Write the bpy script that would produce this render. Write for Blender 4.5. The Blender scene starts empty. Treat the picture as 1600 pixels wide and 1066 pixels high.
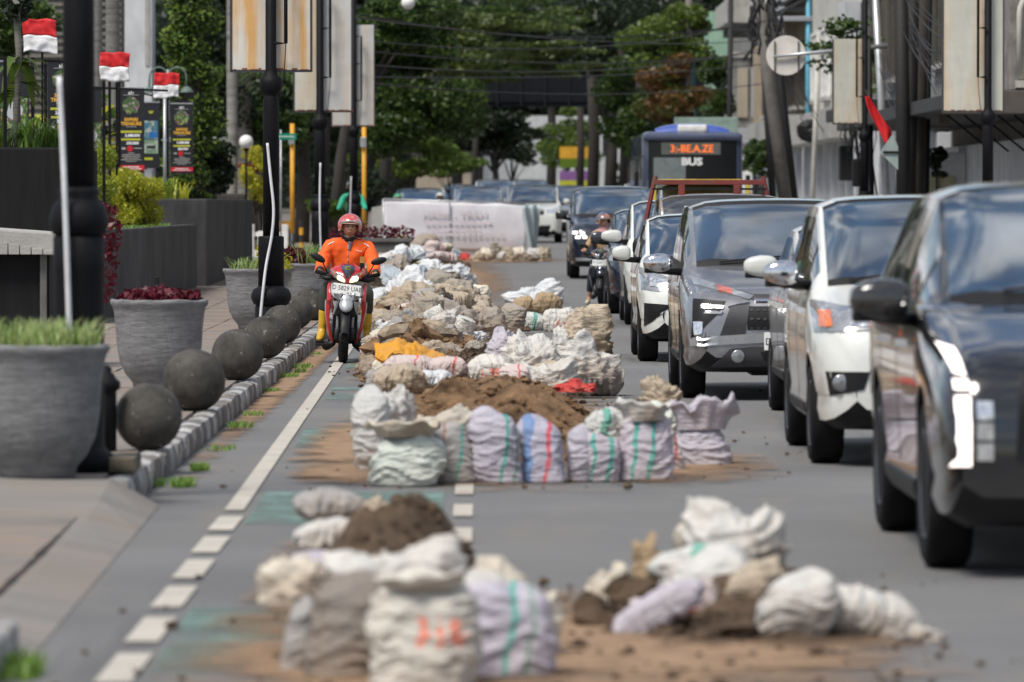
import bpy, bmesh, math, random
import numpy as np
from mathutils import Vector, Matrix, noise, Euler
from mathutils.bvhtree import BVHTree
R = math.radians
sc = bpy.context.scene
# ---------------------------------------------------------------- camera
FPX, HX, HY, CH = 8889.0, 752.0, 320.0, 1.64
cd = bpy.data.cameras.new('camera'); cam = bpy.data.objects.new('camera', cd)
sc.collection.objects.link(cam); sc.camera = cam
cam.location = (0, 0, CH)
cd.sensor_width = 36; cd.lens = FPX * 36 / 1600
cam.rotation_euler = (R(90) - math.atan(213 / FPX), 0, -math.atan(48 / FPX))
cd.clip_start = .5; cd.clip_end = 4000
cd.dof.use_dof = True; cd.dof.focus_distance = 59.5; cd.dof.aperture_fstop = 4.0
# ---------------------------------------------------------------- world, sun
SUN_EL, SUN_AZ = 57, -140            # azimuth measured from +Y (away from the camera) towards +X
w = bpy.data.worlds.new('World'); sc.world = w; w.use_nodes = True
nt = w.node_tree; nt.nodes.clear()
N = nt.nodes.new; Lk = nt.links.new
sky = N('ShaderNodeTexSky'); sky.sky_type = 'NISHITA'; sky.sun_disc = False
sky.sun_elevation = R(SUN_EL); sky.sun_rotation = R(SUN_AZ)
tc = N('ShaderNodeTexCoord'); mp = N('ShaderNodeMapping'); mp.inputs['Scale'].default_value = (1, 1, 2.2)
n1 = N('ShaderNodeTexNoise'); n1.inputs['Scale'].default_value = 6.5; n1.inputs['Detail'].default_value = 9; n1.inputs['Roughness'].default_value = .58
cr = N('ShaderNodeValToRGB'); cr.color_ramp.elements[0].position = .44; cr.color_ramp.elements[1].position = .56
n2 = N('ShaderNodeTexNoise'); n2.inputs['Scale'].default_value = 11; n2.inputs['Detail'].default_value = 6
cr2 = N('ShaderNodeValToRGB')
cr2.color_ramp.elements[0].color = (1.6, 1.9, 2.5, 1); cr2.color_ramp.elements[1].color = (9.5, 9.5, 9.6, 1)
cr2.color_ramp.elements[0].position = .35; cr2.color_ramp.elements[1].position = .65
mx = N('ShaderNodeMixRGB'); bg = N('ShaderNodeBackground'); bg.inputs['Strength'].default_value = .1
out = N('ShaderNodeOutputWorld')
Lk(tc.outputs['Generated'], mp.inputs[0]); Lk(mp.outputs[0], n1.inputs['Vector']); Lk(mp.outputs[0], n2.inputs['Vector'])
Lk(n1.outputs['Fac'], cr.inputs[0]); Lk(n2.outputs['Fac'], cr2.inputs[0])
Lk(cr.outputs[0], mx.inputs[0]); Lk(sky.outputs[0], mx.inputs[1]); Lk(cr2.outputs[0], mx.inputs[2])
Lk(mx.outputs[0], bg.inputs[0]); Lk(bg.outputs[0], out.inputs[0])
sd = bpy.data.lights.new('sun', 'SUN'); sun = bpy.data.objects.new('sun', sd); sc.collection.objects.link(sun)
sd.energy = 3.1; sd.angle = R(20); sd.color = (1, .95, .87)
az, el = R(SUN_AZ), R(SUN_EL)
sdir = Vector((math.sin(az) * math.cos(el), math.cos(az) * math.cos(el), math.sin(el)))
sun.rotation_euler = sdir.to_track_quat('Z', 'Y').to_euler(); sun.location = (0, 40, 60)
sc.view_settings.view_transform = 'Standard'; sc.view_settings.look = 'None'
sc.view_settings.gamma = 1; sc.view_settings.use_curve_mapping = False
sc.view_settings.exposure = 0.37
# ---------------------------------------------------------------- place helpers
def gz(y):                              # the street climbs gently in the distance
    t = max(0.0, y - 70)
    return min(1.5, .0044 * t * t / (t + 9)) if t > 0 else 0.0
def on_road(px, py, dz=0.0):            # where a sight line meets the road
    Y = 60.0
    for _ in range(60):
        Y = .5 * Y + .5 * FPX * (CH - gz(Y) - dz) / max(py - HY, 8)
    return (px - HX) * Y / FPX, Y
def at(px, py, Y): return Vector(((px - HX) * Y / FPX, Y, CH - (py - HY) * Y / FPX))
def tag(o, label=None, cat=None, group=None, kind=None):
    if label: o['label'] = label
    if cat: o['category'] = cat
    if group: o['group'] = group
    if kind: o['kind'] = kind
    return o
def thing(name, label, cat, loc=(0, 0, 0), rz=0, group=None):
    o = bpy.data.objects.new(name, None); sc.collection.objects.link(o)
    o.location = loc; o.rotation_euler = (0, 0, rz); o.empty_display_size = .2
    return tag(o, label, cat, group)
def kids(o): return [c for c in bpy.data.objects if c.parent == o]
def dup(o, parent=None, loc=None, rz=None, label=None):
    c = o.copy(); sc.collection.objects.link(c); c.parent = parent
    if loc is not None: c.location = loc
    if rz is not None: c.rotation_euler = (0, 0, rz)
    if label: c['label'] = label
    for k in kids(o): dup(k, c)
    return c
class MB:
    def __init__(s): s.v = []; s.f = []; s.m = []
    def add(s, vs, fs, m=0):
        b = len(s.v); s.v += [tuple(v) for v in vs]; s.f += [tuple(i + b for i in f) for f in fs]; s.m += [m] * len(fs)
        return s
    def box(s, x0, x1, y0, y1, z0, z1, m=0, rot=None, taper=1.0, bev=0):
        cx, cy = (x0 + x1) / 2, (y0 + y1) / 2
        if bev > 0:
            b = min(bev, (x1 - x0) * .45, (y1 - y0) * .45, (z1 - z0) * .45)
            bm = bmesh.new(); bmesh.ops.create_cube(bm, size=1)
            for v in bm.verts:
                v.co = Vector((cx + v.co.x * (x1 - x0), cy + v.co.y * (y1 - y0), (z0 + z1) / 2 + v.co.z * (z1 - z0)))
            bmesh.ops.bevel(bm, geom=bm.edges[:], offset=b, segments=2, affect='EDGES', profile=.6)
            bm.verts.index_update()
            vs = [rot @ v.co if rot else v.co.copy() for v in bm.verts]; fs = [[v.index for v in f.verts] for f in bm.faces]; bm.free()
            return s.add(vs, fs, m)
        vs = [(x0, y0, z0), (x1, y0, z0), (x1, y1, z0), (x0, y1, z0)]
        vs += [(cx + (x - cx) * taper, cy + (y - cy) * taper, z1) for x, y, _ in vs]
        if rot: vs = [rot @ Vector(v) for v in vs]
        return s.add(vs, [(3, 2, 1, 0), (4, 5, 6, 7), (0, 1, 5, 4), (1, 2, 6, 5), (2, 3, 7, 6), (3, 0, 4, 7)], m)
    def tube(s, pts, rad, n=8, m=0, caps=True):
        pts = [Vector(p) for p in pts]
        if not hasattr(rad, '__len__'): rad = [rad] * len(pts)
        vs = []; up = None
        for i, p in enumerate(pts):
            d = (pts[min(i + 1, len(pts) - 1)] - pts[max(i - 1, 0)]).normalized()
            if up is None: up = d.orthogonal().normalized()
            up = (up - d * up.dot(d)); up = up.normalized() if up.length > 1e-6 else d.orthogonal().normalized()
            r2 = d.cross(up)
            for k in range(n):
                a = 2 * math.pi * k / n
                vs.append(p + (up * math.cos(a) + r2 * math.sin(a)) * rad[i])
        fs = [(i * n + k, i * n + (k + 1) % n, (i + 1) * n + (k + 1) % n, (i + 1) * n + k) for i in range(len(pts) - 1) for k in range(n)]
        if caps: fs += [tuple(range(n))[::-1], tuple((len(pts) - 1) * n + k for k in range(n))]
        return s.add(vs, fs, m)
    def lathe(s, prof, c=(0, 0, 0), n=24, m=0, axis='z', jit=0):
        vs = []
        for r, z in prof:
            for k in range(n):
                a = 2 * math.pi * k / n
                p = (r * math.cos(a), r * math.sin(a), z)
                if axis == 'x': p = (z, r * math.cos(a), r * math.sin(a))
                if axis == 'y': p = (r * math.cos(a), z, r * math.sin(a))
                vs.append((p[0] + c[0], p[1] + c[1], p[2] + c[2]))
        L = len(prof)
        fs = [(i * n + k, i * n + (k + 1) % n, (i + 1) * n + (k + 1) % n, (i + 1) * n + k) for i in range(L - 1) for k in range(n)]
        fs += [tuple(range(n))[::-1], tuple((L - 1) * n + k for k in range(n))]
        return s.add(vs, fs, m)
    def grid(s, P, m=0, close=False):
        a, b = len(P), len(P[0]); vs = [p for r in P for p in r]
        fs = [(i * b + j, i * b + (j + 1) % b, (i + 1) * b + (j + 1) % b, (i + 1) * b + j) for i in range(a - 1) for j in range(b if close else b - 1)]
        return s.add(vs, fs, m)
    def sphere(s, c, r, n=16, m=0, sc_=(1, 1, 1)):
        pr = [(max(1e-4, math.sin(math.pi * i / n)) * 1, -math.cos(math.pi * i / n)) for i in range(n + 1)]
        vs = []
        for a, z in pr:
            for k in range(n * 2):
                t = math.pi * k / n
                vs.append((c[0] + r * a * math.cos(t) * sc_[0], c[1] + r * a * math.sin(t) * sc_[1], c[2] + r * z * sc_[2]))
        q = 2 * n
        return s.add(vs, [(i * q + k, i * q + (k + 1) % q, (i + 1) * q + (k + 1) % q, (i + 1) * q + k) for i in range(n) for k in range(q)], m)
    def build(s, name, mats, parent=None, smooth=False, loc=None, sharp=None):
        me = bpy.data.meshes.new(name); me.from_pydata(s.v, [], s.f); me.update()
        o = link(name, me, mats, parent, loc)
        if len(set(s.m)) > 1: me.polygons.foreach_set('material_index', s.m)
        if smooth: soft(me, sharp)
        return o
def soft(me, sharp=None):
    me.polygons.foreach_set('use_smooth', [True] * len(me.polygons))
    if sharp: me.set_sharp_from_angle(angle=R(sharp))
def link(name, me, mats, parent=None, loc=None):
    o = bpy.data.objects.new(name, me); sc.collection.objects.link(o)
    for m_ in (mats if isinstance(mats, (list, tuple)) else [mats]): me.materials.append(m_)
    if parent: o.parent = parent
    if loc is not None: o.location = loc
    return o
# ---------------------------------------------------------------- materials
def node(nt, t, **kw):
    n = nt.nodes.new(t)
    for k, v in kw.items():
        if k in n.inputs: n.inputs[k].default_value = v
        else: setattr(n, k, v)
    return n
def mix(nt, f, a, b):
    m = nt.nodes.new('ShaderNodeMixRGB')
    for i, x in enumerate((f, a, b)):
        if isinstance(x, (int, float)): m.inputs[i].default_value = x if i == 0 else (x, x, x, 1)
        elif isinstance(x, (tuple, list)): m.inputs[i].default_value = (*x[:3], 1)
        else: nt.links.new(x, m.inputs[i])
    return m.outputs[0]
def ramp(nt, x, a, b, ca=(0, 0, 0), cb=(1, 1, 1)):
    r = nt.nodes.new('ShaderNodeValToRGB'); e = r.color_ramp.elements
    e[0].position = a; e[1].position = b; e[0].color = (*ca, 1); e[1].color = (*cb, 1)
    nt.links.new(x, r.inputs[0]); return r.outputs[0]
def math_(nt, op, a, b=0.0, c=0.0):
    m = nt.nodes.new('ShaderNodeMath'); m.operation = op
    for i, x in enumerate((a, b, c)):
        if isinstance(x, (int, float)): m.inputs[i].default_value = x
        else: nt.links.new(x, m.inputs[i])
    return m.outputs[0]
def tex_noise(nt, vec, scale, detail=5, rough=.55, stretch=None):
    if stretch:
        mp = nt.nodes.new('ShaderNodeMapping'); mp.inputs['Scale'].default_value = stretch
        nt.links.new(vec, mp.inputs[0]); vec = mp.outputs[0]
    n = node(nt, 'ShaderNodeTexNoise', Scale=scale, Detail=detail, Roughness=rough); nt.links.new(vec, n.inputs['Vector'])
    return n.outputs['Fac']
def base_mat(name, rough=.6, metal=0.0, spec=.5, coat=0.0):
    m = bpy.data.materials.new(name); m.use_nodes = True; nt = m.node_tree
    b = nt.nodes['Principled BSDF']; b.inputs['Roughness'].default_value = rough; b.inputs['Metallic'].default_value = metal
    b.inputs['Specular IOR Level'].default_value = spec; b.inputs['Coat Weight'].default_value = coat; b.inputs['Coat Roughness'].default_value = .04
    g = nt.nodes.new('ShaderNodeNewGeometry'); t = nt.nodes.new('ShaderNodeTexCoord')
    return m, nt, b, g.outputs['Position'], t.outputs['Object']
def mat(name, col, rough=.6, metal=0.0, spec=.5, coat=0.0, var=.18, vs=5.0, bump=0.0, bs=40.0, stretch=None, col2=None, c2=(.5, .7), world=True, c2s=None):
    m, nt, b, P, O = base_mat(name, rough, metal, spec, coat)
    v = P if world else O
    n = tex_noise(nt, v, vs, 6, .6, stretch)
    lo = tuple(c * (1 - var) for c in col); hi = tuple(min(1, c * (1 + var)) for c in col)
    c = ramp(nt, n, .3, .7, lo, hi)
    if col2:
        k = ramp(nt, tex_noise(nt, v, c2s or vs * .6, 7, .65, stretch), c2[0], c2[1])
        c = mix(nt, k, c, col2)
    nt.links.new(c, b.inputs['Base Color'])
    if bump:
        bn = nt.nodes.new('ShaderNodeBump'); bn.inputs['Strength'].default_value = bump; bn.inputs['Distance'].default_value = .02
        nt.links.new(tex_noise(nt, v, bs, 5, .6, stretch), bn.inputs['Height']); nt.links.new(bn.outputs[0], b.inputs['Normal'])
    return m
def emit(name, col, st):
    m, nt, b, P, O = base_mat(name, .4); b.inputs['Base Color'].default_value = (*col, 1)
    b.inputs['Emission Color'].default_value = (*col, 1); b.inputs['Emission Strength'].default_value = st; return m
def leafmat(name, c1, c2, c3=None, trans=.35):
    m, nt, b, P, O = base_mat(name, .45, spec=.4)
    g = nt.nodes.new('ShaderNodeNewGeometry')
    c = ramp(nt, g.outputs['Random Per Island'], 0, 1, c1, c2)
    if c3: c = mix(nt, ramp(nt, tex_noise(nt, P, .9, 4), .52, .6), c, c3)
    nt.links.new(c, b.inputs['Base Color'])
    tr = nt.nodes.new('ShaderNodeBsdfTranslucent'); nt.links.new(mix(nt, .5, c, tuple(min(1, x * 1.6) for x in c2)), tr.inputs[0])
    ms = nt.nodes.new('ShaderNodeMixShader'); ms.inputs[0].default_value = trans
    o = nt.nodes['Material Output']
    nt.links.new(b.outputs[0], ms.inputs[1]); nt.links.new(tr.outputs[0], ms.inputs[2]); nt.links.new(ms.outputs[0], o.inputs[0])
    return m
M = {}
M['black_metal'] = mat('black_metal', (.006, .006, .008), .6, .0, .16, bump=.15, bs=60, var=.3)
M['dark_metal'] = mat('dark_metal', (.05, .05, .055), .5, .3)
M['steel'] = mat('steel', (.42, .43, .44), .4, .6, var=.2)
M['white_paint'] = mat('white_paint', (.72, .72, .7), .5, col2=(.4, .38, .34), c2=(.6, .85))
M['white_cable'] = mat('white_cable', (.6, .6, .62), .5)
M['concrete'] = mat('concrete', (.36, .35, .33), .85, bump=.3, col2=(.2, .19, .17), c2=(.5, .75), vs=3)
M['concrete_dark'] = mat('concrete_dark', (.12, .12, .115), .85, bump=.3, col2=(.05, .05, .045), c2=(.5, .75), vs=3)
M['rubber'] = mat('rubber', (.008, .008, .009), .8, spec=.2, bump=.2, bs=90)
M['plastic_black'] = mat('plastic_black', (.009, .009, .010), .5, spec=.3)
M['chrome'] = mat('chrome', (.7, .7, .72), .08, 1.0, var=.03)
M['rim'] = mat('rim', (.3, .3, .31), .3, .9, var=.1)
M['plate_white'] = mat('plate_white', (.75, .75, .73), .4, var=.03)
M['ink_black'] = mat('ink_black', (.02, .02, .02), .5)
M['ink_white'] = mat('ink_white', (.75, .75, .75), .5)
M['red_cloth'] = mat('red_cloth', (.6, .015, .02), .7, bump=.3, bs=20)
M['white_cloth'] = mat('white_cloth', (.75, .75, .76), .7, bump=.3, bs=20)
M['skin'] = mat('skin', (.40, .21, .13), .5, var=.1, world=False)
M['skin_light'] = mat('skin_light', (.42, .23, .15), .5, var=.1, world=False)
# ================================================================ SETTING
def asphalt():
    m, nt, b, P, O = base_mat('asphalt', .78, spec=.35)
    c = ramp(nt, tex_noise(nt, P, .35, 6, .6), .3, .7, (.108, .107, .108), (.168, .166, .165))
    c = mix(nt, ramp(nt, tex_noise(nt, P, 55, 3, .7), .3, .75), c, mix(nt, .5, c, (.2, .2, .2)))
    c = mix(nt, ramp(nt, tex_noise(nt, P, 1.1, 7, .7, (1, .25, 1)), .5, .78), c, (.19, .172, .15))      # dust trodden into it
    c = mix(nt, ramp(nt, tex_noise(nt, P, .5, 4, .6, (1.6, .08, 1)), .58, .68), c, (.085, .084, .086))      # tyre tracks and patches
    nt.links.new(c, b.inputs['Base Color'])
    bn = nt.nodes.new('ShaderNodeBump'); bn.inputs['Strength'].default_value = .5; bn.inputs['Distance'].default_value = .01
    nt.links.new(tex_noise(nt, P, 90, 4, .7), bn.inputs['Height']); nt.links.new(bn.outputs[0], b.inputs['Normal'])
    return m
def worn_paint(name, col, lo, hi, scale=3, seed=0):
    """paint that has worn off in places: shows the asphalt through holes"""
    m, nt, b, P, O = base_mat(name, .7)
    c = ramp(nt, tex_noise(nt, P, 2.2, 6, .6), .3, .7, tuple(x * .8 for x in col), tuple(min(1, x * 1.12) for x in col))
    nt.links.new(c, b.inputs['Base Color'])
    mp = nt.nodes.new('ShaderNodeMapping'); mp.inputs['Location'].default_value = (seed, seed, 0); nt.links.new(P, mp.inputs[0])
    nt.links.new(ramp(nt, tex_noise(nt, mp.outputs[0], scale, 9, .72, (1, .5, 1)), lo, hi), b.inputs['Alpha'])
    return m
def dirt_film(name, col, lo, hi, rim=.9):
    """loose soil thinning out towards the edge of the sheet (generated coordinates = sheet)"""
    m, nt, b, P, O = base_mat(name, .95, spec=.1)
    c = ramp(nt, tex_noise(nt, P, 5, 8, .7), .3, .72, tuple(x * .6 for x in col), tuple(x * 1.25 for x in col))
    nt.links.new(c, b.inputs['Base Color'])
    t = nt.nodes.new('ShaderNodeTexCoord'); mp = nt.nodes.new('ShaderNodeMapping')
    mp.inputs['Location'].default_value = (-1, -1, 0); mp.inputs['Scale'].default_value = (2, 2, 0)
    nt.links.new(t.outputs['Generated'], mp.inputs[0])
    ln = nt.nodes.new('ShaderNodeVectorMath'); ln.operation = 'LENGTH'; nt.links.new(mp.outputs[0], ln.inputs[0])
    n = tex_noise(nt, P, 1.8, 9, .72)
    v = math_(nt, 'SUBTRACT', math_(nt, 'MULTIPLY', n, 2.0), ln.outputs['Value'])
    nt.links.new(ramp(nt, v, lo, hi), b.inputs['Alpha'])
    return m
M['asphalt'] = asphalt()
M['line'] = worn_paint('line_paint', (.47, .43, .37), .22, .34, 4, 3)
M['green_lane'] = worn_paint('green_lane_paint', (.155, .245, .215), .38, .62, 1.6, 11)
M['soil_film'] = dirt_film('soil_film', (.30, .20, .13), .0, .55)
M['dark_film'] = dirt_film('dark_soil_film', (.12, .085, .06), .15, .55)
M['earth'] = mat('earth', (.16, .15, .13), .95)
ys = [-30, 0, 30, 60, 68, 72, 76, 80, 85, 90, 100, 110, 120, 135, 150, 175, 200, 250, 300, 420]
def sheet(name, x0, x1, z, m, y0=-30, y1=420, kind='structure', fx=None):
    b = MB(); P = []
    for y in [y0] + [q for q in ys if y0 < q < y1] + [y1]:
        P.append([((fx(y) if fx else 0) + x0, y, gz(y) + z), ((fx(y) if fx else 0) + x1, y, gz(y) + z)])
    b.grid(P); b.f = [f[::-1] for f in b.f]
    o = b.build(name, m)
    return tag(o, kind=kind)
b = MB(); b.grid([[(-900, y, gz(y) - .012), (900, y, gz(y) - .012)] for y in [-60] + ys[1:] + [3000]]); b.f = [f[::-1] for f in b.f]
tag(b.build('ground', M['earth']), kind='structure')
KX = -1.90                                # outer (road) side of the left kerb
sheet('road', KX + .0, 7.75, 0, M['asphalt'])
lineX = lambda y: -1.265 - .0055 * (y - 20)
road_marks = []
sheet('lane_line', -.052, .052, .009, M['line'], 30.4, 140, fx=lineX)
for i in range(6):
    b = MB(); y0 = 28.5 - 1.82 * i; x = lineX(y0)
    b.grid([[(x - .064, y0, .009), (x + .064, y0, .009)], [(x - .06, y0 + 1.28, .009), (x + .068, y0 + 1.28, .009)]]); b.f = [f[::-1] for f in b.f]
    tag(b.build('lane_dash', M['line']), kind='structure')
for i in range(9):
    b = MB(); y0 = 20.7 + 2.27 * i
    b.grid([[(-.15, y0, .009), (-.045, y0, .009)], [(-.15, y0 + 1.2, .009), (-.045, y0 + 1.2, .009)]]); b.f = [f[::-1] for f in b.f]
    tag(b.build('lane_dash', M['line']), kind='structure')
for i in range(9):
    y0 = 19.8 + 9.3 * i
    sheet('green_lane_patch', 0.10, 1.12, .0045, M['green_lane'], y0, y0 + 3.3, fx=lineX)
# ---------------------------------------------------------------- left pavement of slabs, kerb of black and white stones
def paving(name, base, tint, joint=.05):
    m, nt, b, P, O = base_mat(name, .85, spec=.3)
    oi = nt.nodes.new('ShaderNodeObjectInfo')
    c = ramp(nt, tex_noise(nt, P, 1.6, 7, .65), .3, .72, tuple(x * .7 for x in base), tuple(x * 1.15 for x in base))
    c = mix(nt, ramp(nt, oi.outputs['Random'], 0, 1, (.0,) * 3, (.75,) * 3), c, tint)
    c = mix(nt, ramp(nt, tex_noise(nt, P, .8, 8, .7), .5, .72), c, (.25, .18, .13))
    nt.links.new(c, b.inputs['Base Color'])
    bn = nt.nodes.new('ShaderNodeBump'); bn.inputs['Strength'].default_value = .3; bn.inputs['Distance'].default_value = .01
    nt.links.new(tex_noise(nt, P, 40, 5, .7), bn.inputs['Height']); nt.links.new(bn.outputs[0], b.inputs['Normal'])
    return m
M['slab'] = paving('paving_slab', (.215, .198, .18), (.235, .19, .16))
SW = .15
sheet('pavement', -14, KX - .17, SW - .03, mat('mortar', (.13, .115, .10), .95), 30.9, 420)
pv = [o for o in bpy.data.objects if o.name == 'pavement'][0]
rnd = random.Random(4)
sl = MB(); sl.box(-.295, .295, -.395, .395, -.02, .03, bev=.006); slm = bpy.data.meshes.new('paving_slab'); slm.from_pydata(sl.v, [], sl.f); slm.materials.append(M['slab'])
for j in range(36):
    y = 31.35 + j * .8
    for i in range(8):
        x = KX - .17 - .3 - i * .6 - (0 if j % 2 else .0)
        if y > 47 and i > 6: continue
        o = bpy.data.objects.new('paving_slab', slm); sc.collection.objects.link(o); o.parent = pv
        o.location = (x, y, SW - .028 + rnd.uniform(-.004, .004) + gz(y)); o.rotation_euler = (rnd.gauss(0, .004), rnd.gauss(0, .004), rnd.gauss(0, .003))
far = MB()
for j in range(180):
    y = 31.35 + (36 + j) * .8
    for i in range(7): 
        x = KX - .47 - i * .6
        far.box(x - .293, x + .293, y - .393, y + .393, SW - .05 + gz(y), SW + .0 + gz(y) + rnd.uniform(-.003, .003))
tag(far.build('paving_slabs', M['slab'], pv), kind='stuff')
# ramp where the pavement drops to the road, in front of the kerb end
rb = MB(); P = []
for j, y in enumerate((14, 18, 22, 26, 28.5, 29.6, 30.6, 30.95)):
    e = -1.62 - .012 * (y - 20); zr = SW if y > 30.5 else .05 + .10 * max(0, (y - 28) / 2.6) if y > 28 else .05
    P.append([(-9, y, SW - .02), (-5, y, SW - .02 if y > 28 else .11), (-3.2, y, zr + .02), (e - .25, y, zr), (e, y, .004)])
rb.grid(P); rb.f = [f[::-1] for f in rb.f]
rs = []
tag(rb.build('driveway_ramp', mat('ramp_concrete', (.20, .185, .17), .9, vs=.9, bump=.3, bs=30, col2=(.22, .175, .14), c2=(.48, .7), stretch=(.5, 1.6, 1)), smooth=False), kind='structure')
rp = [o for o in bpy.data.objects if o.name == 'driveway_ramp'][0]
for j in range(19):
    y = 17.0 + .62 * j
    for i in range(7):
        x = -1.62 - .012 * (y - 20) - .60 - i * .61 + (0 if j % 2 else .0)
        if y > 28.2: continue
        o = bpy.data.objects.new('paving_slab', slm); sc.collection.objects.link(o); o.parent = rp
        o.location = (x, y, .048 + .005 * rnd.uniform(-1, 1) + (.030 if x < -2.9 else 0) + max(0, -x - 3.2) * .03); o.scale = (1, .76, 1); o.rotation_euler = (rnd.gauss(0, .003), .03 if x < -3.2 else 0, rnd.gauss(0, .003))
M['kerb_white'] = mat('kerb_white', (.42, .42, .42), .8, col2=(.16, .14, .12), c2=(.4, .65), vs=9, bump=.4)
M['kerb_black'] = mat('kerb_black', (.11, .11, .115), .8, col2=(.2, .17, .14), c2=(.4, .65), vs=9, bump=.4)
kb = thing('kerb', None, None, (0, 0, 0)); kb['kind'] = 'structure'
def kerbstone():
    b = MB(); b.box(-.085, .085, -.235, .235, -.05, .155, bev=.06); return b
ks = []
for nm in ('kerb_white', 'kerb_black'):
    b = kerbstone(); me = bpy.data.meshes.new('kerb_stone'); me.from_pydata(b.v, [], b.f); me.materials.append(M[nm]); soft(me, 40); ks.append(me)
for i in range(200):
    y = 31.1 + .48 * i
    o = bpy.data.objects.new('kerb_stone', ks[i % 2]); sc.collection.objects.link(o); o.parent = kb
    o.location = (KX - .085 + rnd.gauss(0, .006), y, gz(y) + rnd.gauss(0, .006)); o.rotation_euler = (rnd.gauss(0, .02), rnd.gauss(0, .03), rnd.gauss(0, .02))
b = MB()
for i in range(260):
    y = 127.3 + .5 * i; b.box(KX - .17, KX, y - .24, y + .24, gz(y) - .05, gz(y) + .16)
tag(b.build('kerb_stones', M['kerb_white'], kb), kind='stuff')
b = MB()
for i in range(4): b.box(-1.83, -1.66, 20.2 - i * .5 - .23, 20.2 - i * .5 + .23, -.03, .15, bev=.03)
tag(b.build('kerb', M['kerb_white'], smooth=True), kind='structure')
# right kerb and pavement
b = MB(); b.grid([[(7.75, y, gz(y) - .02), (7.75, y, gz(y) + .14), (7.95, y, gz(y) + .15), (16, y, gz(y) + .15)] for y in ys]); b.f = [f[::-1] for f in b.f]
tag(b.build('right_pavement', M['concrete']), kind='structure')
# ---------------------------------------------------------------- stone ball bollards
def stone_mat():
    m, nt, b, P, O = base_mat('bollard_stone', .8, spec=.3)
    c = ramp(nt, tex_noise(nt, P, 4, 8, .7), .3, .7, (.016, .015, .013), (.095, .088, .078))
    c = mix(nt, ramp(nt, tex_noise(nt, P, 11, 9, .75), .60, .66), c, (.30, .29, .26))
    nt.links.new(c, b.inputs['Base Color'])
    bn = nt.nodes.new('ShaderNodeBump'); bn.inputs['Strength'].default_value = .6; bn.inputs['Distance'].default_value = .01
    nt.links.new(tex_noise(nt, P, 45, 6, .7), bn.inputs['Height']); nt.links.new(bn.outputs[0], b.inputs['Normal'])
    return m
M['ball'] = stone_mat()
blab = ['dark stone ball bollard nearest the camera, beside the short black bollard', 'stone ball bollard second from the camera, overlapping the nearest ball',
        'stone ball bollard third from the camera, dark with a clean top', 'stone ball bollard fourth from the camera with white droppings on its side',
        'stone ball bollard fifth from the camera beside the kerb', 'small looking stone ball bollard half hidden behind the fifth one', 'farthest stone ball bollard, just left of the motorcycle']
for i, (px, py, r) in enumerate([(232, 703, .205), (303, 642, .228), (371, 594, .222), (414, 560, .21), (440, 537, .21), (463, 513, .20), (486, 501, .215)]):
    x, y = on_road(px, py, SW)
    s = MB(); s.sphere((0, 0, 0), r, 22)
    s.v = [tuple(Vector(v) * (1 + .015 * noise.noise(Vector(v) * 9 + Vector((i, 0, 0))))) for v in s.v]
    s.v = [(a, b_, max(c, -r * .97)) for a, b_, c in s.v]
    o = s.build('ball_bollard', M['ball'], smooth=True, loc=(x, y, SW + gz(y) + r * .965))
    o.rotation_euler = (0, 0, i * 2.1); tag(o, blab[i], 'bollard', 'stone ball bollards along the kerb')
# ---------------------------------------------------------------- planter pots
def pot_mat():
    m, nt, b, P, O = base_mat('pot_concrete', .85, spec=.3)
    c = ramp(nt, tex_noise(nt, O, 6, 7, .7, (1, 1, 3)), .3, .7, (.12, .12, .125), (.25, .25, .255))
    c = mix(nt, ramp(nt, tex_noise(nt, O, 3, 8, .75, (2.5, 2.5, .6)), .55, .75), c, (.09, .09, .088))
    nt.links.new(c, b.inputs['Base Color'])
    bn = nt.nodes.new('ShaderNodeBump'); bn.inputs['Strength'].default_value = .7; bn.inputs['Distance'].default_value = .02
    nt.links.new(tex_noise(nt, O, 7, 6, .7, (1, 1, 5)), bn.inputs['Height']); nt.links.new(bn.outputs[0], b.inputs['Normal'])
    return m
M['pot'] = pot_mat(); M['soil'] = mat('soil', (.06, .042, .03), .95, bump=.6, bs=30)
POT = [(.205, 0), (.215, .06), (.22, .07), (.27, .13), (.318, .23), (.34, .36), (.35, .5), (.362, .62), (.375, .67), (.39, .69), (.395, .715), (.385, .73), (.35, .73), (.335, .70), (.33, .66)]
def pot(x, y, label, k=1.0):
    t = thing('planter_pot', label, 'planter', (x, y, SW + gz(y)), group='round concrete planter pots on the left pavement')
    b = MB(); b.lathe([(r * k, z * k) for r, z in POT], n=64); b.v = [tuple(Vector(v) * (1 + .014 * noise.noise(Vector(v) * 7 + Vector((x, y, 0))) + .007 * noise.noise(Vector(v) * 30))) for v in b.v]; b.build('bowl', M['pot'], t, smooth=True)
    b = MB(); b.lathe([(.34 * k, .64 * k), (.33 * k, .675 * k), (.01, .69 * k)], n=24); b.build('soil', M['soil'], t, smooth=True)
    return t
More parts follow.
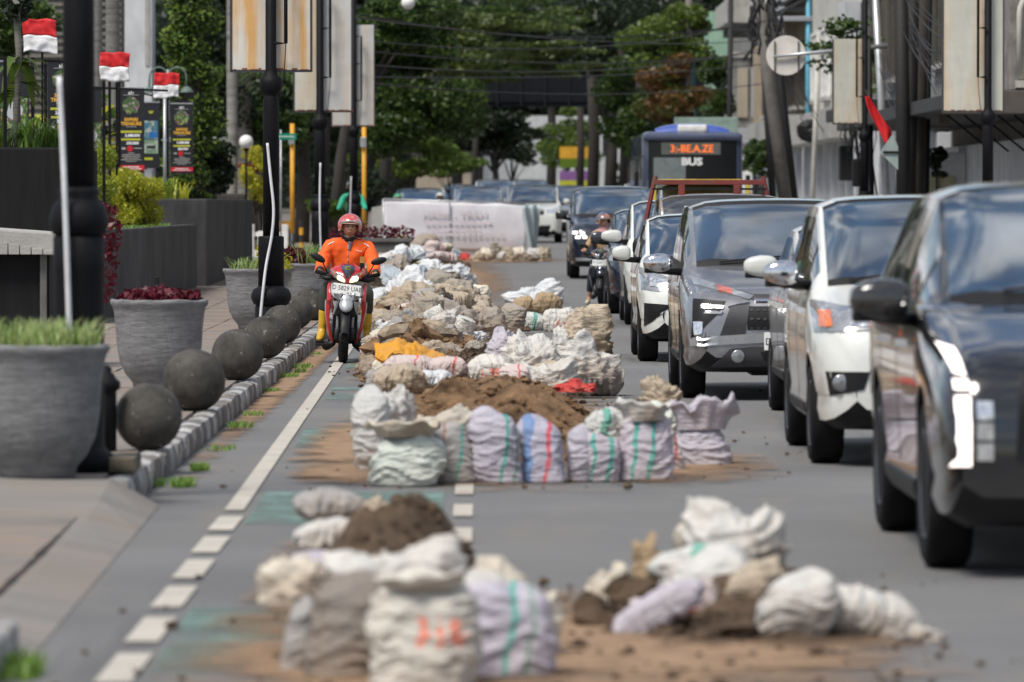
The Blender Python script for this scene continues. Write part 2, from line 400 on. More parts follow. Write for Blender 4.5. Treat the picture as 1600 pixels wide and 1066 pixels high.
def blades(name, mats, parent, n, rad, h, spread=.5, wd=.01, seed=0, segs=4, cx=0, cy=0, z=0, droop=.5, rx=None, ry=None):
    rr = random.Random(seed); b = MB()
    for i in range(n):
        a = rr.uniform(0, 6.283); r = rad * math.sqrt(rr.random()); p = Vector((cx + (rx or 1) * r * math.cos(a), cy + (ry or 1) * r * math.sin(a), z))
        d = Vector((rr.gauss(0, 1), rr.gauss(0, 1), 0)); d = d.normalized() if d.length else Vector((1, 0, 0))
        hh = h * rr.uniform(.55, 1.1); sp = spread * rr.uniform(.2, 1.2); side = Vector((-d.y, d.x, 0)); L = []
        for k in range(segs + 1):
            t = k / segs; q = p + d * sp * hh * t ** 1.6 + Vector((0, 0, hh * (t - droop * .5 * t ** 3)))
            wdt = wd * (1 - t) ** .7 * (1 if k else .8) + .0006
            L.append([q - side * wdt, q + side * wdt])
        b.grid(L, m=rr.randrange(len(mats)))
    return b.build(name, mats, parent)
def leaves(n, centers, size, seed=0, flat=.0, asp=.5, hollow=.55):
    """n leaf faces scattered in blobs (centre, radii); numpy, returns verts, faces"""
    g = np.random.default_rng(seed); C_ = np.array([c[0] for c in centers], float); Rr = np.array([c[1] for c in centers], float)
    vol = Rr.prod(1) ** (2 / 3); k = g.choice(len(C_), n, p=vol / vol.sum())
    d = g.normal(size=(n, 3)); d /= np.linalg.norm(d, axis=1)[:, None]
    p = C_[k] + d * Rr[k] * (hollow + (1.08 - hollow) * g.random((n, 1)) ** .7)
    u = g.normal(size=(n, 3)); u[:, 2] *= (1 - flat); u /= np.linalg.norm(u, axis=1)[:, None]
    v = np.cross(u, g.normal(size=(n, 3))); v /= np.linalg.norm(v, axis=1)[:, None]
    s = size * g.uniform(.5, 1.3, (n, 1)); nn = np.cross(u, v)
    V = np.stack([p - u * s * .5, p + v * s * asp * .5 + nn * s * .06, p + u * s * .5, p - v * s * asp * .5 + nn * s * .06], 1).reshape(-1, 3)
    return V, np.arange(n * 4).reshape(n, 4)
def leafobj(name, m, parent, n, centers, size, seed=0, **kw):
    V, F = leaves(n, centers, size, seed, **kw)
    me = bpy.data.meshes.new(name); me.vertices.add(len(V)); me.vertices.foreach_set('co', V.ravel().astype('f'))
    me.loops.add(F.size); me.loops.foreach_set('vertex_index', F.ravel().astype('i'))
    me.polygons.add(len(F)); me.polygons.foreach_set('loop_start', (np.arange(len(F)) * 4).astype('i')); me.polygons.foreach_set('loop_total', np.full(len(F), 4, 'i'))
    me.update(calc_edges=True); me.validate()
    return link(name, me, m, parent)
M['grass_pale'] = leafmat('grass_pale', (.24, .32, .09), (.5, .56, .27)); M['grass_green'] = leafmat('grass_green', (.07, .14, .03), (.2, .33, .06))
M['maroon'] = leafmat('maroon_leaf', (.05, .006, .012), (.16, .015, .03), trans=.15); M['yellow_leaf'] = leafmat('yellow_leaf', (.25, .3, .02), (.55, .5, .04))
x, y = on_road(58, 748, SW); t1 = pot(x, y, 'nearest round grey planter pot, filled with pale grass, at the left picture edge')
blades('grass', [M['grass_pale'], M['grass_pale'], M['grass_green']], t1, 700, .34, .30, .5, .0065, 1, z=.64)
x, y = on_road(249, 610, SW); t2 = pot(x, y, 'round grey planter pot filled with dark red lettuce-like leaves')
leafobj('red_foliage', M['maroon'], t2, 1500, [((.22 * math.cos(a), .22 * math.sin(a), .73), (.12, .12, .07)) for a in (0, 1, 2, 3, 4, 5)] + [((0, 0, .75), (.16, .16, .08))], .07, 3, asp=.8)
x, y = on_road(400, 516, SW); t3 = pot(x, y, 'round grey planter pot behind the lamp post with thin grass and yellow-green leaves')
blades('grass', [M['grass_pale'], M['grass_green']], t3, 300, .30, .30, .6, .006, 5, z=.64)
leafobj('yellow_foliage', M['yellow_leaf'], t3, 260, [((.22, -.1, .8), (.2, .15, .14)), ((.1, 0, .95), (.1, .1, .08))], .07, 4, asp=.6)
x, y = on_road(484, 500, SW); t4 = pot(x, y, 'round grey planter pot directly left of the motorcyclist, with dark red leaves and tufted grass')
blades('grass', [M['grass_pale'], M['grass_green']], t4, 350, .30, .42, .8, .006, 6, z=.66)
leafobj('red_foliage', M['maroon'], t4, 500, [((-.2, -.15, .8), (.2, .15, .13))], .06, 5, asp=.8)
leafobj('yellow_foliage', M['yellow_leaf'], t4, 160, [((-.3, -.25, .72), (.13, .1, .1))], .07, 8, asp=.6)
x, y = on_road(548, 437, SW)
t5 = thing('planter_trough', 'long grey planter with red leaves standing behind the motorcyclist', 'planter', (-1.55 - .75, 112, SW + gz(112)))
b = MB(); b.box(-.6, .9, -.25, .25, 0, .6, bev=.02); b.box(-.65, .95, -.3, .3, .6, .68, bev=.015); b.build('box', M['concrete_dark'], t5)
leafobj('red_foliage', M['maroon'], t5, 700, [((x, 0, .76), (.3, .22, .16)) for x in (-.4, 0, .4, .7)], .08, 7, asp=.7)
# ---------------------------------------------------------------- small black bollard on plinth
x, y = on_road(166, 705, SW)
t = thing('short_bollard', 'short black metal bollard between the nearest pot and the nearest stone ball', 'bollard', (x, y, SW))
b = MB(); b.lathe([(.062, 0), (.062, .34), (.06, .36), (.085, .38), (.085, .42), (.06, .44), (.045, .47), (.03, .475), (.035, .5), (.01, .52)], n=20); b.build('post', M['black_metal'], t, smooth=True)
x, y = on_road(176, 735, SW)
o = MB().box(-.14, .14, -.3, .35, 0, .085, bev=.012).build('concrete_block', mat('mossy_concrete', (.2, .17, .12), .9, vs=6, col2=(.03, .03, .02), c2=(.45, .6)), loc=(x, y, SW))
tag(o, 'low stained concrete block lying beside the nearest planter pot', 'block')
# weeds by the kerb
for (px, py, n, h, r) in [(285, 760, 150, .09, .07), (312, 735, 90, .08, .06), (240, 760, 60, .08, .06), (375, 668, 110, .08, .09), (395, 650, 80, .07, .08), (450, 590, 120, .08, .1), (474, 575, 110, .08, .1), (425, 612, 80, .06, .1), (493, 555, 60, .06, .08), (15, 1056, 200, .12, .12), (470, 583, 60, .1, .06), (345, 703, 60, .06, .1)]:
    x, y = on_road(px, py)
    o = blades('grass', [M['grass_green'], leafmat('weed', (.06, .12, .015), (.18, .30, .04))] if 'weedm' not in M else M['weedm'], None, n, r, h, .8, .007, int(px), z=0, ry=3.5)
    M['weedm'] = list(o.data.materials); o.location = (x, y, -.01); tag(o, kind='stuff')
# ---------------------------------------------------------------- lamp posts with light boxes
def panel_mat(name, col, rust, seed):
    m, nt, b, P, O = base_mat(name, .6)
    c = ramp(nt, tex_noise(nt, O, 2.2, 6, .6, (2.2, 1, .5)), .3, .7, tuple(x * .82 for x in col), col)
    mp = nt.nodes.new('ShaderNodeMapping'); mp.inputs['Location'].default_value = (seed, 0, 0); nt.links.new(O, mp.inputs[0])
    k = ramp(nt, tex_noise(nt, mp.outputs[0], 2.0, 4, .6, (2.4, 1, .22)), .46, .62)
    c = mix(nt, math_(nt, 'MULTIPLY', k, rust), c, (.60, .33, .10))
    nt.links.new(c, b.inputs['Base Color'])
    bn = nt.nodes.new('ShaderNodeBump'); bn.inputs['Strength'].default_value = .35; bn.inputs['Distance'].default_value = .06
    nt.links.new(tex_noise(nt, O, 1.3, 2, .6, (1, 1, 1.6)), bn.inputs['Height']); nt.links.new(bn.outputs[0], b.inputs['Normal'])
    return m
M['panel_rust'] = panel_mat('light_box_rusty', (.66, .64, .58), .95, 2); M['panel_plain'] = panel_mat('light_box_plain', (.55, .55, .53), .22, 9)
M['panel_yellow'] = panel_mat('light_box_yellowed', (.56, .55, .48), .35, 5); M['rust'] = mat('rust', (.2, .07, .03), .8, var=.5, vs=20)
def smooth_path(P, k=6):
    P = [Vector(p) for p in P]; Q = [P[0]] + P + [P[-1]]; out_ = []
    for i in range(1, len(Q) - 2):
        a, b_, c, d = Q[i - 1:i + 3]
        for j in range(k):
            t = j / k; out_.append(.5 * ((2 * b_) + (c - a) * t + (2 * a - 5 * b_ + 4 * c - d) * t * t + (3 * b_ - a - 3 * c + d) * t ** 3))
    return out_ + [P[-1]]
def lamp_post(x, y, label, panels, box=False, ring_z=1.43, kz=2.85, zb=SW, cable=None, bracket=1, ring2=None):
    z0 = zb + gz(y)
    t = thing('lamp_post', label, 'lamp post', (x, y, z0), group='black cast iron street lamp posts')
    b = MB()
    if box:
        b.lathe([(.20, 0), (.20, .08), (.18, .1), (.18, .34), (.17, .36)], n=28)
        b.lathe([(.17, .36), (.20, .38), (.225, .44), (.225, .48), (.20, .54), (.16, .56), (.145, .58)], n=28)
        b.lathe([(.145, .58), (.145, 1.12), (.14, 1.135), (.09, 1.14)], n=28)
    else:
        b.lathe([(.19, 0), (.19, .1), (.15, .13), (.14, .16), (.14, ring_z - .32), (.145, ring_z - .3), (.145, ring_z - .12), (.12, ring_z - .11)], n=28)
        b.lathe([(.12, ring_z - .12), (.15, ring_z - .1), (.165, ring_z - .05), (.165, ring_z - .01), (.15, ring_z + .05), (.12, ring_z + .08), (.105, ring_z + .1), (.12, ring_z + .13), (.10, ring_z + .16)], n=28)
    b.build('base', M['black_metal'], t, smooth=True)
    b = MB(); zs = 1.13 if box else ring_z + .15
    b.lathe([(.092, zs), (.088, kz - .2), (.08, kz - .16), (.075, kz - .14), (.09, kz - .12), (.125, kz - .06), (.13, kz), (.12, kz + .05), (.08, kz + .08), (.07, kz + .12), (.062, kz + .14), (.058, 6.6)], n=24)
    b.build('shaft', M['black_metal'], t, smooth=True)
    b = MB(); b.sphere((0, 0, 6.75), .2, 12); b.build('globe', M['plate_white'], t, smooth=True)
    for (x0, x1, za, zt, mname, yo) in panels:
        f = MB(); f.box(x0, x1, yo - .05, yo + .05, za, zt, bev=.008); p = f.build('light_box', M[mname], t)
        e = MB()
        for q in ((x0 - .012, x0 + .012, za - .015, zt), (x1 - .012, x1 + .012, za - .015, zt), (x0, x1, za - .02, za + .004)): e.box(q[0], q[1], yo - .058, yo + .058, q[2], q[3])
        e.build('frame', M['dark_metal'], p)
        e = MB()
        for i in range(9):
            u = x0 + (x1 - x0) * (.03 + .94 * i / 9); e.box(u, u + .03 * (1 + i % 3), yo - .062, yo - .059, za + .002, za + .014 + .01 * (i % 2))
        e.build('rust_edge', M['rust'], p)
    if bracket:
        s = bracket; b = MB(); w_ = .17 * s
        for (za, zt) in ((panels[0][2] + .25 * 0 + 1.0 * 0 + .0, 0),):
            pass
        zA = panels[0][2] + (.30 if box else .55)
        b.tube([(.04 * s, -.09, zA), (w_, -.09, zA), (w_, -.09, zA + .8), (.04 * s, -.09, zA + .8)], .022, 8)
        b.tube([(w_, -.09, zA + .8), (w_, -.09, zA + 1.4), (.04 * s, -.09, zA + 1.4)], .022, 8)
        b.build('bracket', M['black_metal'], t, smooth=True)
        b = MB(); b.tube([(w_, -.1, zA), (w_ * .95, -.11, zA - .2), (w_ * .8, -.1, zA - .45), (w_ * .6, -.09, zA - .62)], .006, 6); b.build('hanging_wire', M['plastic_black'], t)
    if cable:
        cable = smooth_path(cable); b = MB(); b.tube(cable, .016, 8); b.build('white_conduit', M['white_cable'], t, smooth=True)
    return t
# (x, y) of the four posts on the left stand 31 m apart
lamp_post(-2.24, 31.7, 'nearest black lamp post at the left, behind the grass-filled pot, with a white conduit', [(-.46, .46, 4.6, 6.3, 'panel_plain', .1)], cable=[(-.096, -.16, 2.2), (-.072, -.18, 1.7), (-.055, -.19, 1.25), (-.04, -.19, .75)], bracket=0)
lamp_post(-2.36, 63.9, 'black lamp post with square base box and a rust-streaked light box, left of the motorcyclist', [(-.45, .45, 3.0, 5.1, 'panel_rust', .12)], box=True, kz=2.86, cable=[(-.036, -.12, 2.18), (.0, -.14, 1.8), (.034, -.16, 1.45), (.015, -.17, 1.15), (-.05, -.2, .8), (-.09, -.25, .45), (-.12, -.25, .12)])
lamp_post(-2.64, 93.2, 'third black lamp post from the camera, with plain grey light boxes', [(-.43, -.03, 2.95, 4.8, 'panel_yellow', .15), (.03, .52, 2.95, 4.95, 'panel_plain', .12)], kz=2.78, cable=[(.01, -.15, 2.1), (.0, -.17, 1.4), (.02, -.17, .55)])
lamp_post(-2.78, 124, 'fourth black lamp post from the camera, in front of the green-jacketed rider', [(-.48, -.05, 3.0, 4.9, 'panel_plain', .15), (.05, .45, 3.0, 5.2, 'panel_plain', .12)], kz=2.9, cable=[(-.05, -.15, 1.9), (-.07, -.17, 1.2), (-.10, -.17, .6)])
lamp_post(8.28, 93, 'black lamp post with a grey light box in front of the arched window, far right', [(-.73, .26, 2.95, 5.2, 'panel_yellow', .14)], kz=2.86, bracket=-1, zb=.15)
lamp_post(7.95, 118, 'black lamp post with a grey light box behind the round sign arm on the right', [(-.65, .12, 3.0, 4.75, 'panel_yellow', .14)], kz=2.75, bracket=-1, zb=.15)
# ================================================================ SACKS, SOIL AND RUBBLE
def sack_mat(name, base, stripes=(), dirt=.78, rough=.62, dcol=(.24, .16, .10), letters=None, bumpk=.75):
    m, nt, b, P, O = base_mat(name, rough, spec=.3)
    sx = nt.nodes.new('ShaderNodeSeparateXYZ'); nt.links.new(O, sx.inputs[0])
    wob = math_(nt, 'MULTIPLY', math_(nt, 'SUBTRACT', tex_noise(nt, O, 4, 3), .5), .16)
    x = math_(nt, 'ADD', sx.outputs['X'], wob)
    c = ramp(nt, tex_noise(nt, O, 5, 6, .65), .3, .7, tuple(q * .78 for q in base), tuple(min(1, q * 1.08) for q in base))
    for pos, wd, col in stripes:
        k = math_(nt, 'LESS_THAN', math_(nt, 'ABSOLUTE', math_(nt, 'SUBTRACT', x, pos)), wd / 2)
        c = mix(nt, math_(nt, 'MULTIPLY', k, .8), c, col)
    if letters:
        lx = tex_noise(nt, O, 30, 2, .5, (1, 1, .45)); k = ramp(nt, lx, .50, .53)
        zz = math_(nt, 'LESS_THAN', math_(nt, 'ABSOLUTE', math_(nt, 'SUBTRACT', sx.outputs['Z'], letters[0])), letters[1])
        xx = math_(nt, 'LESS_THAN', math_(nt, 'ABSOLUTE', math_(nt, 'SUBTRACT', x, letters[2])), letters[3])
        c = mix(nt, math_(nt, 'MULTIPLY', math_(nt, 'MULTIPLY', zz, xx), math_(nt, 'MULTIPLY', k, .75)), c, (.75, .14, .07))
    g = math_(nt, 'ADD', math_(nt, 'MULTIPLY', tex_noise(nt, O, 2.6, 8, .7), 1.0), math_(nt, 'MULTIPLY', sx.outputs['Z'], -.35))
    c = mix(nt, math_(nt, 'MULTIPLY', ramp(nt, g, .36, .62), dirt), c, dcol)
    nt.links.new(c, b.inputs['Base Color'])
    h = math_(nt, 'ADD', tex_noise(nt, O, 6, 5, .55, (1, 1, 3.0)), math_(nt, 'MULTIPLY', tex_noise(nt, O, 60, 2), .12))
    bn = nt.nodes.new('ShaderNodeBump'); bn.inputs['Strength'].default_value = bumpk; bn.inputs['Distance'].default_value = .05
    nt.links.new(h, bn.inputs['Height']); nt.links.new(bn.outputs[0], b.inputs['Normal'])
    return m
TEAL, RED, BLUE = (.03, .36, .28), (.62, .05, .07), (.12, .25, .5)
SM = dict(
    white=sack_mat('sack_white', (.63, .62, .59)), cream=sack_mat('sack_cream', (.68, .62, .52)), mint=sack_mat('sack_greenish_white', (.62, .66, .60), dirt=.3),
    lilac=sack_mat('sack_lilac', (.50, .47, .53), dirt=.35), lilac_teal=sack_mat('sack_lilac_teal', (.50, .47, .54), ((.02, .028, TEAL), (.10, .018, (.15, .3, .2))), .3),
    lilac_red=sack_mat('sack_lilac_red', (.46, .44, .53), ((.0, .03, RED), (-.12, .05, BLUE)), .3), lilac_teal_low=sack_mat('sack_lilac_teal_low', (.52, .47, .52), ((.04, .035, TEAL), (-.07, .02, TEAL)), .4),
    grey_teal=sack_mat('sack_grey_teal', (.40, .38, .37), ((.03, .02, TEAL), (-.08, .015, (.3, .15, .12))), .5), taupe=sack_mat('sack_taupe', (.23, .20, .175), (), .6, .5),
    grey=sack_mat('sack_grey', (.36, .35, .34), (), .5), pinkish=sack_mat('sack_pinkish', (.62, .52, .50), ((.06, .02, RED),), .45),
    lettered=sack_mat('sack_lettered', (.60, .57, .51), (), .4, letters=(.20, .05, .07, .10)), white_print=sack_mat('sack_white_print', (.66, .64, .6), (), .45, letters=(.10, .045, .03, .12)),
    red_stripe=sack_mat('sack_red_stripe', (.56, .52, .46), ((.0, .04, RED),), .5), teal_print=sack_mat('sack_teal_print', (.64, .65, .62), ((.05, .06, TEAL),), .35),
    beige=sack_mat('sack_beige', (.46, .39, .30), (), .7), tan=sack_mat('sack_tan', (.42, .31, .19), (), .6), dirty=sack_mat('sack_dirty', (.36, .32, .27), (), .8),
    yellow=sack_mat('sack_yellow', (.55, .42, .06), (), .4), orange=sack_mat('sack_orange_tarp', (.66, .30, .02), (), .35, .45), plastic=sack_mat('plastic_white', (.66, .68, .70), (), .25, .25),
    plastic_blue=sack_mat('plastic_bluish', (.42, .48, .52), (), .3, .22), lime=sack_mat('bag_lime', (.42, .5, .12), (), .3), green=sack_mat('tarp_green', (.22, .45, .33), (), .35),
    pink=sack_mat('bag_pink', (.62, .22, .25), (), .4), red=sack_mat('bag_red', (.6, .05, .05), (), .35), dark=sack_mat('bag_dark', (.03, .03, .035), (), .3, .35))
def ridge(p, o=3):
    s, a, f = 0, 1, 1
    p = p + Vector((noise.noise(p * .9), noise.noise(p * .9 + Vector((7, 1, 3))), 0)) * .7
    for _ in range(o):
        r = max(0, 1 - abs(noise.noise(p * f)) * 2.6); s += a * r * r * 1.25; a *= .55; f *= 2.1
    return s / 1.6
PROF = [(0, .80), (.05, .95), (.2, 1.0), (.45, 1.0), (.65, .97), (.8, .92), (.88, .80), (.94, .62), (1, .3)]
def pw(t, L):
    for (a, u), (b, v) in zip(L, L[1:]):
        if t <= b: return u + (v - u) * (t - a) / (b - a)
    return L[-1][1]
def m_stand(w, d, h, seed, top='fold'):
    b = MB(); P = []; o = Vector((seed * 7.3, seed * 3.1, 0)); rr = random.Random(seed); lean = (rr.gauss(0, .05), rr.gauss(0, .04)); sq = rr.uniform(-.28, .05); tw = rr.uniform(-.5, .5)
    pr = PROF if top == 'fold' else [(0, .8), (.05, .95), (.25, 1), (.5, .97), (.68, .8), (.76, .55), (.80, .42), (.84, .5), (.92, .75), (1, .85)]
    nz, nt_ = 52, 76
    for i in range(nz + 1):
        t = i / nz; row = []; r = pw(t, pr)
        for k in range(nt_):
            a = 6.2832 * k / nt_; c, s = math.cos(a), math.sin(a); e = 2 / 2.7
            x = w / 2 * r * math.copysign(abs(c) ** e, c); y = d / 2 * (r if top != 'fold' else r * (1 - .35 * t ** 4)) * math.copysign(abs(s) ** e, s); z = h * t
            q = Vector((x * 5 + tw * z * 8, y * 5, z * 15 + 1.4 * noise.noise(Vector((x * 6, y * 6, seed))))) + o
            n1_ = ridge(q, 3); n2_ = noise.noise(Vector((x, y, z)) * 4.5 + o)
            k_ = (1 + .15 * (n1_ - .45) * (1 - (1 - t) ** 8) + .20 * n2_) * (1 + sq * (t - .4))
            if top != 'fold' and t > .78: k_ *= 1 + .25 * math.sin(a * 5 + seed) * (t - .78) / .22
            row.append((x * k_ + lean[0] * z / h * w * 3, y * k_ + lean[1] * z / h * d * 3, max(0, z + h * .22 * noise.noise(Vector((x * 6, y * 6, 0)) + o) * t * t)))
        P.append(row)
    b.grid(P, close=True); n = len(b.v)
    zt = sum(p[2] for p in P[-1]) / nt_; cx = sum(p[0] for p in P[-1]) / nt_; cy = sum(p[1] for p in P[-1]) / nt_
    b.v.append((cx, cy, zt + (.015 if top == 'fold' else -.08))); L = nz * nt_
    b.f += [(L + k, L + (k + 1) % nt_, n) for k in range(nt_)]; b.m += [0] * nt_
    b.f.append(tuple(range(nt_))[::-1]); b.m.append(0)
    return b
def m_lie(w, d, h, seed):
    b = MB(); P = []; o = Vector((seed * 5.3, seed * 2.1, 4)); nx, nt_ = 56, 56
    for i in range(nx + 1):
        u = -1 + 2 * i / nx; r = (1 - abs(u) ** 3.2) ** .55 if abs(u) < 1 else 0; ry = max(r, .62 * (1 - max(0, abs(u) - .985) * 60) if abs(u) > .9 else 0); row = []
        for k in range(nt_):
            a = 6.2832 * k / nt_; c, s = math.cos(a), math.sin(a)
            x = u * w / 2; y = d / 2 * max(ry, .03) * math.copysign(abs(c) ** .8, c); z = h / 2 * max(r, .03) * math.copysign(abs(s) ** .8, s)
            q = Vector((x * 14, y * 5, z * 5)) + o
            k_ = 1 + .17 * (ridge(q, 3) - .45) + .26 * noise.noise(Vector((x, y, z)) * 4 + o)
            row.append((x + .04 * noise.noise(Vector((y * 6, z * 6, seed))), y * k_, max(-h * .40, z * k_) + h * .40))
        P.append(row)
    b.grid(P, close=True); b.f += [tuple(range(nt_))[::-1], tuple(nx * nt_ + k for k in range(nt_))]; b.m += [0, 0]
    return b
def m_crumple(w, d, h, seed, peaks=1.0):
    """a slack, half-empty sack: a slumped dome with sharp folds and one or two corners sticking out"""
    b = MB(); P = []; o = Vector((seed * 3.7, seed * 9.1, 2)); nr, nt_ = 44, 84; rr = random.Random(seed * 7 + 1); m = min(w, d * 1.3, h * 1.6)
    tips = [(Vector((rr.uniform(-1, 1), rr.uniform(-.5, .3), rr.uniform(.15, 1.0))).normalized(), rr.uniform(.25, .6) * peaks, rr.uniform(7, 18)) for _ in range(rr.choice((1, 2, 2, 3)))]
    for i in range(nr + 1):
        t = i / nr; ph = t * 1.57; row = []
        for k in range(nt_):
            a = 6.2832 * k / nt_; D = Vector((math.sin(ph) * math.cos(a), math.sin(ph) * math.sin(a), math.cos(ph)))
            e = 1 + .26 * noise.noise(Vector((math.cos(a) * 1.5, math.sin(a) * 1.5, seed)))
            p = Vector((D.x * w / 2 * e, D.y * d / 2 * e, D.z ** .8 * h * .86 if D.z > 0 else 0)); q = p / m * 2.6 + o
            r1 = ridge(Vector((q.x, q.y * .8, q.z * 1.5)), 3); k_ = 1 + .26 * (r1 - .42) + .34 * noise.noise(q * .7) + .05 * ridge(q * 4, 2)
            for T, amp, ex in tips: k_ += amp * max(0, D.dot(T)) ** ex
            row.append((p.x * k_, p.y * k_, max(0, min(h * 1.35, p.z * k_)) if t < 1 else 0))
        P.append(row)
    b.grid(P, close=True); b.f.append(tuple(range(nt_))); b.m.append(0); b.f.append(tuple(nr * nt_ + k for k in range(nt_))[::-1]); b.m.append(0)
    return b
def m_flap(w, d, h, seed):
    """the open mouth of a sack: a crumpled cuff, double walled"""
    b = MB(); o = Vector((seed, 3, 1)); P = []
    prof = [(.80, 0), (.86, .25), (.95, .55), (1.08, .8), (1.18, .92), (1.1, .98), (.92, .85), (.72, .5), (.6, .2), (.2, .12)]
    for r, t in prof:
        row = []
        for k in range(44):
            a = 6.2832 * k / 44; q = Vector((math.cos(a) * 1.5, math.sin(a) * 1.5, t * .8)) + o; q2 = q * 2.6
            e = 1 + .30 * noise.noise(q) + .16 * noise.noise(q2)
            row.append((w / 2 * r * e * math.cos(a), d / 2 * r * e * math.sin(a), h * t * (1 + .75 * noise.noise(q * 1.3 + Vector((9, 9, 0))))))
        P.append(row)
    b.grid(P, close=True); b.f.append(tuple(9 * 44 + k for k in range(44))); b.m.append(0)
    return b
SACKN = [0]
def sack(kind, px, py, wp, hp, mname, label=None, d=None, yaw=0, Y=None, group=None, flap=None, name=None, cat=None, tilt=0, roll=0):
    """kind: stand, tied, lie, crumple. px, py: where its lowest front edge stands; wp, hp: its size"""
    SACKN[0] += 1; sd_ = SACKN[0]
    if Y is None: x, y = on_road(px, py); z = gz(y)
    else: x, y, z = at(px, py, Y)
    s = FPX / y; w, h = wp / s, hp / s; d = d or {'stand': .75 * w, 'tied': .8 * w, 'lie': .6 * w, 'crumple': .9 * w}[kind]
    if kind == 'crumple': w *= .88; d *= .85; h *= .92
    k = {'stand': lambda: m_stand(w, d, h, sd_), 'tied': lambda: m_stand(w, d, h, sd_, 'tied'), 'lie': lambda: m_lie(w, d, h * 1.12, sd_), 'crumple': lambda: m_crumple(w, d, h * 1.05, sd_)}[kind]()
    nm = name or {'stand': 'sack', 'tied': 'sack', 'lie': 'sack', 'crumple': 'empty_sack'}[kind]
    loc = (x, y + (d * .5 if Y is None else 0), z - .003)
    if flap:
        root = thing(nm, label, cat or 'sack', loc, yaw, group)
        k.build('body', SM[mname], root, smooth=True)
        fw, fh, fm = flap
        f = m_flap(w * fw, d * fw, fh / s, sd_ + 50).build('flap', SM[fm], root, smooth=True); f.location = (0, 0, h * .86)
        return root
    o = k.build(nm, SM[mname], smooth=True, loc=loc); o.rotation_euler = (tilt, roll, yaw)
    tag(o, label, cat or 'sack', group); return o
def soilmat(name, c1, c2):
    m, nt, b, P, O = base_mat(name, .95, spec=.15)
    c = ramp(nt, tex_noise(nt, P, 7, 9, .75), .3, .7, c1, c2)
    c = mix(nt, ramp(nt, tex_noise(nt, P, 2.2, 6, .6), .52, .66), c, tuple(x * .45 for x in c1))
    nt.links.new(c, b.inputs['Base Color'])
    bn = nt.nodes.new('ShaderNodeBump'); bn.inputs['Strength'].default_value = .9; bn.inputs['Distance'].default_value = .04
    nt.links.new(tex_noise(nt, P, 22, 8, .75), bn.inputs['Height']); nt.links.new(bn.outputs[0], b.inputs['Normal'])
    return m
M['soil_brown'] = soilmat('soil_brown', (.11, .065, .036), (.36, .225, .125)); M['soil_dark'] = soilmat('soil_dark', (.065, .045, .032), (.22, .155, .105))
MOUND = []
def mound_h(x, y):
    h = 0
    for (cx, cy, rx, ry, H, sd_) in MOUND:
        q = ((x - cx) / rx) ** 2 + ((y - cy) / ry) ** 2
        if q < 1: h = max(h, H * (1 - q) ** .7 * (.72 + .75 * noise.noise(Vector((x * 2.2, y * 1.0, sd_)))))
    return h
def mound(cx, cy, rx, ry, H, mname, label, clods=350, sd_=0, cs=.05):
    MOUND.append((cx, cy, rx, ry, H, sd_)); z0 = gz(cy)
    b = MB(); P = []; nr, nt_ = 46, 110
    for i in range(nr + 1):
        t = (i / nr); row = []
        for k in range(nt_):
            a = 6.2832 * k / nt_; e = 1 + .10 * noise.noise(Vector((math.cos(a) * 2, math.sin(a) * 2, sd_)))
            X = rx * t * e * math.cos(a); Y = ry * t * e * math.sin(a); v = Vector((X + cx, Y + cy, 0))
            h = H * max(0, 1 - t * t) ** .7 * (.72 + .75 * noise.noise(Vector((v.x * 2.2, v.y * 1.0, sd_))))
            h += (1 - t ** 4) * (.22 * H * noise.noise(v * 2.2) + .05 * noise.noise(v * 6) + .03 * ridge(v * 11, 2) * .5)
            row.append((X, Y, max(-.01, h - .01 + (gz(cy + Y) - z0) if t < 1 else -.02 + gz(cy + Y) - z0)))
        P.append(row)
    b.grid(P, close=True); b.f.append(tuple(range(nt_))); b.m.append(0)
    root = thing('soil_heap', label, 'soil heap', (cx, cy, z0))
    b.build('heap', M[mname], root, smooth=True)
    rr = random.Random(sd_ + 9); c = MB()
    for _ in range(clods):
        a = rr.uniform(0, 6.28); t = rr.random() ** .6 * 1.06; X = rx * t * math.cos(a); Y = ry * t * math.sin(a); r = cs * rr.uniform(.25, 1.1) * (1 if rr.random() < .86 else rr.uniform(1.5, 3.2))
        z = mound_h(X + cx, Y + cy) + r * .1 + gz(cy + Y) - z0
        pr = [(r * .1, -r * .6), (r * .8, -r * .3), (r, r * .2), (r * .5, r * .6), (r * .05, r * .65)]
        n0 = len(c.v); c.lathe(pr, (X, Y, z), 6)
        for i in range(n0, len(c.v)):
            p = Vector(c.v[i]); c.v[i] = tuple(p + Vector((rr.gauss(0, r * .16), rr.gauss(0, r * .16), rr.gauss(0, r * .16))))
    tag(c.build('clods', M[mname], root), kind='stuff')
    return root
def film(x0, x1, y0, y1, m='soil_film', z=.013):
    b = MB(); b.grid([[(x0, y, gz(y) + z), (x1, y, gz(y) + z)] for y in np.linspace(y0, y1, 8)]); b.f = [f[::-1] for f in b.f]
    tag(b.build('scattered_soil', M[m]), kind='stuff')
film(-1.15, .5, 17.0, 24.5); film(-.6, 1.75, 18.2, 24.0, z=.016); film(-1.0, 0, 20, 30, z=.019)
film(-1.0, 1.2, 32.2, 52, z=.013); film(.5, 1.85, 33, 38.5, z=.016); film(-1.25, -.55, 33.5, 44, z=.019); film(-1.2, -.4, 33, 36, z=.022)
film(-1.35, 1.3, 50, 72, z=.013); film(-1.3, -.6, 52, 60, z=.016); film(-2.3, .6, 74, 150, z=.013); film(-2.0, 2.2, 134, 146, z=.016); film(-1.93, -1.62, 34, 80, z=.008)
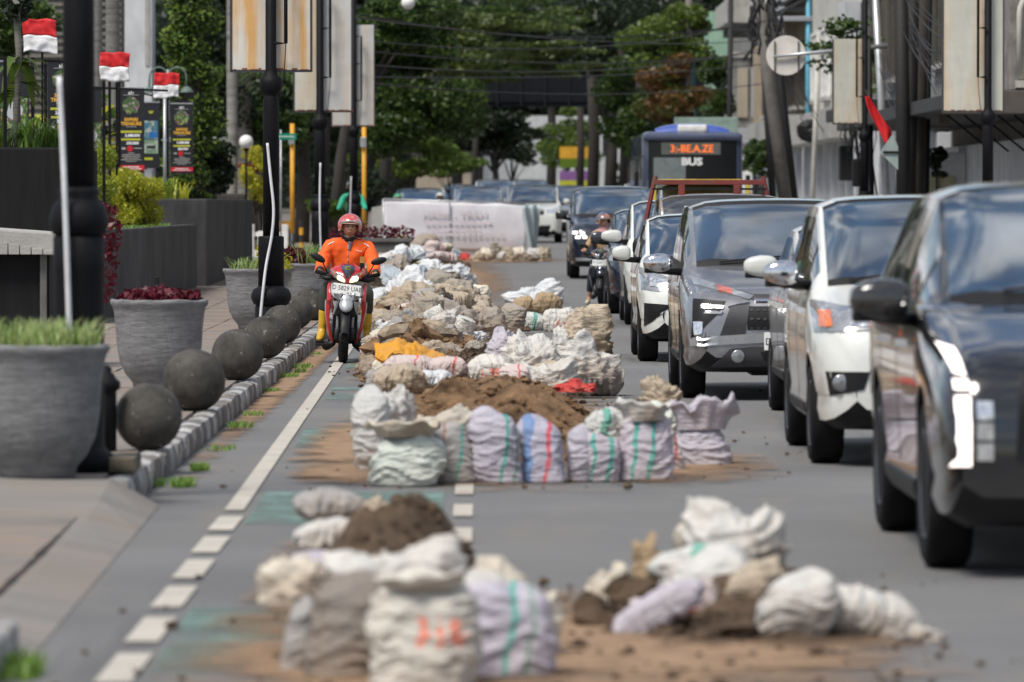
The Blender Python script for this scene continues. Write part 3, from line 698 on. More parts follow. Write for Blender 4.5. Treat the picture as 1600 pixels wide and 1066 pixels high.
# crumbs of soil and grit on the road round the heaps
cb = MB(); rq = random.Random(12)
for (x0, x1, y0, y1, n) in ((-1.1, 1.9, 18.2, 25, 420), (-1.1, 1.9, 32.5, 50, 420), (-1.4, 1.2, 50, 74, 260)):
    for _ in range(n):
        x = rq.gauss((x0 + x1) / 2, (x1 - x0) / 4); y = rq.uniform(y0, y1); r = rq.uniform(.004, .02) * (1 if rq.random() < .85 else 1.8); k0 = len(cb.v)
        cb.lathe([(r * .5, 0), (r, r * .5), (r * .3, r)], (x, y, .01), 5)
        for i in range(k0, len(cb.v)): cb.v[i] = (cb.v[i][0] + rq.gauss(0, r * .25), cb.v[i][1] + rq.gauss(0, r * .25), cb.v[i][2])
tag(cb.build('soil_crumbs', M['soil_dark']), kind='stuff')
film(.35, 1.7, 20.6, 23.2, 'dark_film', .023)
# --- nearest heap
mound(-.36, 23.8, .36, 3.3, .44, 'soil_dark', 'brown soil heap behind the nearest sacks', 700, 1, .018)
G1 = 'filled sacks walling the nearest soil heap'
sack('stand', 535, 1064, 135, 158, 'taupe', 'brown-grey filled sack at the front left of the nearest heap', group=G1)
sack('stand', 460, 1052, 50, 120, 'grey', 'narrow grey sack at the far left of the nearest heap', group=G1, d=.2)
sack('stand', 655, 1082, 170, 185, 'lettered', 'white filled sack with orange-red lettering, nearest of all', group=G1, flap=(.8, 20, 'lettered'))
sack('stand', 787, 1066, 160, 165, 'lilac_teal', 'lilac filled sack with a teal stripe at the front right of the nearest heap', group=G1)
sack('crumple', 468, 938, 120, 70, 'cream', 'peach coloured sack mouth flopped over the grey sack at the far left', Y=20.4, d=.3)
sack('lie', 560, 935, 150, 62, 'pinkish', 'pinkish white sack lying on top of the brown-grey sack', Y=20.8, d=.3)
sack('crumple', 620, 955, 220, 95, 'white', 'white sack draped over the top of the nearest sacks', Y=20.5, d=.35)
sack('stand', 735, 960, 120, 70, 'white', 'whitish sack top between the lettered sack and the lilac sack', Y=20.4, d=.25)
sack('crumple', 810, 1000, 110, 100, 'cream', 'tan sack flap behind the lilac sack with the teal stripe', Y=20.6, d=.3)
sack('lie', 515, 812, 115, 48, 'grey', 'grey sack lying on the back left of the nearest heap', Y=26.2, d=.28)
sack('lie', 520, 862, 120, 52, 'white', 'whitish sack at the left flank of the nearest heap, below the grey one', Y=24.0, d=.26)
sack('lie', 492, 915, 90, 52, 'lilac', 'lilac grey sack at the left flank of the nearest heap', Y=22.3, d=.25)
sack('crumple', 585, 815, 70, 35, 'beige', 'small beige rag on the nearest soil heap', Y=25.0, name='rag', cat='rag')
# --- heap of crumpled sacks at the front right
mound(1.02, 22.4, .62, 1.3, .20, 'soil_dark', 'thin dark soil patch under the crumpled white sacks at the front right', 350, 2, .03)
G2 = 'crumpled white sacks dumped at the front right'
sack('crumple', 1165, 895, 165, 96, 'white', 'topmost crumpled white sack of the front right dump', Y=22.9, d=.35, group=G2)
sack('lie', 1102, 872, 90, 62, 'cream', 'cream rolled sack end behind the topmost crumpled sack', Y=23.2, d=.2, group=G2, yaw=.4)
sack('stand', 1120, 975, 165, 118, 'white', 'white slumped sack in the middle of the front right dump', Y=22.2, d=.35, group=G2)
sack('lie', 1040, 975, 165, 52, 'lilac', 'lilac sack strip lying diagonally at the left of the front right dump', Y=21.6, d=.16, group=G2, roll=-.55)
sack('lie', 1080, 895, 130, 40, 'teal_print', 'grey white sack with a teal mark above the lilac strip', Y=22.5, d=.2, group=G2, roll=-.2)
sack('crumple', 1060, 985, 120, 62, 'pinkish', 'pink marked crumpled sack beside the lilac strip', Y=21.9, d=.3, group=G2)
sack('crumple', 962, 972, 105, 82, 'cream', 'cream crumpled sack at the far left of the front right dump', group=G2, d=.3)
sack('crumple', 1008, 905, 42, 60, 'tan', 'small tan peak of sacking sticking up behind the cream crumpled sack', Y=22.6, d=.1, group=G2)
sack('crumple', 1160, 985, 160, 95, 'beige', 'beige sack flank below the topmost crumpled sack', Y=22.1, d=.4, group=G2)
sack('stand', 1232, 1006, 112, 105, 'white', 'round full white sack at the front of the front right dump', group=G2, d=.24)
sack('lie', 1345, 1003, 190, 78, 'white', 'long white sack tapering to the right of the front right dump', group=G2, d=.26, roll=.28)
sack('crumple', 1300, 1000, 130, 62, 'cream', 'cream crumpled sack behind the long tapering one', group=G2, d=.3)
sack('crumple', 1425, 1003, 110, 26, 'white', 'flat white sack tail at the right end of the front right dump', group=G2, d=.16)
for i, (px, py, wd) in enumerate([(1175, 1008, 55), (1305, 1030, 75), (1420, 1010, 40), (1080, 1000, 50), (985, 985, 40)]):
    sack('crumple', px, py, wd, 12, 'dark', 'black scrap of mud lying by the front right dump', group='black scraps by the front right dump', name='mud_lump', cat='mud')
# --- second heap with the wall of filled sacks
mound(.02, 41.5, .86, 6.6, .36, 'soil_brown', 'broad brown soil heap behind the wall of filled sacks', 1500, 3, .02)
G3 = 'filled sacks standing in a wall in front of the broad soil heap'
sack('stand', 632, 762, 108, 92, 'mint', 'greenish white filled sack at the front left corner of the sack wall', group=G3, flap=(.95, 22, 'cream'))
sack('stand', 588, 742, 62, 132, 'white', 'white slumped sack on the left flank of the sack wall', group=G3, d=.3)
sack('stand', 710, 758, 72, 98, 'grey_teal', 'grey filled sack with thin teal stripes, second in the sack wall', group=G3)
sack('stand', 782, 758, 76, 113, 'lilac_teal', 'lilac filled sack with one teal stripe down its middle', group=G3)
sack('stand', 855, 757, 72, 105, 'lilac_red', 'lilac filled sack with a red stripe and a blue patch', group=G3)
sack('stand', 908, 755, 42, 88, 'lilac', 'narrow lilac sack squeezed between the red striped and the teal striped sacks', group=G3, d=.22)
sack('stand', 944, 755, 58, 84, 'lilac_teal_low', 'pinkish lilac filled sack with a broad teal stripe', group=G3)
sack('stand', 1008, 754, 84, 112, 'lilac_teal_low', 'big lilac filled sack with bulging folds, right of the sack wall', group=G3, flap=(.9, 26, 'white'))
sack('stand', 1042, 738, 60, 92, 'pinkish', 'pinkish sack with a red mark behind the big bulging one', group=G3)
sack('stand', 1098, 730, 84, 68, 'lilac', 'low grey lilac sack at the right end of the sack wall, mouth open', group=G3, flap=(1.0, 44, 'lilac'))
sack('crumple', 672, 708, 118, 60, 'cream', 'white sack mouth folded over the greenish white sack', Y=34.4, d=.3)
sack('crumple', 610, 690, 80, 78, 'white', 'white crumpled sack top at the left end of the sack wall', Y=35.6, d=.3)
sack('crumple', 985, 692, 120, 62, 'white', 'white crumpled sack heaped above the right half of the sack wall', Y=35.8, d=.4)
sack('crumple', 936, 680, 62, 34, 'teal_print', 'white scrap with a green patch above the sack wall', Y=35.4, d=.25)
sack('crumple', 1035, 640, 66, 52, 'beige', 'open cream sack standing up at the back right of the sack wall', Y=39.5, d=.3)
sack('stand', 1032, 680, 60, 48, 'mint', 'pale grey green sack under the open cream sack', Y=38.8, d=.35)
for i, (px, py, m) in enumerate([(590, 690, 'white'), (583, 655, 'grey'), (587, 628, 'grey'), (592, 606, 'cream')]):
    sack('stand', px, py, 38 - 3 * i, 62 - 6 * i, m, ['white sack leaning on the left flank of the broad heap, nearest of four', 'grey sack on the left flank of the broad heap, second of four', 'grey sack on the left flank of the broad heap, third of four', 'cream sack on the left flank of the broad heap, farthest of four'][i], group='sacks along the left flank of the broad heap')
sack('lie', 625, 615, 85, 46, 'beige', 'beige sack lying under the orange tarpaulin, front left', Y=42.0, d=.4)
sack('lie', 640, 588, 80, 36, 'pinkish', 'brownish white sack lying just below the orange tarpaulin', Y=45.0, d=.35)
sack('lie', 678, 606, 62, 30, 'plastic', 'small white bundle right of the sacks under the tarpaulin', Y=43.5, d=.3)
sack('lie', 700, 590, 60, 34, 'pinkish', 'pinkish bundle below the right end of the orange tarpaulin', Y=44.5, d=.3)
def tarp():
    b = MB(); P = []; P2 = []
    for i in range(45):
        u = i / 44; x = -.36 + .72 * u; row = []
        for j in range(22):
            v = j / 21; q = Vector((u * 4, v * 2.5, 7))
            z = .07 + .10 * math.sin(math.pi * min(1, u * 1.05 + .08)) ** .6 + .06 * math.sin(math.pi * v) + .05 * noise.noise(q * 1.6) + .05 * ridge(q * 1.1, 3) - .12 * u - (0 if v > .12 else .035 * (1 - v / .12))
            row.append(Vector((x + .04 * noise.noise(q), -.45 + .9 * v + .12 * noise.noise(q + Vector((3, 0, 0))), .03 + z)))
        P.append(row); P2.append([p - Vector((0, 0, .012)) for p in row])
    b.grid(P); n = len(b.v); b.grid([r[::-1] for r in P2])
    return b
o = tarp().build('tarpaulin', SM['orange'], smooth=True, loc=tuple(at(655, 584, 47.5))); tag(o, 'folded orange-yellow tarpaulin lying over the sacks left of the heap', 'tarpaulin')
md = o.modifiers.new('s', 'SOLIDIFY'); md.thickness = .006
# white plastic and sacks, back right of the second heap
G4 = 'white sacks dumped behind the broad soil heap'
sack('crumple', 792, 562, 76, 44, 'lilac', 'rounded lilac white sack at the back of the broad heap', Y=48.5, d=.4, group=G4)
sack('crumple', 825, 590, 90, 62, 'white', 'white crumpled sack right of the rounded lilac one', Y=48.0, d=.4, group=G4)
sack('lie', 768, 602, 72, 46, 'white_print', 'white sack with pink print lying left among the white sacks', Y=46.5, d=.35, group=G4)
sack('stand', 800, 610, 48, 42, 'pinkish', 'pinkish sack with red stripe right beside the pink printed sack', Y=46.2, d=.3, group=G4)
sack('crumple', 880, 570, 84, 58, 'white', 'white sack pulled up to a sharp point', Y=48.8, d=.35, group=G4)
sack('crumple', 905, 590, 100, 60, 'white', 'white crumpled sheet right of the pointed sack', Y=48.2, d=.4, group=G4)
sack('lie', 858, 608, 60, 40, 'beige', 'beige rolled sack in the middle of the white sacks', Y=46.8, d=.3, group=G4, yaw=.5, roll=-.3)
sack('lie', 925, 620, 100, 60, 'grey', 'grey white bulging sack at the right end of the broad heap', d=.45, group=G4)
sack('crumple', 900, 612, 60, 16, 'red', 'strip of red sacking under the grey white bulging sack', Y=43.5, d=.2, name='rag', cat='rag')
sack('crumple', 842, 612, 110, 44, 'white', 'flattened white sack in front of the pointed sack', Y=46.4, d=.4, group=G4)
sack('crumple', 912, 556, 84, 62, 'beige', 'open dusty beige sack leaning back behind the pointed white sack', d=.5, group=G4)
# --- third heap: stones, soil and torn sacks
mound(-.62, 56.5, .55, 6.0, .40, 'soil_brown', 'brown stony heap right beside the motorcyclist', 600, 4, .06)
mound(-.1, 51.5, .42, 2.4, .32, 'soil_dark', 'dark round soil heap in front of the small white sacks', 500, 5, .05)
mound(-.55, 69, .62, 7.5, .50, 'soil_brown', 'heap of soil and torn sacks behind the stones', 500, 6, .06)
mound(.22, 76, .45, 4, .22, 'soil_dark', 'low dark soil ridge behind the tan sacks', 300, 7, .05)
mound(-1.15, 96, .85, 17, .55, 'soil_brown', 'long heap of soil and rubbish leading to the banner', 500, 8, .07)
mound(-1.3, 124, 1.0, 13, .50, 'soil_dark', 'far soil heap at the foot of the banner', 300, 9, .08)
G5 = 'small filled sacks on the right side of the stone heap'
for (k, px, py, wd, hp, m, lab) in [
    ('stand', 795, 522, 42, 46, 'dirty', 'upright creased grey sack tied at its left, beside the tan sacks'), ('tied', 738, 545, 44, 34, 'white', 'small white tied sack in front of the stones'),
    ('stand', 708, 504, 32, 30, 'red_stripe', 'small white sack with a red stripe on the stone heap'), ('crumple', 742, 506, 44, 42, 'pinkish', 'torn pinkish sack with a folded flap next to the red striped sack'),
    ('stand', 765, 505, 24, 36, 'dirty', 'narrow dusty sack between the pinkish and the upright creased sack'), ('lie', 818, 489, 36, 26, 'tan', 'left one of two round tan sacks'),
    ('lie', 856, 490, 46, 30, 'tan', 'right one of two round tan sacks'), ('crumple', 838, 478, 70, 34, 'plastic', 'crumpled clear white plastic sheet behind the round tan sacks'),
    ('lie', 830, 517, 44, 28, 'teal_print', 'white sack with a teal stripe lying behind the upright creased sack'), ('lie', 875, 519, 58, 40, 'white_print', 'white sack with red print lying at the right edge of the stone heap'),
    ('stand', 622, 522, 22, 54, 'grey', 'tall narrow grey sack at the left edge of the stone heap'), ('lie', 608, 499, 34, 22, 'white', 'flat white sack lying left of the narrow grey sack'),
    ('crumple', 600, 470, 44, 34, 'plastic_blue', 'bluish plastic bag directly right of the motorcycle'), ('stand', 638, 486, 20, 22, 'orange', 'orange printed bag behind the narrow grey sack'),
    ('crumple', 622, 445, 30, 18, 'yellow', 'yellow rag on the torn sacks'), ('lie', 708, 478, 40, 22, 'tan', 'brown mud covered sack lying on the stone heap'),
    ('crumple', 697, 424, 44, 34, 'plastic', 'big white plastic bag on the heap in front of the banner'), ('stand', 658, 410, 17, 20, 'lime', 'lime green bag on the far heap'),
    ('crumple', 655, 392, 34, 24, 'green', 'pale green tarpaulin scrap at the foot of the banner')]:
    big = {'tied': None}
    if py > 480 and k != 'x' and px > 730: o = sack(k, px, py, wd, hp, m, lab, group=G5)
    else:
        Yd = on_road(px, py)[1] + 1.5
        o = sack(k, px, py - 0, wd, hp, m, lab, Y=Yd, group=G5)
# loose stones and torn empty sacks on the heaps: one object each
stm = mat('rubble_stone', (.27, .21, .15), .9, var=.4, vs=8, bump=.6, bs=25, col2=(.10, .085, .07), c2=(.45, .65), world=True)
SMESH = []
for i in range(7):
    bm = bmesh.new(); bmesh.ops.create_icosphere(bm, subdivisions=2, radius=1)
    for v in bm.verts:
        p = v.co.copy(); q = max(abs(p.x), abs(p.y), abs(p.z)); p = p * (.55 + .45 / max(q, .5)); v.co = Vector((p.x, p.y * .8, p.z * .62)) * (1 + .28 * noise.noise(v.co * 1.7 + Vector((i * 5, 0, 0))))
    me = bpy.data.meshes.new('stone'); bm.to_mesh(me); bm.free(); me.materials.append(stm); SMESH.append(me)
rr = random.Random(77); nst = 0
GS = 'brown broken stones lying on the stone heap'
for _ in range(130):
    a = rr.uniform(0, 6.28); t = rr.random() ** .5
    x = -.62 + .55 * t * math.cos(a) * .95; y = 56.0 + 5.5 * t * math.sin(a); r = rr.uniform(.05, .15)
    o = link('stone', SMESH[rr.randrange(7)], [], None, (x, y, gz(y) + mound_h(x, y) + r * .34)); o.scale = (r * 1.15, r, r * .9)
    o.rotation_euler = (rr.gauss(0, .3), rr.gauss(0, .3), rr.uniform(0, 6)); tag(o, '%s brown broken stone on the %s %s part of the stone heap beside the motorcyclist' % ('large' if r > .115 else 'medium' if r > .08 else 'small', 'left' if x < -.62 else 'right', 'near' if y < 53.5 else 'middle' if y < 58 else 'far'), 'stone', GS)
for _ in range(60):
    x = rr.uniform(-1.9, -.3); y = rr.uniform(80, 130); r = rr.uniform(.06, .14)
    o = link('stone', SMESH[rr.randrange(7)], [], None, (x, y, gz(y) + mound_h(x, y) + r * .1)); o.scale = (r * 1.15, r, r * .9)
    o.rotation_euler = (rr.gauss(0, .3), rr.gauss(0, .3), rr.uniform(0, 6)); tag(o, '%s brown stone on the %s %s part of the long rubbish heap' % ('large' if r > .10 else 'small', 'left' if x < -1.1 else 'right', 'near' if y < 97 else 'middle' if y < 114 else 'far'), 'stone', 'stones on the long rubbish heap')
CM = []
for i in range(9): 
    k = m_crumple(.55, .6, .26, 200 + i, 1.1) if i % 3 else m_lie(.55, .34, .2, 300 + i)
    me = bpy.data.meshes.new('empty_sack'); me.from_pydata(k.v, [], k.f); soft(me); CM.append(me)
cols = ['beige', 'dirty', 'cream', 'dirty', 'grey', 'dirty', 'beige', 'white', 'beige', 'plastic', 'pinkish', 'dirty']
def scatter(n, x0, x1, y0, y1, s0, s1, label, grp, cols=cols):
    for _ in range(n):
        x = rr.uniform(x0, x1); y = rr.uniform(y0, y1)
        if mound_h(x, y) < .03: continue
        cn = rr.choice(cols); me = CM[rr.randrange(9)].copy(); o = link('empty_sack', me, SM[cn], None, (x, y, gz(y) + mound_h(x, y) - .01)); s_ = rr.uniform(s0, s1)
        o.scale = (s_, s_, s_ * rr.uniform(.8, 1.5)); o.rotation_euler = (rr.gauss(0, .25), rr.gauss(0, .25), rr.uniform(0, 6.28)); tag(o, label % ({'plastic': 'clear white', 'plastic_blue': 'bluish'}.get(cn, cn), 'left' if x < (x0 + x1) / 2 else 'right', 'near' if y < y0 + (y1 - y0) / 3 else 'middle' if y < y0 + (y1 - y0) * .67 else 'far'), 'empty sack', grp)
scatter(75, -1.15, .1, 63.5, 76, .5, 1.0, 'torn %s empty sack on the %s %s part of the heap behind the stones', 'torn empty sacks behind the stones')
scatter(24, -1.1, .0, 52, 62, .35, .6, 'small torn %s sack among the brown stones, %s %s part', 'torn sacks among the brown stones')
scatter(95, -2.1, -.25, 80, 122, .6, 1.3, 'torn %s bag on the %s %s part of the long rubbish heap', 'rags on the long rubbish heap', cols + ['white', 'plastic', 'plastic_blue', 'plastic'])
scatter(8, -1.9, -.4, 92, 118, .5, .8, '%s coloured bag on the %s %s part of the long rubbish heap', 'coloured bags on the long rubbish heap', ['pink', 'lime', 'green', 'red', 'yellow'])
G6 = 'low row of sacks holding down the banner'
for i in range(9):
    o = sack('lie' if i % 2 else 'crumple', 748 + i * 12.5, 409, 26, 17 + (i % 3) * 3, ['beige', 'cream', 'dirty', 'white'][i % 4], 'dusty sack, %s from the left in the low row along the foot of the banner' % ['first', 'second', 'third', 'fourth', 'fifth', 'sixth', 'seventh', 'eighth', 'ninth'][i], group=G6, d=.5)
sack('crumple', 727, 408, 26, 12, 'red', 'red plastic scrap at the foot of the banner', d=.4, name='rag', cat='rag')
sack('crumple', 707, 408, 28, 22, 'plastic_blue', 'blue grey plastic bag left of the red scrap at the banner', d=.4)
# ================================================================ VEHICLES
def paint(name, col, metal=0.0, rough=.28, dust=.25):
    m, nt, b, P, O = base_mat(name, rough, metal, .5, 1.0)
    c = mix(nt, math_(nt, 'MULTIPLY', ramp(nt, tex_noise(nt, O, 3, 8, .7), .42, .75), dust), col, tuple(.5 * x + .5 * y for x, y in zip(col, (.2, .18, .15))))
    sx = nt.nodes.new('ShaderNodeSeparateXYZ'); nt.links.new(O, sx.inputs[0])
    k = math_(nt, 'MULTIPLY', ramp(nt, math_(nt, 'ADD', sx.outputs['Z'], math_(nt, 'MULTIPLY', tex_noise(nt, O, 5, 6, .7), .35)), .35, .72, (1, 1, 1), (0, 0, 0)), dust * 1.3)
    c = mix(nt, k, c, (.17, .15, .125))
    nt.links.new(c, b.inputs['Base Color'])
    nt.links.new(ramp(nt, tex_noise(nt, O, 4, 7, .7), .3, .75, (rough * .8,) * 3, (min(1, rough * 1.7),) * 3), b.inputs['Roughness'])
    return m
def glassmat(name, col=(.012, .016, .02), rough=.03):
    m, nt, b, P, O = base_mat(name, rough, 0, 1.0, .6)
    b.inputs['IOR'].default_value = 2.15 if 'windscreen' in name else 1.8
    nt.links.new(ramp(nt, tex_noise(nt, O, 1.6, 3, .5), .35, .65, tuple(x * .6 for x in col), tuple(x * 2.2 for x in col)), b.inputs['Base Color'])
    nt.links.new(ramp(nt, tex_noise(nt, O, 3, 6, .6), .3, .8, (rough,) * 3, (rough + .07,) * 3), b.inputs['Roughness'])
    return m
M['glass'] = glassmat('window_glass'); M['glass_blue'] = glassmat('windscreen_glass', (.014, .03, .05)); M['lamp_lens'] = glassmat('lamp_lens', (.17, .175, .185), .08)
M['lamp_clear'] = mat('lamp_reflector', (.75, .76, .78), .12, .8, var=.3, vs=25, world=False)
M['amber'] = mat('amber_lens', (.7, .16, .02), .2, coat=.8); M['amber_dim'] = mat('red_amber_lens', (.55, .13, .08), .25, coat=.8)
M['lit'] = emit('lit_lamp', (1, .88, .83), 1.25); M['lit_warm'] = emit('lit_headlamp', (1, .74, .40), 2.0)
P_ = dict(black=paint('paint_black', (.004, .0045, .007), 0, .12, .06), white=paint('paint_white', (.66, .67, .63), 0, .3, .12), pearl=paint('paint_silver_white', (.55, .54, .52), .2, .3, .2),
          grey=paint('paint_grey', (.26, .26, .275), .65, .26, .12), silver=paint('paint_silver', (.5, .51, .53), .7, .25, .15), navy=paint('paint_navy', (.012, .018, .035), .2, .15, .1),
          brown=paint('paint_brown', (.16, .115, .10), .2, .4, .5), blue=paint('paint_bus_blue', (.02, .07, .36), 0, .35, .3), bluegrey=paint('paint_blue_grey', (.05, .065, .12), .3, .35, .2), sc_silver=paint('scooter_silver', (.40, .41, .43), .25, .38, .2), red=paint('paint_red', (.5, .012, .02), .1, .2, .1))
def pchip(xs, ys, x):
    xs = np.array(xs, float); ys = np.array(ys, float); h = np.diff(xs); dl = np.diff(ys) / h; n = len(xs); d = np.zeros(n)
    for i in range(1, n - 1):
        if dl[i - 1] * dl[i] > 0:
            w1 = 2 * h[i] + h[i - 1]; w2 = h[i] + 2 * h[i - 1]; d[i] = (w1 + w2) / (w1 / dl[i - 1] + w2 / dl[i])
    d[0] = dl[0]; d[-1] = dl[-1]
    i = np.clip(np.searchsorted(xs, x, side='right') - 1, 0, n - 2); t = (x - xs[i]) / h[i]
    return (2 * t**3 - 3 * t**2 + 1) * ys[i] + (t**3 - 2 * t**2 + t) * h[i] * d[i] + (-2 * t**3 + 3 * t**2) * ys[i + 1] + (t**3 - t**2) * h[i] * d[i + 1]
def car_shell(L, W, H, zh, zc, yc, yh, gc=.24, wr=.33, fa=.85, wb=2.75, roofw=.84, boxy=.0, win=None, slope=.0, rearin=.25):
    """lofted closed shell; returns mesh with material indices: 0 paint 1 wheel well 2 windscreen 3 side glass 4 black trim"""
    hw = W / 2; f = lambda a: a + (1 - a) * boxy
    # y, w, bottom, top, shoulder z, x5, z5, x6, z6
    K = []
    def st(y, w, zb, zt, zs, x5, z5, x6, z6): K.append((y, w * hw, zb, zt, zs, x5 * hw, z5, x6 * hw, z6))
    for y, w_, zb, dz in ((0, .70, .36, -.26), (.03, .78, .30, -.17), (.10, .87, gc + .02, -.07), (.22, .93, gc, -.01), (.45, .98, gc, .03 + slope * .3)):
        zt = zh + dz; st(y, f(w_), zb, zt, zt - .12, f(w_) * .88, zt - .04, f(w_) * .5, zt - .008)
    zt = zh + (zc - zh) * .75; st((.45 + yc) / 2 + .1, 1, gc, zt, zt - .10, .86, zt - .028, .5, zt - .004)
    belt = zc - .04
    st(yc, 1, gc, zc, belt, .86, zc - .015, .5, zc + .0)
    for k in (.06, .5, .93):
        z = zc + (H - .05 - zc) * k; y = yc + (yh - yc) * k
        st(y, 1, gc, z + .02, belt, .86 + (roofw - .86) * k, z - .04 * k - .01, .5 + .04 * k, z + .008)
    st(yh, 1, gc, H - .02, belt + .01, roofw, H - .095, .56, H - .032)
    st(yh + .6, 1, gc, H, belt + .02, roofw, H - .08, .56, H - .014)
    st(L - .9, 1, gc, H - .015, belt + .04, roofw * .98, H - .10, .55, H - .03)
    st(L - rearin - .12, .985, gc + .02, H - .06, belt + .06, roofw * .94, H - .15, .52, H - .075)
    st(L - .12, .95, gc + .05, belt + .22, belt + .02, .86, belt + .16, .5, belt + .2)
    st(L, .86, gc + .14, belt, belt - .16, .72, belt - .06, .4, belt - .02)
    K.sort(); K = np.array(K); win = win or [(yc + .16, yc + .42), (yc + .50, yh + .62), (yh + .72, L - 1.35), (L - 1.25, L - .62)]
    ys = sorted(set([round(v, 4) for v in list(K[:, 0])] + [round(v, 4) for a in win for v in a] + [round(yc + .05, 4), round(yh - .03, 4)]))
    YS = []
    for a, b_ in zip(ys, ys[1:]):
        if b_ - a < .012: continue
        n = max(1, int((b_ - a) / .14)); YS += [a + (b_ - a) * i / n for i in range(n)]
    YS.append(L)
    C_ = [pchip(K[:, 0], K[:, j], np.array(YS)) for j in range(1, 9)]
    rows = []
    for i, y in enumerate(YS):
        w_, zb, zt, zs, x5, z5, x6, z6 = [c[i] for c in C_]
        pts = [(0, zb), (w_ * .55, zb), (w_ * .86, zb + .005), (w_ * .965, zb + .06), (w_ * .985, zb + .13), (w_ * .975, zb + .22), (w_ * .985, zb + .36 * (zs - zb)), (w_, zb + .62 * (zs - zb)), (w_ * .998, zb + .8 * (zs - zb)), (w_ * .985, zb + .9 * (zs - zb)), (w_ * .955, zs)]
        a = np.array(pts[-1]); c = np.array((x5, z5))
        for t in (.10, .3, .5, .7, .88): pts.append(tuple(a + (c - a) * t + np.array((.012 * math.sin(math.pi * t), 0))))
        pts.append((x5, z5)); e = np.array((x6, z6)); q = np.array((0, zt))
        for t in (.09, .5): p = c + (e - c) * t; pts.append((p[0], p[1] + .018 * math.sin(math.pi * t) * (1 if zt - z5 > .03 else .3)))
        pts.append((x6, z6))
        for t in (.33, .66): pts.append((x6 * (1 - t), z6 + (zt - z6) * (1 - (1 - t) ** 2)))
        pts.append((0, zt)); rows.append(pts)
    npt = len(rows[0]); b = MB(); full = []
    for y, pts in zip(YS, rows): full.append([(-x, y, z) for x, z in pts] + [(x, y, z) for x, z in pts[-2:0:-1]])
    nf = len(full[0])
    for i in range(len(full) - 1):
        ym = (YS[i] + YS[i + 1]) / 2
        base = len(b.v)
    b.v = [p for r in full for p in r]
    for i in range(len(full) - 1):
        ym = (YS[i] + YS[i + 1]) / 2
        for k in range(nf):
            b.f.append((i * nf + k, (i + 1) * nf + k, (i + 1) * nf + (k + 1) % nf, i * nf + (k + 1) % nf))
            j = k if k < npt - 1 else nf - 1 - k          # section interval index, mirrored
            mi = 0
            if 11 <= j <= 14:
                if any(a < ym < c for a, c in win): mi = 3
                elif win[0][0] < ym < win[-1][1] : mi = 4
            elif j == 10 and win[0][0] < ym < win[-1][1]: mi = 4
            elif j >= 17 and yc + .05 < ym < yh - .03: mi = 2
            elif j >= 17 and (yc < ym < yh): mi = 4
            if j <= 2: mi = 1
            b.m.append(mi)
    b.f.append(tuple(range(nf))); b.m.append(0); L_ = (len(full) - 1) * nf; b.f.append(tuple(L_ + k for k in range(nf))[::-1]); b.m.append(0)
    return b
def cut_wells(me, W, fa, wb, wr, slots):
    o = bpy.data.objects.new('tmp', me); sc.collection.objects.link(o)
    c = MB()
    for y in (fa, fa + wb):
        for s in (-1, 1):
            x0, x1 = sorted((s * (W / 2 - .30), s * (W / 2 + .2)))
            c.lathe([(wr + .055, x0), (wr + .055, x1)], (0, y, wr + .01), 28, 0, 'x')
    cm = bpy.data.meshes.new('cut'); cm.from_pydata(c.v, [], c.f); cm.materials.append(slots[1])
    co = bpy.data.objects.new('cut', cm); sc.collection.objects.link(co)
    bm = bmesh.new(); bm.from_mesh(cm); bmesh.ops.recalc_face_normals(bm, faces=bm.faces); bm.to_mesh(cm); bm.free()
    bm = bmesh.new(); bm.from_mesh(me); bmesh.ops.recalc_face_normals(bm, faces=bm.faces); bm.to_mesh(me); bm.free()
    md = o.modifiers.new('b', 'BOOLEAN'); md.object = co; md.operation = 'DIFFERENCE'; md.solver = 'EXACT'
    dg = bpy.context.evaluated_depsgraph_get(); r = bpy.data.meshes.new_from_object(o.evaluated_get(dg), preserve_all_data_layers=True, depsgraph=dg)
    bpy.data.objects.remove(o); bpy.data.objects.remove(co)
    return r
def submesh(me, idxs, name, mats):
    bm = bmesh.new(); bm.from_mesh(me)
    bmesh.ops.delete(bm, geom=[f for f in bm.faces if f.material_index not in idxs], context='FACES')
    if len(idxs) == 1:
        for f in bm.faces: f.material_index = 0
    r = bpy.data.meshes.new(name); bm.to_mesh(r); bm.free(); r.materials.clear()
    for m_ in mats: r.materials.append(m_)
    soft(r, 38); return r
def wheel(parent, x, y, r, s, wd=.20, spokes=5):
    """tyre, rim and spokes; s = side"""
    b = MB(); h = wd / 2
    b.lathe([(r * .66, -h * .9), (r * .9, -h), (r * .985, -h * .8), (r, -h * .5), (r, h * .5), (r * .985, h * .8), (r * .9, h), (r * .66, h * .9)], (0, 0, 0), 32, 0, 'x')
    t = b.build('wheel', M['rubber'], parent, smooth=True, loc=(x, y, r)); 
    b = MB(); e = s * h * .82
    b.lathe([(r * .67, e), (r * .64, e + s * .012), (r * .60, e - s * .005), (r * .58, e - s * .05), (.02, e - s * .055)], (0, 0, 0), 32, 0, 'x')
    b.lathe([(.03, e - s * .06), (r * .17, e - s * .03), (r * .15, e - s * .005), (.01, e)], (0, 0, 0), 16, 0, 'x')
    for k in range(spokes):
        a = 6.2832 * k / spokes; rot = Matrix.Rotation(a, 4, 'X')
        x0, x1 = sorted((e - s * .03, e - s * .004))
        b.box(x0, x1, -.028, .028, r * .12, r * .62, rot=rot)
    b.build('rim', M['rim'], t, smooth=True, sharp=30) if False else b.build('rim', M['rim'], t)
    return t
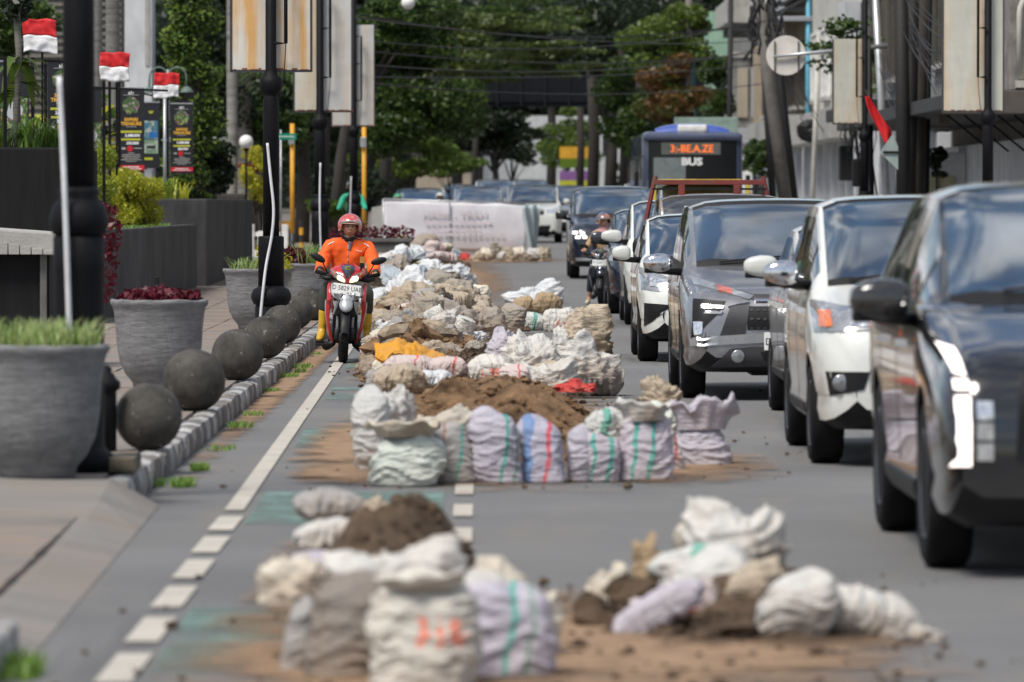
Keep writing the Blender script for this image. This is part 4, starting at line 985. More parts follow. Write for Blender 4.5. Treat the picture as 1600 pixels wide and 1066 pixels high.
class Car:
    def __init__(s, label, pt, x, y, L=4.3, W=1.74, H=1.68, zh=.95, zc=1.08, yc=1.0, yh=1.75, wr=.32, fa=.82, wb=2.7, name='parked_car', cat='car', rot=0, group='cars queueing in the street', gmat='glass_blue', **kw):
        s.W = W; s.H = H; s.L = L
        s.root = thing(name, label, cat, (x, y, gz(y + 1)), rot, group); s.pt = pt
        b = car_shell(L, W, H, zh, zc, yc, yh, wr=wr, fa=fa, wb=wb, **kw)
        slots = [P_[pt], M['plastic_black'], M[gmat], M['glass'], M['plastic_black']]
        me = bpy.data.meshes.new('body'); me.from_pydata(b.v, [], b.f)
        for m_ in slots: me.materials.append(m_)
        me.polygons.foreach_set('material_index', b.m)
        me = cut_wells(me, W, fa, wb, wr, slots)
        while len(me.materials) < 5: me.materials.append(slots[4])
        bm = bmesh.new(); bm.from_mesh(me); s.bvh = BVHTree.FromBMesh(bm); bm.free()
        s.body = link('body', submesh(me, {0}, 'body', slots[:1]), [], s.root)
        link('underbody', submesh(me, {1}, 'underbody', slots[1:2]), [], s.root)
        link('windscreen', submesh(me, {2}, 'windscreen', [slots[2]]), [], s.root)
        g = submesh(me, {3}, 'side_window', [slots[3]])
        # one object per side window pane
        bm = bmesh.new(); bm.from_mesh(g); left = set(bm.faces)
        while left:
            st_, isl = [next(iter(left))], set()
            while st_:
                f = st_.pop()
                if f in isl: continue
                isl.add(f)
                for e in f.edges:
                    st_ += [q for q in e.link_faces if q not in isl]
            left -= isl; vm = {}; vs = []; fs = []
            for f in isl:
                r = []
                for v in f.verts:
                    if v.index not in vm: vm[v.index] = len(vs); vs.append(v.co.copy())
                    r.append(vm[v.index])
                fs.append(r)
            MB().add(vs, fs).build('side_window', slots[3], s.root, smooth=True)
        bm.free()
        link('window_trim', submesh(me, {4}, 'window_trim', [slots[4]]), [], s.root)
        for y_ in (fa, fa + wb):
            for sd_ in (-1, 1): wheel(s.root, sd_ * (W / 2 - .115), y_, wr, sd_, .21)
        # floor pan darkness between the wheels: axles and exhaust
        b = MB(); b.tube([(-W / 2 + .2, fa, wr), (W / 2 - .2, fa, wr)], .05, 8); b.tube([(-W / 2 + .2, fa + wb, wr), (W / 2 - .2, fa + wb, wr)], .06, 8); b.box(-.3, .3, .5, L - .6, .2, .27)
        tag(b.build('axle', M['plastic_black'], s.root))
    def hit(s, p, d='front'):
        if d == 'front': r = s.bvh.ray_cast(Vector((p[0], -2, p[1])), Vector((0, 1, 0)), 4)
        else: r = s.bvh.ray_cast(Vector((d * 3, p[0], p[1])), Vector((-d, 0, 0)), 4)
        return r[0], r[1]
    def patch(s, name, top, bot, m, d='front', n=10, k=4, off=.008, parent=None, both=True, smooth=True):
        """a piece laid on the shell between an upper and a lower polyline given in the front (x, z) or side (y, z) view"""
        def pl(L_, t):
            t *= len(L_) - 1; i = min(int(t), len(L_) - 2); f = t - i
            return (L_[i][0] + (L_[i + 1][0] - L_[i][0]) * f, L_[i][1] + (L_[i + 1][1] - L_[i][1]) * f)
        for sg in ((1, -1) if both and d == 'front' else (1,)):
            P = []; ok = True
            for i in range(n + 1):
                a, c = pl(top, i / n), pl(bot, i / n); row = []
                for j in range(k + 1):
                    q = (a[0] + (c[0] - a[0]) * j / k, a[1] + (c[1] - a[1]) * j / k)
                    if d == 'front': q = (q[0] * sg, q[1])
                    h, nn = s.hit(q, d)
                    if h is None: ok = False; break
                    row.append((h + nn * off, h - nn * .02))
                if not ok: break
                P.append(row)
            if not ok: continue
            T = [[p[0] for p in r] for r in P]; b = MB(); b.grid(T)
            ring = [P[0][j] for j in range(k + 1)] + [P[i][k] for i in range(1, n + 1)] + [P[n][j] for j in range(k - 1, -1, -1)] + [P[i][0] for i in range(n - 1, 0, -1)]
            b.grid([[p[0] for p in ring], [p[1] for p in ring]], close=True)
            bm = bmesh.new(); vs = [bm.verts.new(v) for v in b.v]
            for f in b.f:
                try: bm.faces.new([vs[i] for i in f])
                except ValueError: pass
            bmesh.ops.remove_doubles(bm, verts=bm.verts, dist=1e-5); bmesh.ops.recalc_face_normals(bm, faces=bm.faces)
            me = bpy.data.meshes.new(name); bm.to_mesh(me); bm.free(); soft(me, 40)
            o = link(name, me, m, parent or s.root)
        return o if ok else None
    def mirror(s, y, z, cap, sz=(.10, .09, .09), low='plastic_black', out_=.14):
        for sd_ in (-1, 1):
            b = MB(); c = (sd_ * (s.W / 2 + out_), y, z)
            b.sphere((0, 0, 0), 1, 12); b.v = [(math.copysign(abs(p[0]) ** .6, p[0]) * sz[0], math.copysign(abs(p[1]) ** .7, p[1]) * sz[1], math.copysign(abs(p[2]) ** .62, p[2]) * sz[2]) for p in b.v]
            b.v = [(p[0], p[1], p[2] * (1 - .25 * (p[0] * sd_ > 0) * abs(p[0]) / sz[0])) for p in b.v]
            o = b.build('wing_mirror', M[cap] if cap in M else P_[cap], s.root, smooth=True, loc=c)
            b = MB(); b.box(-.9 * sz[0], .85 * sz[0], -.5 * sz[1], sz[1] * .6, -sz[2] * 1.05, -sz[2] * .55, bev=.01); b.build('mirror_base', M[low], o)
            b = MB(); b.tube([(0, .01, -sz[2] * .75), (-sd_ * out_ * .6, .05, -sz[2] * .9), (-sd_ * (out_ + .06), .1, -sz[2] * .95)], [.03, .028, .035], 8); b.build('mirror_stalk', M[low], o, smooth=True)
    def sides(s, doors, zl, zh_, handle_z, hm=None):
        hm = hm or P_[s.pt]
        for sd_ in (-1, 1):
            for a in doors: s.patch('door_seam', [(a, zh_), (a + .008, zh_)], [(a, zl), (a + .008, zl)], M['plastic_black'], d=sd_, n=1, k=14, off=.0015)
            for a, c in zip(doors, doors[1:]):
                s.patch('door_handle', [(c - .24, handle_z + .022), (c - .06, handle_z + .022)], [(c - .24, handle_z - .012), (c - .06, handle_z - .012)], hm, d=sd_, n=5, k=2, off=.03)
            s.patch('sill', [(doors[0] + .02, .37), (doors[-1], .37)], [(doors[0] + .02, .27), (doors[-1], .27)], M['plastic_black'], d=sd_, n=12, k=2, off=.012)
    def plate(s, z, txt=None, w=.44, x=0):
        h, n = s.hit((x, z)); y = (h.y if h else 0) - .012
        o = MB().box(x - w / 2, x + w / 2, y - .012, y, z - .075, z + .075, bev=.004).build('number_plate', M['plate_white'] if txt != 'blank_black' else M['plastic_black'], s.root)
        if txt and txt != 'blank_black': text(txt, 'lettering', .085, M['ink_black'], o, (x, y - .0135, z - .03))
    def wipers(s, z):
        for x0, x1 in ((-.55, .05), (.1, .6)):
            h, n = s.hit((x0, z)); h2, n2 = s.hit((x1, z + .05))
            if h and h2: MB().tube([h + n * .02, (h + h2) / 2 + n * .03, h2 + n2 * .02], .008, 6).build('wiper', M['plastic_black'], s.root)
FC = {}
def text(txt, name, size, m, parent, loc, rot=(math.pi / 2, 0, 0), align='CENTER', bold=0.0, sx=1.0, depth=.0):
    cu = bpy.data.curves.new('t', 'FONT'); cu.body = txt; cu.size = size; cu.align_x = align; cu.offset = bold; cu.extrude = depth; cu.resolution_u = 2
    o = bpy.data.objects.new('t', cu); sc.collection.objects.link(o)
    me = bpy.data.meshes.new_from_object(o); bpy.data.objects.remove(o); bpy.data.curves.remove(cu)
    me.materials.clear(); q = link(name, me, m, parent, loc); q.rotation_euler = rot; q.scale = (sx, 1, 1); return q
# x of a car's left (picture) side -> its centre
def cx(px, py, Yf, W): return (px - HX) * Yf / FPX + W / 2
# ---- 1 black SUV, nearest
c = Car('black SUV nearest the camera at the right edge with lit vertical lamps', 'black', 1.99 + .96, 24.75, L=4.95, W=1.93, H=1.76, zh=1.02, zc=1.20, yc=1.35, yh=2.35, wr=.38, fa=.95, wb=2.9, boxy=.72, name='parked_suv', cat='suv', gc=.22, roofw=.80)
for sg in (-1, 1):
    tt = lambda L_: [(x * -sg, z) for x, z in L_]
    c.patch('lamp_bezel', tt([(-.955, .86), (-.62, .84)]), tt([(-.955, .40), (-.66, .40)]), M['plastic_black'], both=False, n=8, k=8, off=.006)
    c.patch('daytime_lamp', tt([(-.905, 1.02), (-.85, 1.00)]), tt([(-.875, .90), (-.83, .89)]), M['lit'], both=False, n=4, k=6, off=.014)
    c.patch('daytime_lamp', tt([(-.875, .87), (-.82, .87)]), tt([(-.875, .83), (-.82, .83)]), M['lit'], both=False, n=4, k=3, off=.02)
    c.patch('daytime_lamp', tt([(-.872, .80), (-.815, .80)]), tt([(-.872, .55), (-.815, .55)]), M['lit'], both=False, n=4, k=8, off=.02)
    c.patch('daytime_lamp', tt([(-.872, .548), (-.815, .548)]), tt([(-.895, .50), (-.815, .50)]), M['lit'], both=False, n=4, k=3, off=.02)
    for z in (.74, .65, .56): c.patch('headlamp', tt([(-.79, z + .04), (-.72, z + .04)]), tt([(-.79, z - .035), (-.72, z - .035)]), M['lamp_clear'], both=False, n=4, k=4, off=.018)
c.patch('grille', [(0, .92), (.60, .90)], [(0, .50), (.62, .52)], M['plastic_black'], n=12, k=8, off=.010)
for z in (.58, .66, .74, .82): c.patch('grille_bar', [(0, z + .012), (.58, z + .012)], [(0, z - .012), (.58, z - .012)], M['dark_metal'], n=10, k=1, off=.02)
c.patch('bumper_trim', [(0, .44), (.55, .44), (.75, .33), (.93, .33)], [(0, .36), (.55, .36), (.72, .265), (.92, .27)], M['steel'], n=18, k=3, off=.02)
c.mirror(1.62, 1.20, 'black', (.14, .1, .10)); c.sides([1.28, 2.45, 3.5], .42, 1.1, .98, M['chrome']); c.wipers(1.23)
c.patch('belt_trim', [(1.2, 1.17), (3.9, 1.2)], [(1.2, 1.155), (3.9, 1.185)], M['chrome'], d=-1, n=20, k=1, off=.008); c.plate(.47, 'D 1768 AIK')
# ---- 2 white MPV
c = Car('white people carrier with chrome mirror behind the black SUV', 'white', 2.07 + .83, 35.35, L=4.19, W=1.66, H=1.71, zh=.99, zc=1.13, yc=.98, yh=1.75, wr=.32, fa=.75, wb=2.655, roofw=.84, gc=.23)
c.patch('headlamp', [(.34, .97), (.62, 1.00), (.80, 1.035)], [(.34, .86), (.60, .85), (.80, .84)], M['lamp_lens'], n=12, k=6, off=.010)
c.patch('indicator', [(.70, .965), (.765, .97)], [(.70, .875), (.765, .87)], M['amber'], n=4, k=3, off=.018)
c.patch('headlamp_reflector', [(.40, .95), (.60, .97)], [(.40, .88), (.60, .875)], M['lamp_clear'], n=5, k=3, off=.018)
c.patch('grille', [(0, .95), (.32, .95)], [(0, .80), (.30, .80)], M['chrome'], n=8, k=4, off=.010)
c.patch('lower_grille', [(0, .56), (.48, .56)], [(0, .38), (.42, .38)], M['plastic_black'], n=10, k=4, off=.006)
c.patch('fog_lamp_housing', [(.48, .60), (.745, .60)], [(.52, .49), (.72, .45)], M['plastic_black'], n=6, k=4, off=.008)
for sg in (-1, 1):
    h, n = c.hit((.66 * sg, .53)); MB().lathe([(.055, 0), (.055, -.02), (.045, -.026), (.01, -.028)], tuple(h), 20, 0, 'y').build('fog_lamp', M['lamp_lens'], c.root, smooth=True)
c.mirror(1.26, 1.20, 'chrome', (.115, .08, .085)); c.sides([1.05, 2.0, 2.95], .36, 1.06, .95, M['chrome']); c.wipers(1.15); c.plate(.66, 'D 1329 ADR')
# ---- 3 pale hatchback hidden between
c = Car('pale silver hatchback mostly hidden between the white people carrier and the grey one', 'pearl', 2.30 + .80, 42.2, L=3.7, W=1.62, H=1.52, zh=.93, zc=1.03, yc=.9, yh=1.6, wr=.30, fa=.70, wb=2.48, gc=.25)
c.patch('headlamp', [(.40, .90), (.76, .94)], [(.40, .78), (.74, .80)], M['lamp_lens'], n=10, k=4)
c.mirror(1.2, 1.17, 'white', (.13, .08, .085), out_=.16); c.sides([1.0, 1.9, 2.8], .34, .98, .86)
# ---- 4 grey MPV
c = Car('metallic grey people carrier with a black angular front and chrome mirrors', 'grey', 1.68 + .90, 47.45, L=4.55, W=1.80, H=1.70, zh=.94, zc=1.12, yc=1.05, yh=1.65, wr=.345, fa=.90, wb=2.775, roofw=.87, gc=.235, boxy=.35)
c.patch('side_lamp', [(.30, .875), (.80, 1.03)], [(.34, .845), (.78, .965)], M['lamp_lens'], n=12, k=3, off=.010)
c.patch('indicator', [(.48, .925), (.60, .96)], [(.48, .885), (.60, .915)], M['amber_dim'], n=5, k=2, off=.016)
c.patch('upper_grille', [(0, .885), (.30, .885), (.46, .93)], [(0, .82), (.26, .82), (.33, .86)], M['dark_metal'], n=12, k=3, off=.008)
c.patch('chrome_bar', [(0, .845), (.30, .845)], [(0, .825), (.29, .825)], M['chrome'], n=10, k=1, off=.016)
c.patch('grille', [(0, .79), (.36, .79)], [(0, .595), (.36, .595)], M['plastic_black'], n=12, k=6, off=.006)
for i in range(6):
    for j in range(5): c.patch('grille_mesh', [(.03 + i * .055, .765 - j * .037), (.065 + i * .055, .765 - j * .037)], [(.04 + i * .055, .75 - j * .037), (.055 + i * .055, .75 - j * .037)], M['dark_metal'], n=1, k=1, off=.012) if j % 2 == 0 else None
c.patch('front_blade', [(.34, .80), (.50, .79)], [(.38, .54), (.60, .52)], M['dark_metal'], n=5, k=6, off=.012)
c.patch('blade_edge', [(.335, .82), (.36, .82)], [(.50, .79), (.52, .78)], M['chrome'], n=2, k=4, off=.018)
c.patch('headlamp', [(.54, .83), (.80, .85)], [(.60, .735), (.82, .52)], M['plastic_black'], n=10, k=8, off=.010)
c.patch('headlamp_lens', [(.55, .79), (.74, .80)], [(.56, .765), (.74, .77)], M['lamp_clear'], n=6, k=2, off=.018)
c.patch('headlamp_lens', [(.56, .745), (.70, .745)], [(.58, .725), (.72, .725)], M['lamp_lens'], n=6, k=2, off=.018)
c.patch('headlamp_lens', [(.725, .66), (.80, .66)], [(.735, .56), (.79, .55)], M['lamp_clear'], n=4, k=4, off=.018)
c.patch('bumper_band', [(0, .56), (.36, .56), (.83, .53)], [(0, .50), (.38, .48), (.82, .46)], P_['silver'], n=16, k=3, off=.014)
c.patch('lower_bumper', [(0, .45), (.30, .455), (.50, .44), (.62, .32)], [(0, .30), (.3, .295), (.55, .29), (.66, .29)], M['dark_metal'], n=16, k=5, off=.010)
c.patch('lower_intake', [(0, .41), (.25, .41)], [(0, .35), (.22, .35)], M['plastic_black'], n=8, k=2, off=.018)
for sg in (-1, 1):
    h, n = c.hit((.44 * sg, .375)); MB().lathe([(.055, -.012), (.055, -.03), (.045, -.034), (.01, -.036)], tuple(h), 20, 0, 'y').build('fog_lamp', M['lamp_lens'], c.root, smooth=True)
c.mirror(1.3, 1.14, 'chrome', (.125, .09, .082), out_=.17); c.sides([1.12, 2.15, 3.15], .38, 1.06, .95, M['chrome']); c.plate(.50, 'D 1124 YBP'); c.wipers(1.14)
# ---- 5 small white MPV
c = Car('small white car with a black triangular bumper vent behind the grey people carrier', 'white', 1.63 + .83, 58.9, L=4.1, W=1.66, H=1.555, zh=.93, zc=1.06, yc=.95, yh=1.7, wr=.30, fa=.75, wb=2.52, gc=.24)
c.patch('headlamp', [(.42, .85), (.62, .92), (.80, .99)], [(.42, .76), (.62, .74), (.79, .76)], M['lamp_lens'], n=10, k=5)
c.patch('headlamp_reflector', [(.52, .84), (.70, .90)], [(.52, .78), (.70, .79)], M['lamp_clear'], n=6, k=3, off=.016)
c.patch('bumper_vent', [(.48, .60), (.76, .62)], [(.70, .42), (.76, .38)], M['plastic_black'], n=6, k=5, off=.010)
c.patch('grille', [(0, .80), (.40, .78)], [(0, .5), (.36, .5)], M['plastic_black'], n=10, k=5)
c.mirror(1.25, 1.13, 'white', (.10, .08, .08), out_=.15); c.sides([1.02, 1.95, 2.9], .34, 1.0, .88)
# ---- 6 white car behind the brown pickup
c = Car('white car showing only its mirror and pillar between the brown pickup and the navy car', 'white', 1.93 + .82, 76.5, L=4.0, W=1.64, H=1.70, zh=.95, zc=1.08, yc=.8, yh=1.5, wr=.31, fa=.7, wb=2.5)
c.mirror(.9, 1.20, 'white', (.14, .08, .085), out_=.16); c.sides([.95, 1.8, 2.7], .36, 1.0, .9)
# ---- 7 dark blue-black hatch
c = Car('dark navy car with clear headlamp beside the woman on the scooter', 'navy', 1.86 + .82, 83.0, L=4.0, W=1.66, H=1.56, zh=.95, zc=1.06, yc=.95, yh=1.6, wr=.31, fa=.78, wb=2.5)
c.patch('headlamp', [(.45, .90), (.80, 1.0)], [(.45, .78), (.80, .78)], M['lamp_clear'], n=10, k=4); c.mirror(1.2, 1.12, 'navy'); c.sides([1.05, 1.95, 2.9], .36, 1.0, .9); c.plate(.5)
c.patch('grille', [(0, .85), (.42, .84)], [(0, .5), (.4, .5)], M['plastic_black'], n=10, k=5)
# ---- 9 black MPV with lit lamps in the oncoming lane
c = Car('black people carrier with four lit headlamp spots facing the camera', 'navy', 2.68, 113.2, L=4.7, W=1.86, H=1.86, zh=1.12, zc=1.25, yc=1.0, yh=1.75, wr=.34, fa=.9, wb=2.75, boxy=.3, roofw=.88)
for sg in (-1, 1):
    for (x, z) in ((.66, .90), (.80, .92), (.62, .83), (.75, .83)): c.patch('headlamp', [(x * -sg - .045, z + .028), (x * -sg + .045, z + .028)], [(x * -sg - .045, z - .028), (x * -sg + .045, z - .028)], M['lit'], both=False, n=3, k=3, off=.02)
c.patch('grille', [(0, .92), (.5, .9)], [(0, .55), (.45, .5)], M['plastic_black'], n=10, k=5); c.patch('grille_frame', [(.5, .96), (.56, .96)], [(.62, .42), (.70, .42)], M['dark_metal'], n=2, k=6)
c.patch('bumper_trim', [(0, .42), (.8, .42)], [(0, .37), (.78, .36)], M['steel'], n=12, k=2); c.mirror(1.3, 1.28, 'black', (.12, .08, .09)); c.plate(.5)
# ---- the rest of the queue
def simple(label, pt, x, y, lit=False, **kw):
    c = Car(label, pt, x, y, **kw); zh = kw.get('zh', .95)
    c.patch('headlamp', [(.40, zh - .06), (.78, zh - .01)], [(.40, zh - .18), (.76, zh - .17)], M['lit'] if lit else M['lamp_clear'], n=8, k=3)
    c.patch('grille', [(0, zh - .05), (.36, zh - .05)], [(0, zh - .22), (.34, zh - .22)], M['plastic_black'], n=8, k=3)
    c.patch('lower_intake', [(0, .55), (.55, .55)], [(0, .36), (.5, .36)], M['plastic_black'], n=8, k=3)
    c.mirror(1.2, zh + .2, pt); c.plate(.6); return c
simple('white SUV with a dark intake right of the banner', 'white', 1.62, 178, L=4.7, W=1.86, H=1.84, zh=1.1, zc=1.25, yc=1.2, yh=1.9, wr=.38, fa=.9, wb=2.75)
simple('silver people carrier just behind the white SUV right of the banner', 'silver', 3.0, 196, L=4.3, W=1.74, H=1.80, zh=1.0, zc=1.15)
simple('grey car with a pale windscreen behind the middle of the banner', 'silver', -.10, 182, L=4.4, W=1.8, H=1.78, zh=1.05, zc=1.15)
simple('pale blue-grey car behind the left half of the banner', 'bluegrey', -2.05, 188, L=4.4, W=1.8, H=1.72, zh=1.0, zc=1.12)
simple('white van far behind the banner', 'white', .55, 224, L=4.7, W=1.8, H=2.0, zh=1.1, zc=1.25)
simple('blue-grey van far behind the white SUV', 'bluegrey', 1.95, 232, L=4.7, W=1.8, H=2.0, zh=1.1, zc=1.25)
simple('distant silver car between the two vans and the black people carrier', 'silver', 3.6, 214, L=4.4, W=1.8, H=1.76)
simple('white car beyond the black people carrier, only its roof showing', 'white', 5.6, 190, L=4.4, W=1.8, H=1.9)
simple('farthest white car in the left lane', 'white', -.9, 246, L=4.4, W=1.8, H=1.8)
# ---- brown pickup with red rack
c = Car('brown pickup cab with white letters on its windscreen behind the small white car', 'brown', 2.90, 67.6, L=4.3, W=1.64, H=1.78, zh=1.12, zc=1.20, yc=.35, yh=.85, wr=.31, fa=.75, wb=2.4, name='pickup_truck', cat='pickup', roofw=.92, boxy=.6, gmat='glass', win=[(.5, .9), (.96, 1.7)])
h, n = c.hit((-.5, 1.58)); text('BIG', 'lettering', .15, M['ink_white'], c.root, (-.30, h.y - .035, 1.52), bold=.003, sx=1.5)
c.mirror(.55, 1.13, 'plastic_black', (.10, .07, .13), out_=.17)
rk = thing('truck_rack', 'rusty red steel ladder rack above the brown pickup cab', 'rack', (2.80, 69.9, 0))
for s in (-1, 1): MB().tube([(s * .86, 0, .9), (s * .755, 0, 1.55), (s * .66, 0, 1.99)], .03, 6).build('upright', mat('rack_red', (.17, .028, .022), .6, col2=(.12, .06, .04), vs=6) if s < 0 else bpy.data.materials['rack_red'], rk)
RR = bpy.data.materials['rack_red']
MB().box(-.68, .68, -.03, .03, 1.885, 1.945, bev=.006).build('top_rail', RR, rk); MB().box(-.70, .70, -.03, .03, 1.82, 1.845).build('lower_rail', M['plastic_black'], rk)
for x in (-.34, .34): MB().box(x - .04, x + .04, -.035, .035, 1.2, 1.885, bev=.005).build('post', RR, rk)
MB().box(-.8, .8, .1, 2.0, .55, .95, bev=.01).build('load_bed', RR, rk)
# yellow-topped minibus behind the rack
c = simple('yellow and grey minibus glimpsed through the red rack', 'silver', 4.05, 104, L=4.3, W=1.7, H=1.92, zh=1.1, zc=1.2)
MB().box(-.75, .75, .9, 3.6, 1.92, 1.985, bev=.02).build('roof_board', mat('yellow_board', (.6, .42, .03), .5), c.root)
for x in (-.86, .86): MB().box(x - .03, x + .03, .8, .9, 1.2, 1.95).build('yellow_trim', bpy.data.materials['yellow_board'], c.root)
# ---- city bus
by = 146; t = thing('city_bus', 'blue city bus with a black front, orange destination display and blue roof fairing', 'bus', (5.42, by, gz(by)))
W2, BH = 1.30, 3.22
def rr_sec(w, z0, z1, r, n=6):
    P = []
    for cx_, cz, a0 in ((w - r, z0 + .05, -90), (w - r, z1 - r, 0), (-w + r, z1 - r, 90), (-w + r, z0 + .05, 180)):
        rad = .05 if cz < z0 + .1 else r
        for i in range(n + 1): a = R(a0 + 90 * i / n); P.append((cx_ + (r if rad == r else r) * math.cos(a), cz + rad * math.sin(a)))
    return P
b = MB(); b.grid([[(x * k, y, .35 + (z - .35) * kk) for x, z in rr_sec(W2, .35, BH, .18)] for y, k, kk in ((0, .93, .955), (.04, .965, .98), (.15, .99, .995), (.5, 1, 1), (11.5, 1, 1))], close=True)
nn = len(b.v) // 5; b.f.append(tuple(range(nn))[::-1]); b.m.append(0); b.f.append(tuple(4 * nn + i for i in range(nn))); b.m.append(0)
bd = b.build('body', [P_['bluegrey']], t, smooth=True, sharp=50)
b = MB(); b.grid([[(x * .93, -.012, z) for x, z in ((-1.12, 1.05), (1.12, 1.05))], [(x * .93, -.03, z) for x, z in ((-1.14, 2.0), (1.14, 2.0))], [(x * .93, -.02, z) for x, z in ((-1.1, 3.0), (1.1, 3.0))]])
b = MB().box(-1.13, 1.13, -.03, .05, 1.02, 2.98, bev=.03); b.build('windscreen', mat('bus_glass', (.006, .007, .008), .12, spec=.4), t)
MB().box(-1.0, -.18, -.045, -.031, 1.75, 2.55).build('reflection_shade', mat('bus_grey_reflection', (.16, .19, .19), .25), t)  # grey panel paints a reflection onto the dark windscreen
MB().box(-.80, .72, -.05, -.028, 2.62, 2.94, bev=.01).build('destination_display', mat('display_glass', (.10, .11, .10), .3), t)
amb = emit('display_amber', (1, .20, .03), .4); text('3:-BE.A.ZE', 'lettering', .27, amb, t, (-.02, -.056, 2.69), bold=.004, sx=.95)
text('BUS', 'lettering', .26, M['ink_white'], t, (-.02, -.056, 2.36), bold=.012, sx=1.2); MB().box(-.02, .02, -.052, -.03, 1.05, 2.2).build('windscreen_pillar', M['plastic_black'], t)
MB().box(-1.28, 1.28, -.10, .35, 2.98, 3.16, bev=.07).build('front_visor', P_['bluegrey'], t)
o = MB(); o.grid([[(-.95 + 1.9 * i / 16, y, 3.18 + h * math.sin(math.pi * min(1, max(0, (i + .6) / 17.2))) ** .4) for i in range(17)] for y, h in ((.25, .0), (.3, .20), (.8, .26), (2.4, .24), (2.6, .0))]); o.build('roof_fairing', P_['blue'], t, smooth=True)
MB().box(-.38, .38, .2, 1.4, 3.2, 3.40, bev=.06).build('air_conditioner', M['white_paint'], t)
MB().box(-1.2, 1.2, -.04, .06, .42, 1.0, bev=.03).build('bumper', P_['blue'], t)
for i in range(6): MB().box(-1.315, -1.295, 1.2 + i * 1.6, 2.65 + i * 1.6, 1.35, 2.55, bev=.008).build('side_window', M['glass'], t)
MB().box(-1.5, -1.38, -.12, .0, 1.6, 2.2, bev=.03).build('mirror', M['plastic_black'], t); MB().box(1.36, 1.48, -.12, 0, 1.6, 2.1, bev=.03).build('mirror', M['plastic_black'], t)
MB().tube([(-1.25, -.02, 2.6), (-1.42, -.06, 2.5), (-1.44, -.06, 2.2)], .02, 6).build('mirror_arm', M['plastic_black'], t)
for x in (-1.13, 1.13):
    for y in (2.2, 8.6): wheel(t, x, y, .48, -1 if x < 0 else 1, .26, 8)
# ================================================================ PEOPLE AND SCOOTERS
def skin_mesh(name, J, E, m, parent, root=0, sub=2, disp=0.0):
    """J: joints (x, y, z, radius or (rx, ry)); E: edges. Skin modifier + subdivision, evaluated to a mesh"""
    me = bpy.data.meshes.new(name); me.from_pydata([j[:3] for j in J], E, []); o = bpy.data.objects.new(name, me); sc.collection.objects.link(o)
    sk = o.modifiers.new('s', 'SKIN'); sk.use_smooth_shade = True; sv = me.skin_vertices[0].data
    for i, j in enumerate(J): r = j[3]; sv[i].radius = r if isinstance(r, tuple) else (r, r); sv[i].use_root = (i == root)
    sb = o.modifiers.new('d', 'SUBSURF'); sb.levels = sub; sb.render_levels = sub
    dg = bpy.context.evaluated_depsgraph_get(); r = bpy.data.meshes.new_from_object(o.evaluated_get(dg), depsgraph=dg); bpy.data.objects.remove(o)
    if disp:
        for v in r.vertices: v.co += v.normal * disp * (noise.noise(v.co * 9) + .6 * noise.noise(v.co * 22))
    r.name = name; soft(r); q = link(name, r, [], parent); r.materials.clear(); r.materials.append(m); return q
def head(parent, c, s, skin, yaw=0):
    """head with brow, nose, mouth, ears; c = centre of the head, s = head height"""
    b = MB(); P = []; n = 36
    for i in range(n + 1):
        ph = math.pi * i / n; row = []
        for k in range(48):
            th = 2 * math.pi * k / 48; d = Vector((math.sin(ph) * math.sin(th), -math.sin(ph) * math.cos(th), math.cos(ph)))
            p = Vector((d.x * .36, d.y * .43, d.z * .5))
            if p.z < 0: p.x *= 1 - .42 * (p.z / .5) ** 2; p.y *= 1 - .10 * (p.z / .5) ** 2
            if d.y < -.2 and p.z < -.2: p.y -= .04 * (1 - abs(d.x) * 2)                       # chin
            f = max(0, -d.y)
            g = lambda x, z, sx, sz: math.exp(-((p.x - x) / sx) ** 2 - ((p.z - z) / sz) ** 2)
            if d.y < 0:
                p.y -= .11 * g(0, -.07, .045, .075) + .05 * g(0, .04, .035, .07)               # nose
                p.y += .045 * (g(.135, .05, .07, .045) + g(-.135, .05, .07, .045))             # eye sockets
                p.y -= .03 * (g(.13, .125, .1, .03) + g(-.13, .125, .1, .03))                  # brow
                p.y -= .03 * g(0, -.215, .10, .02) + .03 * g(0, -.265, .085, .022) - .02 * g(0, -.238, .1, .01)
                p.y -= .025 * (g(.19, -.08, .07, .07) + g(-.19, -.08, .07, .07))               # cheekbones
            row.append(p * s)
        P.append(row)
    b.grid(P, close=True)
    o = b.build('head', skin, parent, smooth=True, loc=c); o.rotation_euler = (0, 0, yaw)
    for sx in (-1, 1):
        e = MB(); e.sphere((sx * .135 * s, -.375 * s, .05 * s), .05 * s, 8, sc_=(1, .7, .62)); e.build('eye', M['ink_black'], o, smooth=True)
        e = MB(); e.sphere((sx * .365 * s, .02 * s, -.02 * s), .09 * s, 8, sc_=(.35, .7, 1)); e.build('ear', skin, o, smooth=True)
        e = MB(); e.tube([(sx * .06 * s, -.43 * s, .125 * s), (sx * .14 * s, -.425 * s, .145 * s), (sx * .22 * s, -.36 * s, .12 * s)], [.012 * s, .018 * s, .008 * s], 6); e.build('eyebrow', M['ink_black'], o)
    e = MB(); e.tube([(-.10 * s, -.425 * s, -.235 * s), (-.04 * s, -.463 * s, -.228 * s), (.04 * s, -.463 * s, -.228 * s), (.10 * s, -.425 * s, -.235 * s)], [.006 * s, .017 * s, .017 * s, .006 * s], 8)
    e.build('mouth', mat('lips', (.20, .075, .055), .5), o, smooth=True) if 'lips' not in bpy.data.materials else e.build('mouth', bpy.data.materials['lips'], o, smooth=True)
    return o
